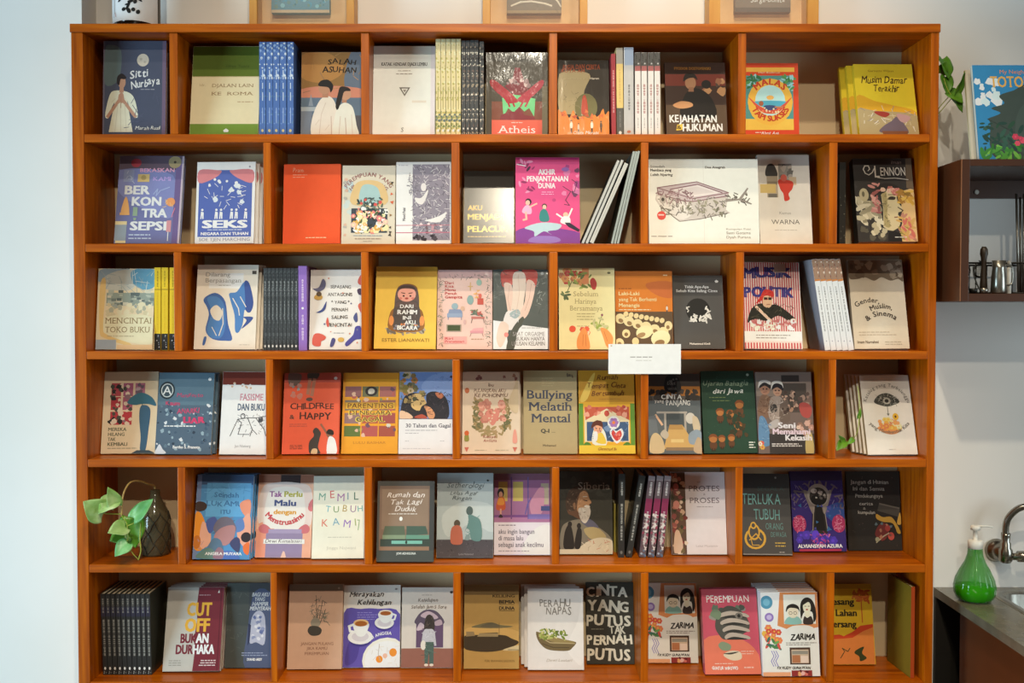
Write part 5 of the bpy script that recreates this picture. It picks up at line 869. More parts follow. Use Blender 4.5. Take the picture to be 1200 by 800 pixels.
bk('amber paperback with a grid of small coloured pictures', 4, 399.5, 465.8, 436.8, 'dc9418', yb=533.0, art=
   [R(0, 92, 100, 100, 'c07c14'), *[R(4 + 31 * i, y, 33 + 31 * i, y + 13, c) for (i, y, c) in ((0, 70, '8a5a5c'), (1, 70, '6a6a4a'), (2, 70, 'a0605a'), (0, 53, '7a6a5a'), (1, 53, 'a86a4a'), (2, 53, '8a5c4c'), (0, 37, '8a6a6a'), (1, 37, 'a8543c'), (2, 37, '9a4a44'), (0, 21, '5a6a34'), (1, 21, 'a8504a'), (2, 21, '9a4a3a'))], E(51, 77, 11, 6.2, '2f2a2a'), E(51, 77, 6, 3.6, 'b8b0a0'), X('blob', 30, 4, 6, 22, 94, 82, 2.5, 5, '7a8a5a', 'd0a890', 'c8c0b0', '6a4a5a', 'b05a50'), *[R(33 + 31 * i, 19, 35 + 31 * i, 85, 'dc9418') for i in (0, 1)], R(3, 55, 96, 63, 'c08a2c'), T('PARENTING', 50, 55.5, 6.6, 'e0b030', 'c', 84, .06), T('PARENTING', 50, 55.8, 6.2, '6a3a24', 'c', 82, .01), T('DI NEGARA', 50, 47.5, 5.6, 'e8c050', 'c', 76, .07), T('DI NEGARA', 50, 47.8, 5.2, '5a3420', 'c', 74, .01), T('GAGAL', 50, 39, 6, 'e8c050', 'c', 52, .07), T('GAGAL', 50, 39.3, 5.6, '5a3420', 'c', 50, .01), T('LULU BASHAR', 50, 12, 3, 'b07020', 'c', 58, 0)], ln=.05, tl=402.8, m='wrap')
bk('white bottomed paperback with a painted sleeper against blue', 4, 466.5, 531, 435.7, 'd4d2d8', yb=533.0, art=
   [R(0, 42, 100, 100, '6a84b8'), S('7d95c4', 40, 80, 70, 70, 100, 76, 100, 98, 60, 96), X('flower', 14, 4, 2, 72, 44, 98, 4, 9, '7a6a30', 'a86a3a', '8a7a50', '5c5a44', 'b8a080'), S('29262c', 2, 50, 10, 70, 34, 74, 50, 62, 54, 46, 30, 42, 4, 44), S('c8a468', 22, 58, 26, 72, 40, 72, 50, 62, 42, 58, 36, 52), L('4a3828', 1.4, 30, 66, 36, 65), L('4a3828', 1.4, 40, 64, 46, 64), S('26242c', 50, 72, 66, 76, 84, 70, 92, 56, 88, 42, 56, 42, 52, 56), S('b86a48', 66, 74, 78, 74, 82, 70, 74, 67), S('c88a60', 46, 58, 58, 56, 66, 48, 62, 42, 54, 44, 50, 52), S('d8b090', 2, 52, 16, 50, 26, 44, 14, 42, 2, 42), R(0, 0, 100, 42, 'd8d6da'), R(0, 42, 100, 42.6, '5c4a4c'), S('a84a38', 28, 44, 42, 48, 52, 43), X('line', 40, 31, 50, 46, 92, 74, 3, 7, '38343c', '1c1a20', '4a4048'), X('line', 30, 32, 4, 50, 48, 74, 3, 7, '3c3434', '1e1a1e', '4a3c30'), X('blob', 16, 33, 2, 60, 30, 98, 2, 5, '6a5a3a', '8a6a40', '4a4a34', 'a08450'), E(33, 66, 2, 1, '3a2a20'), X('line', 14, 34, 52, 78, 98, 98, 4, 10, '8a9ed0', '5c76ac'), T('30 Tahun dan Gagal', 54, 32, 4.6, '4a4a58', 'c', 82, .02, 0, 0, 1), G(12, 28, 60, 1, 'a8a6ac', .9), G(12, 24.5, 28, 1, 'a8a6ac', .9), G(12, 15, 8, 1, 'b0aeb4', .9), G(76, 15, 10, 1, 'b0aeb4', .9), G(8, 6, 60, 1, 'bcbac0', .8), E(95, 94, 2, 1.4, '3a3a44')], ln=.045, m='wrap')
bk('cream paperback with a pink heart wreathed in flowers', 4, 541.2, 609, 435.7, 'd6c4ae', yb=533.0, art=
   [X('blob', 6, 4, 6, 91, 94, 96, 3, 5, '8a5a58', '9a6a60', 'a87a60'), X('leaf', 50, 5, 20, 30, 34, 66, 4, 7, '8a7a50', 'a08a60', '6a6a48'), X('leaf', 50, 6, 68, 30, 84, 66, 4, 7, '8a7a50', 'a08a60', '6a6a48'), X('leaf', 26, 7, 30, 22, 74, 32, 4, 7, '9a8a60', 'a89068'), X('flower', 26, 8, 32, 40, 74, 64, 4, 7, 'c88878', 'd8a090', 'c87a6c', 'b8786a'), S('d08478', 53, 34, 42, 46, 44, 53, 50, 54, 53, 50, 57, 54, 63, 53, 64, 46), X('dot', 12, 9, 46, 38, 60, 52, 1, 2, 'e8c0a8', 'b8705e'), T('Ibu', 50, 82, 4, '6a5048', 'c', 10, .01, .2, .3), T('PULANGKAN AKU', 48, 75, 4.4, '7a5c50', 'c', 56, .02, .2, .3), T('KE POHONMU', 50, 69, 4.4, '7a5c50', 'c', 58, .02, .2, .3), T('Keisya', 48, 19, 3.4, '9a5a50', 'c', 22, .01, 0, .3), T('Avdiana', 49, 14.5, 3.4, '9a5a50', 'c', 24, .01, 0, .3), S('8a8a40', 4, 16, 6, 26, 10, 26, 12, 16), E(8, 25, 4, 3, 'c8602c'), E(8, 77, 4, 3.4, 'b8643c'), S('d89484', 88, 14, 90, 28, 94, 28, 96, 14), P('c06a5a', 4, 8, 12, 8, 8, 2), P('c06a5a', 88, 8, 96, 8, 92, 2), S('c8b494', 80, 60, 90, 80, 97, 90, 97, 50), G(22, 4, 24, 1, 'b0a890', .8), G(58, 4, 24, 1, 'b0a890', .8)], ln=.045, m='wrap', stk=(1, 1.6, .0165, 'cream floral paperback'))
bk('khaki paperback with a large grey serif title', 4, 613.4, 677, 434, 'a8946a', yb=532.8, art=
   [R(0, 92, 100, 100, '98845c'), G(34, 90, 28, 4, 'b8a478', .9, 3), T('Bullying', 49, 66, 10, '3f4250', 'c', 84, .02, 0, 0, 1), T('Melatih', 50, 51.5, 10, '3f4250', 'c', 78, .02, 0, 0, 1), T('Mental', 51, 37.5, 10, '3f4250', 'c', 70, .02, 0, 0, 1), T('Q-I', 40, 25, 4.4, '4a463c', 'c', 15, .06), G(52, 25, 8, 1, '8a7c5a', .8), T('Mohamad', 48, 8.5, 2.6, '6a5c44', 'c', 24, .03), X('leaf', 5, 4, 82, 93, 92, 97, 3, 4, '5c5040', '6a5a44')], ln=.045, m='wrap')
bk('golden paperback with a storybook house, child and heart', 4, 678.6, 745, 434, 'd8a020', yb=532.8, art=
   [R(0, 62, 100, 100, 'b8841a'), S('d8b44c', 2, 64, 20, 90, 30, 96, 16, 66), R(0, 10, 8, 60, '5c8a2c'), R(92, 10, 100, 60, '5c8a2c'), R(10, 14, 90, 56, 'd8c8a0'), P('b8523a', 10, 56, 90, 56, 90, 40, 50, 54, 12, 40), X('blob', 14, 4, 14, 46, 86, 56, 3, 6, 'c8705a', 'a8443a', 'd89a80'), P('d8c8a0', 12, 38, 50, 52, 90, 38, 90, 34, 12, 34), E(50, 48, 4.6, 3.6, 'b8483a'), R(14, 15, 88, 38, '3a5478'), X('blob', 14, 5, 20, 17, 84, 36, 3, 7, '4a6a94', '33486a', '6a84a8'), S('e8e0c8', 24, 12, 26, 28, 34, 34, 46, 26, 48, 10), S('d8b838', 30, 14, 32, 24, 42, 24, 48, 12), E(34, 30, 8, 6, 'd89a78'), S('5a2c20', 22, 30, 26, 38, 40, 39, 42, 32, 32, 34), E(62, 37, 11, 8, 'e8e0dc'), X('flower', 1, 6, 62, 37, 62.1, 37.1, 8, 9, 'd8783a', '9a6aa8'), S('e8e0dc', 67, 12, 55, 24, 59, 30, 67, 27, 76, 30, 79, 22), S('c03a34', 67, 15, 58, 23, 61, 28, 67, 24, 73, 28, 76, 22), X('line', 24, 31, 16, 16, 86, 38, 3, 7, '5c7ca8', '7a94b4', '2c4464'), S('5a2c20', 24, 30, 26, 37, 34, 40, 42, 36, 42, 31, 38, 34, 30, 35), E(31, 30, 1, .8, '3a2018'), E(37, 30, 1, .8, '3a2018'), L('b06a50', 1, 32, 27, 36, 27), S('e8e0dc', 26, 16, 28, 26, 33, 25, 32, 16), X('flower', 6, 35, 64, 18, 72, 26, 1.5, 2.5, 'd05048', 'e07a6a'), S('4a7a2c', 8, 10, 14, 14, 22, 10), S('4a7a2c', 78, 10, 86, 14, 92, 10), R(0, 0, 100, 10, 'e8b830'),
    T('Rumah', 52, 89, 6, '6a3a10', 'c', 38, .01, .25, .4), T('Tempat Cinta', 50, 79, 6, '6a3a10', 'c', 70, .01, .25, .4), T('Bertumbuh', 52, 69.5, 6, '6a3a10', 'c', 58, .01, .25, .4), G(36, 65, 50, 1, 'a8782a', .8), T('Glennmad Ilu', 50, 4, 3.4, '8a4a20', 'c', 34, .01, .25, .3)], ln=.045, m='wrap')
bk('dusky paperback with a doorway and a pale wooden path', 4, 760.6, 823, 437.7, '55504c', yb=533.0, art=
   [R(0, 74, 100, 100, '3a302a'), R(0, 72, 100, 84, 'a86a28'), X('blob', 30, 4, 2, 68, 96, 78, 4, 8, '2f2a26', '3a3430', '443a34'), S('1f1c1b', 32, 80, 36, 96, 50, 98, 60, 94, 64, 80, 50, 76), X('blob', 8, 9, 38, 82, 58, 94, 2, 4, '5a5450', '3a3632'), R(0, 0, 100, 66, '5c6468'), R(16, 50, 74, 52.5, 'a8a29a'), R(30, 22, 34, 52, 'a8a29a'), R(68, 22, 72, 52, 'a8a29a'), R(34, 34, 68, 50, '4a5256'), P('c8a464', 40, 36, 64, 36, 92, 6, 28, 6), P('b08a50', 40, 36, 64, 36, 66, 30, 38, 30), R(32, 4, 94, 8, '8a7458'), R(42, 14, 66, 18, 'd8c080'), L('d8b090', 4, 14, 48, 26, 36), P('6a7278', 0, 46, 14, 48, 18, 26, 0, 22), S('c8b48c', 2, 2, 4, 20, 14, 26, 26, 18, 28, 2), S('b8b0a0', 22, 24, 30, 30, 38, 24, 32, 18), E(80, 44, 9, 7, 'c8c4bc'), S('c8b89c', 84, 46, 94, 44, 98, 30, 86, 28), S('8a9aa8', 76, 24, 90, 30, 100, 26, 100, 14, 78, 12), S('b8a080', 84, 4, 92, 20, 100, 16, 100, 0),
    T('Luka', 46, 86, 4, '6a645c', 'c', 16, .02, 0, .3), T('untuk', 48, 79.5, 4, '6a645c', 'c', 18, .02, 0, .3), T('CINTA', 46, 68, 6, 'e0dcd4', 'c', 40, .03, 0, .4), T('yang', 22, 63.5, 4, 'd8d4cc', 'c', 18, .02, 0, .3), T('PANJANG', 58, 60.5, 6, 'e0dcd4', 'c', 46, .04, 0, .4)], ln=.045)
bk('deep green paperback with small wooden-doll figures', 4, 825, 888.4, 434.8, '23402f', yb=532.5, art=
   [R(0, 90, 100, 100, '1d3426'), X('dot', 30, 4, 4, 4, 96, 96, .5, 1, '3a5a44', '2c4c3a'), T('Ujaran Bahagia', 46, 82, 6, '7a8a70', 'c', 86, .01, .25, .35), T('dari Jawa', 50, 72.5, 6, 'd8dccc', 'c', 58, .02, .25, .35), G(14, 67, 36, 1, '6a7a4a', .9), G(20, 63, 34, 1, '6a7a4a', .9),
    *[x for u, v, s in ((33, 38, 20), (52, 36, 20), (70, 46, 22), (66, 20, 22), (18, 5, 22), (34, 7, 18), (52, 8, 18)) for x in (E(u, v + s * .2, s * .32, s * .26, '5c3a22'), E(u, v + s * .55, s * .34, s * .2, 'a86a34'), S('7a4420', u - s * .4, v + s * .6, u - s * .2, v + s * .8, u + s * .2, v + s * .8, u + s * .4, v + s * .6, u, v + s * .68), L('3a2618', 2, u - s * .1, v + s * .02, u - s * .1, v - s * .1), L('3a2618', 2, u + s * .1, v + s * .02, u + s * .1, v - s * .1))], X('blob', 18, 6, 44, 22, 84, 50, 3, 6, '3a3420', '4a3a22', '2c3826'), G(84, 12, 12, 3, 'c8ccc0', 1.4, 3, 'l'), E(88, 95, 2.6, 1.6, '8a9a88')], ln=.05, tl=819.5, m='wrap')
bk('brown toned paperback photograph cover with two people in helmets', 4, 889, 955.4, 435.7, '6f5f58', yb=532.7, art=
   [R(0, 70, 100, 100, '84746a'), R(44, 50, 90, 86, '4c443e'), R(46, 88, 78, 96, '3f3834'), X('blob', 16, 4, 46, 54, 94, 76, 3, 6, '7a6458', '94786a', '5a4a44', 'a08474'), S('7a5c4a', 2, 46, 6, 68, 16, 72, 26, 66, 28, 46), S('9a8a80', 22, 42, 24, 66, 38, 70, 48, 64, 46, 40), S('6a5a50', 40, 40, 44, 66, 56, 66, 58, 40), E(16, 79, 9, 7.5, 'a87a62'), S('2f2a2a', 6, 80, 8, 86, 24, 86, 26, 79, 16, 83), S('d8d0c8', 4, 80, 6, 88, 16, 90, 26, 88, 26, 84, 16, 87, 8, 84), E(38, 77, 8, 7, 'b48a72'), S('26242a', 28, 78, 30, 85, 46, 85, 48, 77, 38, 81), S('d8d4cc', 27, 78, 29, 87, 38, 89, 47, 87, 49, 80, 46, 84, 38, 86, 31, 84), S('3a3634', 24, 58, 34, 60, 36, 52, 26, 50), S('5c82a4', 2, 12, 4, 44, 16, 40, 22, 12), S('b0a8a4', 20, 36, 36, 42, 38, 34, 24, 30), R(20, 0, 100, 24, '3a3634'), S('a84a44', 76, 60, 80, 46, 94, 44, 98, 56, 88, 62), E(13, 79, 1.4, 1, '3a2a24'), E(19, 79, 1.4, 1, '3a2a24'), L('7a4a40', 1.2, 13, 75, 19, 75.5), E(35, 77, 1.4, 1, '3a2a24'), E(41, 77, 1.4, 1, '3a2a24'), L('8a5a4c', 1.2, 35, 73.5, 41, 73.5), X('line', 30, 31, 4, 48, 26, 68, 3, 8, '5c4030', '94745e', '6a4c3a'), X('line', 30, 32, 24, 42, 48, 66, 3, 8, 'b0a298', '80726a', 'c8bcb2'), X('blob', 22, 33, 46, 50, 72, 76, 2, 4, 'a07a64', 'c09a84', '4a3a34', '3a2e2a'), X('line', 20, 34, 4, 14, 20, 42, 3, 8, '4a6a8a', '7a9ab8'), X('flower', 10, 6, 72, 20, 98, 44, 3, 6, 'c8a090', 'b08474', '8a6a5c', 'd8bca8'), S('b8a468', 84, 0, 86, 24, 96, 24, 98, 0),
    T('Seni', 52, 31, 6.6, 'e4d4dc', 'c', 30, .05), T('Memahami', 60, 23.5, 6.6, 'dcc4d0', 'c', 66, .05), T('Kekasih', 72, 16, 6.6, 'e4d4dc', 'c', 46, .05), G(24, 11, 56, 2, 'c8c4c0', 1.3, 2.4), X('flower', 6, 8, 2, 2, 14, 14, 3, 5, 'c85a4a', 'd8d0c0', 'c8a040')], ln=.045, m='wrap')
bk('white paperback with a fan-shaped eye above an orange flower bowl', 4, 1016.9, 1082.5, 439.8, 'd8d2c8', yb=534.5, art=
   [A('Katalog yang Terbelenggu', 50, 60, 42, 88, 4.2, '6a665e', .01), S('4a4a44', 24, 66, 34, 74, 50, 77, 64, 74, 76, 66, 64, 62, 50, 60, 34, 62), X('line', 60, 4, 30, 63, 70, 74, 3, 7, '8a8a80', '2f2f2a', 'b8b4a8'), E(50, 67, 8, 4, 'b0aca0'), E(50, 67, 4, 2.4, '33332e'), L('6a6a60', 1.2, 50, 60, 50, 50), P('6a6a60', 47, 51, 53, 51, 50, 48), S('d88a4c', 26, 34, 50, 38, 74, 34, 66, 27, 50, 25, 34, 28), X('flower', 26, 5, 30, 33, 70, 44, 3, 6, 'e0a040', 'e8c060', 'd8945c', 'e4d0a0', 'd07a48'), E(64, 47, 6, 4.4, 'e0a828'), E(64, 47, 2, 1.6, '6a4020'), A('yang Membentuk Kita', 50, 56, 50, 270, 4.2, '6a665e', .01, 1), G(50, 6, 16, 1, 'c0bab0', .8, 2, 'c')], ln=.07, tl=1006.4, t=.012, stk=(4, -2.4, .0145, 'white fan-eye paperback'), side='b8b284')
# ---------------------------------------------------------------- row 5
bk('blue paperback with a ring of people seen from behind', 5, 225, 292.4, 556.3, '4a86b8', yb=657, art=
   [R(0, 88, 100, 100, '3a5478'), R(0, 0, 8, 100, '6a7ca0'), R(18, 50, 96, 90, '5a9ccc'), T('Seindah', 54, 73, 6, '3a6a98', 'c', 44, .02, 0, .4), T('LUKAMU', 52, 62.5, 6, '3a6a98', 'c', 66, .02, 0, .4), T('ITU', 54, 53.5, 5, '3a6a98', 'c', 18, .02, 0, .4), E(8, 62, 12, 6, '3a2c28'), S('d8861c', 0, 16, 0, 52, 10, 54, 20, 40, 24, 24, 14, 10), S('e0a088', 14, 44, 28, 34, 30, 20, 18, 12, 10, 20), E(6, 20, 7, 8, 'b86a20'), X('line', 24, 31, 36, 30, 72, 48, 3, 8, '7a7484', '5c5668'), X('line', 20, 32, 8, 8, 92, 26, 4, 9, '6a7f98', 'b08484', '44506a'), X('line', 16, 33, 20, 74, 94, 88, 6, 14, '6aaad8', '4a8abc'), S('4a5a98', 20, 44, 34, 50, 40, 42, 28, 30), S('d88a70', 96, 70, 78, 66, 84, 54, 96, 50), S('e09a84', 96, 54, 80, 42, 76, 28, 90, 14, 100, 20), S('5a7ab0', 72, 44, 84, 48, 88, 36, 74, 32), S('6a6474', 34, 34, 40, 46, 54, 50, 66, 46, 74, 34, 54, 24), S('a87a7c', 36, 28, 46, 36, 62, 40, 72, 38, 70, 24, 56, 16, 40, 20), S('54708a', 26, 10, 34, 24, 48, 22, 52, 8), S('3f4468', 64, 18, 74, 26, 82, 22, 80, 8), E(92, 26, 9, 6, '2f2a30'), S('d86a34', 88, 16, 98, 20, 98, 6, 90, 8), S('5c7c78', 6, 2, 20, 12, 34, 12, 44, 1), S('4a6ab0', 44, 0, 56, 10, 74, 8, 82, 0), S('8a6a7a', 36, 2, 44, 14, 54, 10, 52, 0), T('ANGELA MUYARA', 54, 5, 3.2, 'e4e4ea', 'c', 64, .04)], ln=.05, tl=232.5, m='wrap', stk=(2, 1.4, .0165, 'blue paperback with orange edge'))
bk('pale pink paperback with a torso in a white shirt and purple trousers', 5, 298.4, 364, 556, 'd8a890', yb=655, art=
   [R(0, 90, 100, 100, '8a5a48'), R(40, 88, 76, 100, '33282a'), S('d4c2bc', 4, 40, 6, 82, 30, 90, 70, 90, 96, 82, 98, 40, 60, 34), S('dcd2cc', 18, 36, 16, 72, 30, 84, 72, 84, 84, 72, 82, 36), P('d8907a', 0, 0, 0, 34, 24, 32, 18, 0), P('d8a088', 78, 0, 78, 32, 100, 34, 100, 0), R(18, 0, 84, 34, '8a7c9c'), P('d8b4a4', 46, 0, 56, 0, 53, 7, 50, 8), L('d89480', 8, 8, 40, 14, 32, 30, 32), L('c07078', 7, 96, 64, 98, 58), S('c06a70', 4, 36, 14, 40, 26, 34, 20, 29, 8, 30), S('c06a70', 96, 36, 88, 40, 76, 34, 82, 29, 94, 30), S('c06a70', 94, 66, 100, 70, 100, 56, 92, 58), R(22, 29, 82, 34, '9a8cac'),
    T('Tak', 32, 73, 6.5, '8a5a8a', 'c', 22, .05), T('Perlu', 64, 73, 6.5, '9a9a40', 'c', 32, .05), T('Malu', 50, 62, 7, '44507a', 'c', 38, .05), T('dengan', 50, 52, 5.4, 'c89030', 'c', 40, .05), A('Menstruasimu', 50, 70, 46, 270, 6.5, 'b84a50', .05, 1), R(14, 16.5, 88, 22, 'e8dcd4'), T('Dewi Kumalasari', 50, 18, 4, '4a3a44', 'c', 66, 0, .25, .3)], ln=.05, tl=304, m='wrap')
bk('white paperback with a childlike multicoloured crayon title', 5, 364.8, 426.5, 557.7, 'd8d6c6', yb=656, art=
   [R(0, 92, 100, 100, 'c4c2b4'), *[T(c, x, 70 + (i % 2) * 2, 9, k, 'c', None, -.01, 0, .6) for i, (c, x, k) in enumerate(zip('MEMIL', (18, 38, 54, 68, 84), ('6a9a8a', 'c05a5a', '9a6a9a', '6a8a9a', '4a6a5a')))], *[T(c, x, 56, 8, k, 'c', None, -.01, 0, .6) for c, x, k in zip('TUBUH', (30, 46, 62, 78, 93), ('5aa0b0', '6a8a5a', 'a08a4a', '8a6a8a', '5a9a9a'))], *[T(c, x, 38 + (i % 2) * 2, 8, k, 'c', None, -.01, 0, .6) for i, (c, x, k) in enumerate(zip('KAMI', (24, 46, 66, 84), ('c86a5a', '6a9ab0', '8a6ab0', '8a9a5a')))], L('7a9a6a', 1.4, 86, 46, 90, 46, 88, 34), G(30, 25, 46, 1, 'b4b2a6', .9), T('Jingga Najwani', 56, 11, 3.4, 'b8b6aa', 'c', 56)], ln=.05, tl=367.5)
bk('wrapped grey brown paperback with a green sofa', 5, 440.7, 508, 563.5, '4c4a46', yb=660, art=
   [R(4, 12, 92, 94, '7a6254'), R(8, 40, 90, 90, '86705f'), R(92, 0, 100, 100, '3f4040'), R(0, 0, 100, 14, '444846'), R(6, 14, 92, 18, '8a6a54'), P('55604f', 10, 32, 14, 44, 48, 44, 50, 32), P('44584e', 52, 32, 52, 44, 86, 44, 90, 34), R(10, 28, 50, 33, '7a8a70'), R(51, 28, 92, 33, '5f8a78'), R(6, 19, 94, 28, '39443e'), R(26, 22, 80, 26, '6fa89a'), E(52, 24, 2, 2, '2f3a34'), T('Rumah dan', 50, 80, 6, 'd8ccc4', 'c', 66, .01, .3, .45), T('Tak Lagi', 50, 71, 6, 'd8ccc4', 'c', 56, .01, .3, .45), T('Duduk', 50, 62, 6, 'd8ccc4', 'c', 38, .01, .3, .45), G(20, 58.5, 60, 1, 'c8bcb2', 1.2), E(42, 53, 3, 2.6, 'e4dcd4'), T('JOVI ADHIGUNA', 52, 9, 2.6, 'c8ccc8', 'c', 34, .04)], ln=.04, m='wrap', t=.02)
bk('grey blue paperback with a green figure bending to an orange seated one', 5, 511.2, 578, 554, '9aa0a0', yb=655, art=
   [R(0, 22, 100, 90, 'a4acac'), S('b4bab8', 20, 24, 60, 40, 100, 30, 100, 60, 50, 66, 10, 50), X('line', 30, 31, 54, 22, 78, 48, 3, 8, '6a8c88', '4c6a66'), R(0, 0, 100, 21, '4a4448'), X('dot', 40, 4, 2, 2, 98, 20, .6, 1.2, '5a5458', '3a3438'), T('Setherologi', 50, 82, 6.5, '5a6264', 'c', 66, .01, .3, .5), T('Lelas Agar', 48, 74, 4.4, '5a6264', 'c', 50, .01, .3, .4), T('Ringan', 44, 68, 4.4, '5a6264', 'c', 34, .01, .3, .4), E(36, 40, 5.6, 4.4, '54483c'), S('b0604a', 25, 18, 26, 34, 36, 38, 44, 34, 46, 18, 36, 15), E(58, 55, 6, 5.4, '4c5a58'), S('5c7c78', 56, 50, 66, 49, 78, 42, 79, 21, 62, 21, 58, 32, 52, 34, 50, 30, 56, 42), S('7a8a88', 50, 21, 52, 26, 58, 26, 58, 21), T('Syahid Muhammad', 52, 3, 2.2, '8a8488', 'c', 26, .01), E(90, 91, 1.8, 1.2, '3a4040')], ln=.045, m='wrap', t=.018)
bk('mauve paperback with a child at a train window above a white title panel', 5, 578.6, 645, 554.8, '9a6a8c', yb=651.5, art=
   [R(0, 40, 100, 100, 'a06a90'), R(0, 92, 100, 100, '7a5268'), R(30, 44, 32, 96, '5a3a70'), R(8, 66, 24, 90, 'c8b060'), R(34, 66, 52, 90, 'c8b060'), R(60, 44, 62, 96, '6a5a94'), R(84, 62, 98, 88, 'b8a890'), S('c88aa0', 64, 62, 74, 76, 84, 84, 90, 80, 88, 56, 76, 44, 68, 48), R(62, 44, 100, 50, '7a6aa8'), R(0, 46, 60, 49, '7a4a84'), L('6a5a9a', 2, 56, 50, 60, 62, 66, 70), R(84, 54, 100, 60, '4a5080'), E(12, 76, 6, 6, '2a2028'), E(12, 74, 3.6, 4, 'd89a80'), S('c85a34', 4, 56, 8, 70, 18, 70, 20, 56), S('d88a34', 6, 62, 9, 70, 16, 70, 18, 62), L('d8a088', 3, 12, 56, 12, 49), S('3a2a30', 8, 46, 12, 50, 16, 46), R(0, 0, 100, 40, 'd4ccd6'), S('e0dae2', 50, 4, 70, 30, 100, 36, 100, 0), G(8, 36, 40, 1, '6a5a70', 1), T('aku ingin bangun', 8, 26, 5.6, '7a7480', 'l', 64, .03), T('di masa lalu', 8, 18, 5.6, '7a7480', 'l', 44, .03), T('sebagai anak kecilmu', 8, 10, 5.6, '7a7480', 'l', 80, .03), G(8, 4.5, 72, 1, '8a8490', 1)], ln=.04, m='wrap')
bk('dark paperback with an old bearded man looking over two silhouettes', 5, 655.4, 718.6, 552, '3d3a32', yb=650.5, art=
   [R(0, 0, 100, 100, '3c3a32'), X('blob', 20, 4, 2, 70, 98, 98, 6, 12, '44423a', '37352e', '403e36'), X('line', 30, 35, 4, 40, 98, 96, 4, 10, '45423a', '35322b'), S('7a7264', 2, 6, 4, 30, 14, 38, 36, 42, 56, 40, 70, 34, 96, 20, 98, 2, 50, 0), S('5c5a6c', 40, 40, 58, 42, 74, 32, 60, 30), S('a8966a', 46, 30, 70, 32, 88, 20, 60, 18), S('6a4a36', 16, 50, 14, 66, 20, 77, 32, 81, 44, 80, 54, 74, 57, 68, 61, 62, 57, 59, 58, 54, 50, 42, 38, 42, 26, 46), S('b0845e', 34, 52, 36, 66, 42, 76, 53, 74, 56, 68, 60.5, 62, 56.5, 60, 57, 55, 48, 50), S('4a382c', 14, 54, 13, 66, 20, 77, 32, 81.5, 44, 80.5, 50, 78, 40, 74, 34, 68, 32, 60, 26, 52), S('c8bcae', 36, 54, 44, 56, 50, 55.5, 57, 56, 59, 50, 55, 42, 48, 37, 40, 42), S('d8cec2', 46, 57.5, 52, 59, 58, 57.5, 56, 55.8, 50, 56), S('8a6448', 26, 60, 30, 62, 31, 56, 28, 54), L('e0d8cc', 1, 45, 69, 53, 69.5), L('8a6040', 1, 44, 73, 52, 73), L('2f2420', 1.6, 46, 65, 53, 64), X('line', 30, 5, 15, 52, 34, 80, 2, 4, '6a5442', '3a2c22', '8a7460'), X('line', 20, 36, 38, 40, 56, 55, 2, 5, 'a89c8e', 'dcd4c8', '8a7c6c'), X('line', 14, 37, 36, 58, 54, 74, 1.5, 3, '94694a', 'c49a74'), S('c8bca4', 30, 0, 50, 14, 76, 20, 99, 16, 99, 0), X('line', 24, 6, 40, 2, 96, 16, 4, 9, 'a89a84', 'b8705c', 'd8ccb4'), S('2a2522', 8, 8, 10, 26, 18, 36, 24, 30, 28, 10, 22, 6), S('2a2522', 28, 10, 32, 26, 36, 32, 42, 28, 40, 10, 34, 6), E(20, 36, 4, 3.4, '2a2522'), E(37, 34, 4, 3.4, '2a2522'), R(0, 0, 36, 6, 'c8bca4'), T('Siberia', 66, 78, 8.5, 'a8a498', 'c', 60, 0, 0, 0, 1)], ln=.04, m='wrap')
sp('thin olive booklet partly hidden behind the black spines', 5, [(719.5, 721.6, 719.4, 590)], 590, '8a7c34', [], Y=.135, wd=.05, group='thin olive booklets in the fifth row')
sp('black spine-out paperback with white handwriting standing upright', 5, [(724.5, 731.8, 725.5)], 555, '2d2b28', [V_(50, 76, 90, 37, 'b8b4ac'), V_(50, 20, 64, 37, 'a8a49c'), V_(50, 50, 52, 40, '2d2b28'), V_(50, 37, 40, 40, '2d2b28'), E(50, 6, 20, 2, '6a6862')], yb=653, m='wrap')
sp('black spine-out paperback leaning beside its upright twin', 5, [(733.4, 740.6, 750)], 556.5, '2d2b28', [V_(50, 76, 90, 37, 'b8b4ac'), V_(50, 20, 64, 37, 'a8a49c'), V_(50, 50, 52, 40, '2d2b28'), V_(50, 37, 40, 40, '2d2b28'), E(50, 6, 20, 2, '6a6862')], yb=653, m='wrap')
sp('magenta and white patterned spine-out paperback leaning', 5, [(749, 757, 760.5), (759, 767, 770), (769, 777, 779)], 557, '5c4c50', [R(0, 52, 100, 72, '7c2848'), X('blob', 44, 4, 0, 8, 100, 52, 16, 34, 'a89a94', '5a4448', 'c8bcb4', '8a3a4c'), V_(52, 76, 92, 37, 'd0c8c4'), V_(50, 16, 56, 30, 'cfc6c2'), X('dot', 6, 5, 10, 2, 90, 10, 8, 18, '5a6a80', '9aa0a8'), R(0, 94, 100, 100, '8a7a7c')], group='magenta patterned spines in the fifth row', yb=653, m='wrap')
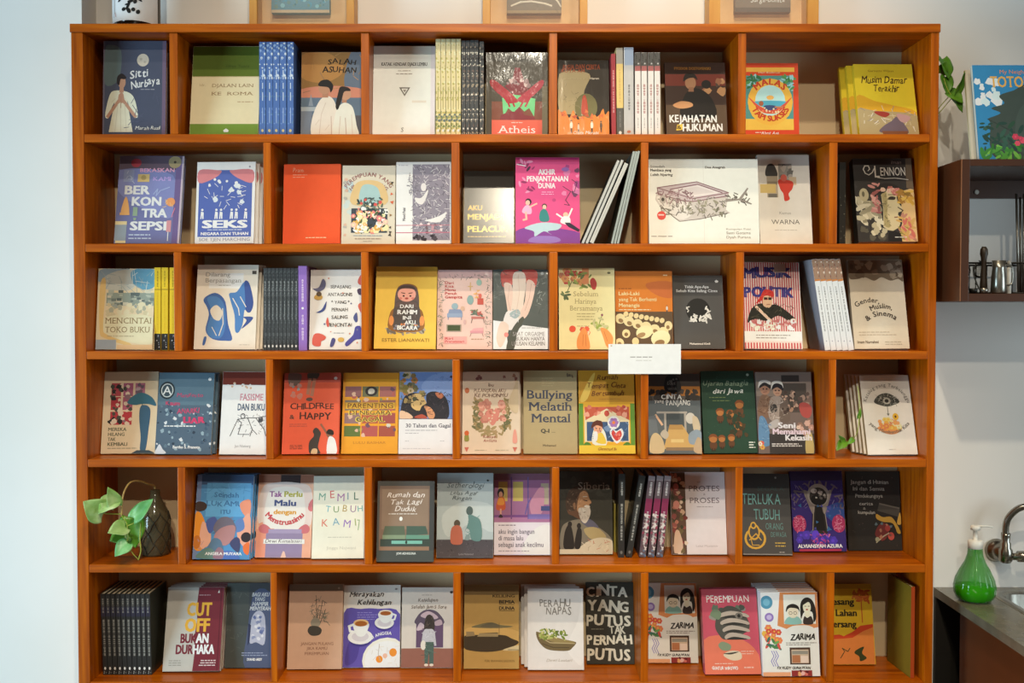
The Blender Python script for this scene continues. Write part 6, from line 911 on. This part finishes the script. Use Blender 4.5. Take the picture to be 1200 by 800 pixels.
bk('white paperback with a strip of painted figures along its spine edge', 5, 787.6, 854, 552.8, 'd2c8c8', yb=651, art=
   [R(0, 0, 27, 100, '5a4234'), X('blob', 50, 4, 1, 2, 26, 98, 3, 6, 'a86a58', '6a5a3a', 'c8a488', '3c3a26', '8a4a44', '7a3a34', 'd0b8a0'), S('c8a890', 4, 2, 6, 26, 14, 28, 20, 8), E(10, 60, 6, 5, 'c07a6c'), E(10, 82, 5, 4, 'b86a64'), T('esai', 52, 87, 2, '8a7c7c', 'c', 6), T('PROTES', 62, 76.5, 6.5, '6a5a5c', 'c', 56, .0, 0, 0, 1), T('&', 62, 71.5, 2.4, '8a7c7c', 'c', 4), T('PROSES', 62, 62, 6.5, '6a5a5c', 'c', 54, .0, 0, 0, 1), G(62, 57, 36, 1, '9a8c8c', .8, 2, 'c'), T('Leksi Mustamir', 64, 9, 2.4, 'a89c9c', 'c', 40)], ln=.045, t=.016)
bk('dark grey paperback with teal lettering and a gold ring drawing', 5, 870.6, 929, 555, '3c3a38', yb=652, art=
   [R(0, 0, 100, 62, '4a4846'), T('SEGALA', 62, 79, 5, '3a4c4a', 'c', 56, 0, 0, .2), T('TERLUKA', 42, 62, 13, '6a9c98', 'c', 80, -.005, 0, .15), T('TUBUH', 52, 43, 13, '6a9c98', 'c', 54, -.005, 0, .15), T('ORANG', 66, 31, 8, '5c8480', 'c', 36, -.005, 0, .15), T('DEWASA', 74, 22, 6, '5c8480', 'c', 32, -.005, 0, .15), E(26, 20, 22, 13, 'c89a38'), E(26, 20, 17.5, 10.4, '4a4846'), E(24, 28, 12, 10, 'c89a38'), E(24, 28, 9, 7.6, '4a4846'), E(23, 36, 6, 4.4, 'c89a38'), E(23, 36, 3.6, 2.6, '4a4846'), L('c89a38', 2, 14, 18, 28, 26, 38, 18), L('c89a38', 1.6, 16, 24, 20, 12, 34, 12), G(66, 14, 22, 2, 'b89a48', 1.4, 3.6), G(74, 3, 12, 1, 'a8a49c', 1), R(0, 0, 100, 1.5, '8a8480'), E(72, 95, 2, 1.4, '8a8884')], ln=.05, tl=868.5)
bk('purple paperback with an ornate keyhole and pink blossoms', 5, 930.5, 992.6, 552, '35246a', yb=647.5, art=
   [R(0, 88, 100, 100, '2a1d44'), S('2f4a8a', 60, 52, 98, 60, 98, 30, 70, 40), X('line', 60, 4, 4, 50, 96, 86, 4, 9, '6a5a8a', '8a7aa0', '4a3a7c'), A('PENYINTAS', 50, 48, 44, 90, 11, '6a5a64', .02), P('2b2520', 36, 22, 40, 62, 62, 62, 66, 22), S('8a7d74', 24, 76, 32, 58, 40, 46, 44, 56, 40, 70), S('8a7d74', 78, 76, 70, 58, 62, 46, 58, 56, 62, 70), E(52, 70, 21, 14, 'a0968c'), E(52, 68, 17, 11.4, '3a332e'), E(52, 64, 15, 7, '1c1815'), E(44, 75, 6, 3, 'd8d0c4'), X('blob', 12, 5, 44, 66, 66, 76, 2, 4, 'a89e94', '6a625c', 'c8c0b4'), P('1c1714', 42, 26, 46, 56, 58, 56, 62, 26), L('9a8c80', 1.4, 38, 26, 42, 54), L('9a8c80', 1.4, 66, 26, 62, 54), X('tri', 16, 9, 4, 22, 96, 60, 3, 6, '4a4a9a', '6a5a94', '3a6a9a'), E(13, 34, 13, 11, 'b0305c'), E(88, 34, 13, 11, 'b0305c'), X('line', 40, 6, 3, 26, 23, 42, 3, 6, 'd86a8c', 'e090a8'), X('line', 40, 7, 78, 26, 98, 42, 3, 6, 'd86a8c', 'e090a8'), X('flower', 14, 8, 6, 12, 96, 22, 6, 10, '5a3ac0', '3c2c8c', '4a34a4'), X('line', 50, 10, 34, 2, 70, 22, 3, 7, 'c03a6a', 'd86a8c', '8a2a5c'), R(10, 0, 90, 3, 'a82a48'), T('ALVIANSYAH AZURA', 50, 4.5, 4.2, 'e4d8e4', 'c', 84, .05)], ln=.045, tl=924, m='wrap')
bk('black paperback with a hand-drawn carton, a yellow ribbon and red bits', 5, 994.4, 1057.6, 552, '2a2622', yb=645.5, t=.01, art=
   [X('dot', 30, 4, 4, 4, 96, 96, .6, 1.2, '3a342e', '4a3a34'), T('Jangan di Hunian', 44, 84, 5, '9a9286', 'c', 72, .02, 0, .25), T('Ini dan Semua', 42, 75.5, 5, '9a9286', 'c', 60, .02, 0, .25), T('Pendukungnya', 42, 66.5, 5, '9a9286', 'c', 52, .02, 0, .25), T('cerita', 36, 57, 4, 'a89f92', 'c', 26, .02, 0, .2), T('&', 32, 51.5, 3, 'a89f92', 'c', 5), T('kumpulan', 36, 46, 4, 'a89f92', 'c', 32, .02, 0, .2), P('4a443c', 60, 60, 98, 54, 96, 42, 56, 50), P('6a6054', 60, 60, 98, 54, 98, 52, 60, 58), S('b88a30', 54, 46, 66, 42, 82, 42, 94, 30, 98, 22, 92, 22, 84, 34, 66, 36, 54, 40), S('c8963c', 92, 34, 98, 48, 100, 34), S('6a2c28', 50, 20, 58, 32, 70, 34, 76, 22, 64, 12), E(80, 18, 6, 5, 'b0483c'), E(74, 28, 5, 4, '9a3a34'), L('a89a7c', 2, 52, 10, 66, 18, 76, 22), E(54, 14, 4, 3, '8a8468'), X('blob', 8, 6, 44, 14, 90, 34, 2, 4, '7a4a40', '5c6a6c', 'a06a50')], ln=.03, m='wrap')
# ---------------------------------------------------------------- row 6
sp('black spine-out paperback with pale small lettering', 6, [(121 + 5.75 * i, 126.3 + 5.75 * i, 117.5 + 5.85 * i) for i in range(10)], 695.5, '2a2826', [R(0, 72, 100, 84, '2c2838'), V_(50, 76, 94, 44, '8a8680'), V_(50, 84, 86, 51, '2a2826'), V_(54, 24, 68, 51, '98948c'), V_(54, 50, 52, 57, '2a2826'), V_(54, 36, 38, 57, '2a2826'), E(50, 8, 22, 1.8, 'd8d4cc'), X('dot', 4, 3, 20, 2, 80, 5, 8, 14, '8a8a84')], group='black spines in the bottom row', yb=790.5, m='wrap', side='2f3026', wd=.13)
bk('grey and maroon paperback with a yellow and white block title', 6, 190, 257.5, 688, 'a8a49c', yb=788.5, art=
   [R(0, 0, 54, 100, 'b0aca4'), P('6e2430', 52, 0, 54, 20, 52, 40, 55, 60, 53, 80, 55, 100, 100, 100, 100, 0), R(94, 0, 96, 100, '5c1c28'), T('CUT', 58, 66, 15, 'd09c2c', 'c', 42, .06), T('OFF', 56, 47, 15, 'd09c2c', 'c', 42, .06), T('BUK', 42, 33.5, 10.5, '6e2430', 'c', 27, .06), T('AN', 66, 33.5, 10.5, 'e0dcd8', 'c', 21, .06), T('DUR', 36, 20.5, 10.5, '6e2430', 'c', 29, .06), T('HAKA', 70, 20.5, 10.5, 'e0dcd8', 'c', 36, .06), G(10, 12, 26, 3, '8a867e', 1, 2.6), G(92, 12, 30, 3, 'c8b8b8', 1.2, 2.8, 'r'), G(56, 90, 20, 1, 'b08a90', .9), P('d8d4cc', 89, 93, 91, 97, 92, 93)], ln=.06, tl=197.5, m='wrap', stk=(3, .3, .0165, 'grey and maroon paperback'))
bk('charcoal and blue wrapped paperback with a pale arched window', 6, 262.5, 317.8, 682.7, '3f4348', yb=783.6, art=
   [R(0, 0, 48, 100, '454a48'), S('4a5470', 44, 0, 46, 40, 60, 90, 100, 80, 100, 0), X('line', 26, 4, 2, 10, 46, 92, 6, 12, '525854', '383e3e', '5a625c'), S('a8aabc', 52, 30, 54, 56, 64, 66, 76, 66, 84, 56, 84, 28, 66, 30), X('blob', 20, 5, 58, 34, 80, 62, 3, 5, '5c6894', 'c8c8d0', '8088a8'), P('2f3450', 48, 26, 52, 30, 54, 50, 48, 52), T('BAGI AKU', 72, 84, 4.4, 'b8bcc0', 'c', 36, .03, .25), T('YANG', 70, 78.5, 4.4, 'b8bcc0', 'c', 22, .03, .25), T('HAMPIR', 72, 73, 4.4, 'b8bcc0', 'c', 34, .04, .25), T('MENYERAH', 72, 67.5, 4.4, 'b8bcc0', 'c', 44, .04, .25), G(36, 17, 56, 2, '8a94b0', 1, 2.8), T('SYAHID ARSY', 64, 8.5, 2.8, 'e4e6ec', 'c', 32, .06)], ln=.04, m='wrap')
bk('dusty pink paperback with a small drawing of a rooted plant', 6, 336, 400.2, 684.4, 'c09a80', yb=785.6, art=
   [R(0, 92, 100, 100, '7a6a58'), X('line', 26, 4, 42, 60, 66, 82, 6, 11, '55524a', '6a665a', '7a7464'), X('line', 20, 5, 46, 56, 70, 70, 6, 12, '5c6054', '6a6c5c'), L('4a463e', 1.2, 54, 54, 50, 82), L('4a463e', 1.2, 56, 56, 62, 80), L('4a463e', 1.2, 58, 52, 68, 70), E(50, 54, 9, 6, '8a8272'), S('3f3a34', 36, 44, 40, 50, 54, 50, 62, 46, 58, 40, 44, 39), T('JANGAN PULANG', 54, 28, 3.4, '8a6450', 'c', 60, .02), T('JIKA KAMU', 54, 22.5, 3.4, '8a6450', 'c', 38, .02), T('PEREMPUAN', 54, 16.5, 3.4, '8a6450', 'c', 44, .02), E(92, 95, 2, 1.2, 'b09a84')], ln=.05, tl=339.5, m='wrap')
bk('violet and white paperback with two cups of coffee and fried eggs', 6, 401.2, 468.6, 685.6, 'd0c6bc', yb=783.6, art=
   [S('5a4c9c', 0, 0, 0, 66, 30, 71, 60, 71, 100, 64, 100, 0), S('4a3c88', 4, 4, 10, 30, 30, 40, 24, 10), G(24, 66, 36, 4, '8a80c0', .9, 2.8), E(72, 51, 16, 7, '3f3478'), E(72, 54, 17, 7.5, 'dcd4d0'), E(72, 54, 12, 5, 'c4bcc0'), S('e4dcd4', 62, 66, 64, 58, 70, 54, 78, 54, 84, 58, 86, 66), E(74, 66, 12, 3.6, 'd8c8b4'), E(74, 65.4, 9.6, 2.6, '9a5420'), L('e4dcd4', 3, 85, 65, 92, 63, 90, 58, 84, 57), E(30, 34, 20, 9, '3f3478'), E(30, 37, 22, 9, 'dcd4d0'), E(30, 37.4, 15, 6, 'c4bcc0'), S('e4dcd4', 18, 54, 20, 44, 26, 38, 36, 38, 42, 44, 44, 54), E(31, 54, 13.4, 4.4, 'd8ac70'), E(31, 53, 10.6, 3.4, 'a05a1c'), L('e4dcd4', 4, 18, 52, 10, 50, 12, 44, 20, 43), E(78, 8, 44, 28, 'dcd4c8'), E(78, 7, 40, 25, 'e8e2da'), X('line', 18, 4, 50, 4, 96, 26, 5, 10, 'c8beb4', 'd0c8bc'), E(64, 10, 6, 4.4, 'd88424'), E(88, 18, 6.6, 5, 'd88424'), E(74, 14, 4, 3, 'd8a890'), L('a89a90', 1, 64, 28, 62, 16, 66, 8), A('DESI ANGGIA', 78, 4, 50, 108, 3.6, 'dcd8ec', .03), T('Merayakan', 40, 86, 6, '3a302c', 'c', 60, .02, .25, .3), T('Kehilangan', 54, 76, 6, '3a302c', 'c', 60, .02, .25, .3), E(92, 95, 2, 1.2, '8a807c')], ln=.045, tl=402)
bk('pale paperback with a person standing before an arched window', 6, 469.6, 531.5, 688, 'c4bab0', yb=783.6, art=
   [R(0, 0, 100, 24, '8a5a4c'), S('8a5a4c', 0, 20, 20, 24, 80, 24, 100, 20, 100, 10, 0, 10), P('5c4660', 28, 25, 80, 25, 80, 56, 28, 56), S('5a4c5c', 28, 54, 30, 64, 42, 71, 58, 72, 72, 67, 80, 54), S('b8a0a8', 36, 64, 48, 70, 60, 68, 70, 62, 56, 60), S('b8a4ac', 30, 50, 36, 56, 44, 52, 42, 48, 30, 46), S('b098a0', 62, 56, 74, 60, 78, 54, 66, 52), R(28, 44, 80, 46, '5c4660'), S('3c3430', 44, 46, 46, 62, 54, 66, 62, 60, 62, 46), S('b0aeb4', 41, 30, 43, 46, 52, 48, 62, 46, 64, 30), L('b0aeb4', 4, 43, 44, 40, 28), L('b0aeb4', 4, 62, 44, 65, 28), P('4a5c54', 44, 32, 62, 32, 62, 5, 54, 5, 53, 24, 51, 5, 45, 5), E(48, 3.6, 4, 1.6, 'd8c8b8'), E(58, 3.6, 4, 1.6, 'd8c8b8'), E(42, 28, 5, 6, 'd0c8bc'), X('line', 14, 31, 44, 48, 62, 62, 4, 8, '5a4c44', '2a2422'), X('line', 12, 32, 43, 32, 63, 46, 3, 7, '98969c', 'c4c2c8'), X('line', 12, 33, 45, 8, 61, 30, 5, 10, '3a4a44', '5c7066'), G(38, 90, 26, 1, '9a9088', .9), T('Kehidupan', 50, 82, 4.4, '6a5c54', 'c', 38, .01, .2, .4), T('Setelah Jam 5 Sore', 52, 73.5, 4.4, '6a5c54', 'c', 68, .01, .2, .4), E(95, 94, 3, 1.6, '3a3230')], ln=.04)
bk('ochre paperback with a dark wooden boat floating on the sky', 6, 543.2, 608.4, 685, 'b08c4c', yb=784.8, art=
   [R(0, 88, 100, 100, '7a6038'), S('c09a58', 0, 46, 40, 50, 100, 44, 100, 26, 0, 24), S('6a6244', 14, 49, 30, 53, 50, 55, 66, 52, 90, 50, 60, 48), S('5c5440', 30, 50, 46, 54, 64, 52, 60, 49), S('3f3324', 0, 38, 20, 40, 70, 40, 86, 36, 100, 31, 80, 24, 50, 20, 16, 21, 0, 25), P('8a7654', 4, 38, 4, 44, 18, 44, 20, 39), P('94805a', 24, 38, 28, 42, 62, 42, 62, 38), P('4a3c2a', 26, 42, 60, 43, 64, 42), L('5c4c34', .8, 64, 40, 64, 54), S('c8b68c', 70, 22, 100, 28, 100, 22), R(80, 22, 100, 23, '8a8064'), T('KELILING', 92, 85, 3.2, '4a3a20', 'r', 40, .04), T('BEMIA', 92, 77.5, 4, '3f3220', 'r', 28, .05), T('DUNIA', 92, 70, 4, '3f3220', 'r', 28, .05), R(64, 76, 92, 76.6, '3f3220'), R(64, 68.6, 92, 69.2, '3f3220'), T('FERI IRAWAN SADIKIN', 92, 8, 2.6, '7a6030', 'r', 54, .02)], ln=.045)
bk('white paperback with a small boat full of green sprouts', 6, 618.4, 684.6, 689.4, 'd0c8c2', yb=786.2, art=
   [S('d8d0ca', 70, 30, 90, 60, 99, 90, 99, 10, 80, 14), S('6a5838', 16, 47, 17, 38, 26, 29, 40, 24, 70, 23, 80, 27, 86, 34, 60, 33, 34, 38), S('8a7648', 18, 46, 34, 37, 60, 32, 85, 34, 60, 38, 30, 44), L('4a3c26', 1.2, 26, 32, 46, 27, 74, 27), L('a8946a', 1.6, 20, 41, 40, 33, 84, 32), X('leaf', 46, 4, 22, 38, 68, 49, 3, 5, '6a7a2c', '8a9440', 'a8a85c', '55641f', 'c0b878'), E(60, 45, 3, 3, '6a7a2c'), T('PERAHU', 50, 78, 9, '7a726a', 'c', 56, .01, 0, .5), T('NAPAS', 56, 67.5, 9, '7a726a', 'c', 46, .01, 0, .5), T('Dewi Lestari', 56, 10, 3.4, 'a89c90', 'c', 46, 0, .3, .3)], ln=.05, stk=(2, -4.0, .022, 'plain white paperback in the bottom row'))
bk('black paperback filled with large white hand-cut capitals', 6, 687.5, 745.4, 682, '35322a', yb=779, art=
   [T('CINTA', 46, 83, 12, 'c8c2b0', 'c', 88, .05, 0, .5), T('YANG', 48, 65, 13, 'c8c2b0', 'c', 88, .05, 0, .5), T('PUTUS', 48, 47, 13, 'c8c2b0', 'c', 96, .05, 0, .5), T('TAK', 66, 36, 9, 'c8c2b0', 'c', 34, .04, 0, .5), T('PERNAH', 50, 25, 11, 'c8c2b0', 'c', 96, .05, 0, .5), T('PUTUS', 48, 5, 14, 'c8c2b0', 'c', 92, .05, 0, .5), G(10, 42, 26, 1, '7a7668', 1)], ln=.04)
ZA = lambda sky: [R(0, 0, 100, 100, sky), P('c8804c', 28, 60, 34, 100, 100, 100, 100, 58, 60, 52), S('dcd6d0', 2, 0, 2, 40, 20, 46, 44, 56, 60, 60, 90, 58, 98, 40, 98, 0), R(40, 62, 96, 97, 'e0dad0'), E(10, 88, 11, 8, '4a88a4'), E(10, 88, 6, 4.4, '6aa4bc'), E(14, 70, 8, 5.4, '8a70b0'), E(14, 70, 4.6, 3, 'b8a8d0'), X('flower', 12, 4, 4, 42, 32, 58, 4, 7, 'e0a840', 'c84a3a', 'd8784a', 'e8d0b8'), X('leaf', 12, 5, 4, 34, 30, 44, 4, 7, '4a7a4a', '3a6a5c', '6a9a50', 'c84a40'), *[L('7a70b8', 1.2, 16 + 4 * k, 30, 20 + 4 * k, 24, 15 + 4 * k, 18, 19 + 4 * k, 12) for k in range(3)], S('82b0a8', 42, 62, 44, 68, 52, 71, 66, 70, 70, 62), E(56, 76, 9.5, 7, 'e4ccb4'), S('26221f', 44, 76, 46, 83, 56, 86, 66, 83, 68, 76, 64, 80, 50, 81), E(52, 75, 3, 2, '3a3430'), E(52, 75, 2.3, 1.5, 'e4ccb4'), E(60, 75, 3, 2, '3a3430'), E(60, 75, 2.3, 1.5, 'e4ccb4'), S('26221f', 70, 68, 70, 86, 78, 93, 88, 92, 95, 84, 97, 70, 92, 64, 90, 76, 76, 76), E(81, 82, 7, 7.4, 'e8d4bc'), S('26221f', 73, 84, 76, 90, 86, 91, 91, 84, 84, 88), P('e8d4bc', 77, 70, 86, 70, 85, 78, 78, 78), S('3a302c', 74, 62, 76, 71, 81, 69, 88, 71, 91, 62), E(81, 79, 2, .9, 'a83a34'), L('26221f', 1, 77, 83, 80, 83), L('26221f', 1, 83, 83, 86, 83),
    T('ZARIMA', 72, 43, 7, '2a2522', 'c', 44, .05, .25, .4), G(42, 39, 54, 2, '8a8078', .9, 2.2), R(48, 14, 84, 34, '4a3428'), R(51, 15.5, 81, 31.5, 'c0a890'), R(52, 16, 66, 25, 'a86a44'), R(67, 16, 80, 24, 'd8c0b0'), R(52, 26, 80, 30, '8a8478'), T('FX RUDY GUNAWAN', 54, 8.5, 3, '3a3634', 'c', 58, .04, .2, .3), R(50, 0, 86, 7, '8a2c2a'), E(68, 3.4, 6, 2.6, 'd8a8a0'), X('blob', 6, 6, 52, 1, 84, 6, 2, 4, 'c86a60', '5c1c20', 'd89a60'), R(0, 0, 48, 5, 'd89a70')]
bk('white and orange illustrated paperback in shade against the divider', 6, 754.8, 818.6, 682.7, 'dcd6d0', yb=777.8, art=ZA('dcd4cc'), ln=.04, m='wrap')
bk('rose pink paperback with a grey sculpted face in strips', 6, 826.4, 892.5, 690, 'b8485a', yb=792, art=
   [R(0, 93, 100, 100, 'a03c4c'), S('d06a50', 0, 0, 0, 40, 50, 44, 90, 30, 100, 0), X('blob', 16, 4, 20, 66, 76, 78, 5, 9, '5c6a58', '4a4c44', '8a8078'), S('4a463f', 22, 56, 28, 70, 46, 80, 66, 76, 80, 66, 84, 54, 70, 46, 40, 40, 28, 46), *[S('a8988a', 30 + 3 * i, 70 - 8.5 * i, 52, 74 - 8.5 * i, 80, 70 - 8.5 * i, 82, 66 - 8.5 * i, 54, 69 - 8.5 * i, 32 + 3 * i, 66 - 8.5 * i) for i in range(4)], *[S('2f2c28', 32 + 3 * i, 66 - 8.5 * i, 56, 69 - 8.5 * i, 80, 66 - 8.5 * i, 56, 65.5 - 8.5 * i) for i in range(4)], E(66, 68, 7, 4, '6a625a'), E(66, 68, 3, 2.2, '26221f'), S('6a7a60', 14, 70, 22, 76, 34, 72, 30, 64, 20, 66), S('7a8468', 26, 34, 34, 38, 48, 34, 46, 28, 32, 28), S('c8b49a', 34, 22, 46, 27, 64, 26, 66, 18, 50, 16), S('3a3630', 34, 24, 46, 25, 62, 26, 48, 23), T('PEREMPUAN', 48, 84, 8, 'e8d4cc', 'c', 78, .0, 0, .35), G(66, 26, 24, 2, 'e0a898', .9, 2.8), G(18, 12, 36, 1, 'e8b0a0', .9), T('GUNTUR WIBOWO', 36, 5.5, 3.6, 'f0dcd4', 'c', 46, .04, 0, .3), G(70, 7, 18, 1, 'e0a898', 1.6)], ln=.06, tl=820.5, m='wrap', stk=(1, 0, .0165, 'rose pink paperback'))
bk('white and orange illustrated paperback at the front of a thick row', 6, 894.2, 961.5, 693.8, 'e0dcd8', yb=793.5, art=ZA('e0dcd8'), ln=.03, tl=888.5, t=.016, stk=(5, 0, .0178, 'white and orange illustrated paperback in the thick row'))
bk('yellow paperback with an orange desert hill and cactus', 6, 962.5, 1026.6, 684, 'e2b012', yb=779.8, art=
   [R(0, 94, 100, 100, 'b89018'), P('c8421a', 0, 30, 22, 36, 36, 37, 44, 35, 60, 40, 76, 48, 99, 50, 99, 0, 0, 0), P('dc8038', 0, 26, 20, 31, 44, 32, 60, 33, 80, 41, 99, 46, 99, 0, 0, 0), L('c05a20', 2, 80, 52, 80, 86), X('leaf', 26, 4, 74, 78, 94, 92, 4, 7, 'c86a24', 'b85418'), X('leaf', 8, 5, 64, 82, 74, 90, 4, 6, 'c06a28'), S('3a4020', 62, 14, 66, 18, 80, 22, 76, 14, 84, 8, 72, 4, 70, 10), L('5a4a24', 1.6, 36, 8, 44, 16, 40, 20, 50, 16, 54, 20), S('5c5a40', 4, 18, 12, 22, 18, 30, 10, 28, 4, 24), T('Gesang', 14, 74, 8, '2f2a14', 'l', 52, .05), T('di Lahan', 14, 60, 8, '2f2a14', 'l', 56, .05), T('Gersang', 14, 46, 8, '2f2a14', 'l', 54, .05)], ln=.045)
# the last book stands turned, its cover facing the inside of the compartment
fz6 = FLOORZ[5] + .0004
ya, yz = .028, .165
xa_, xb_ = Xat(1067, ya, fz6), Xat(1039.5, yz, fz6)
hq = Zat(687.5, ya) - fz6
cm, pm = book_meshes(yz - ya, hq, .009, 'a8400c', [], M['print'], True, side='7a620a')
rx_ = math.atan2(xb_ - xa_, yz - ya)
place('yellow paperback turned edge-on against the end panel', None, cm, pm, Matrix.Translation((xa_ , ya, fz6)) @ Matrix.Rotation(-rx_, 4, 'Z'))

bpy.data.objects.remove(FO)
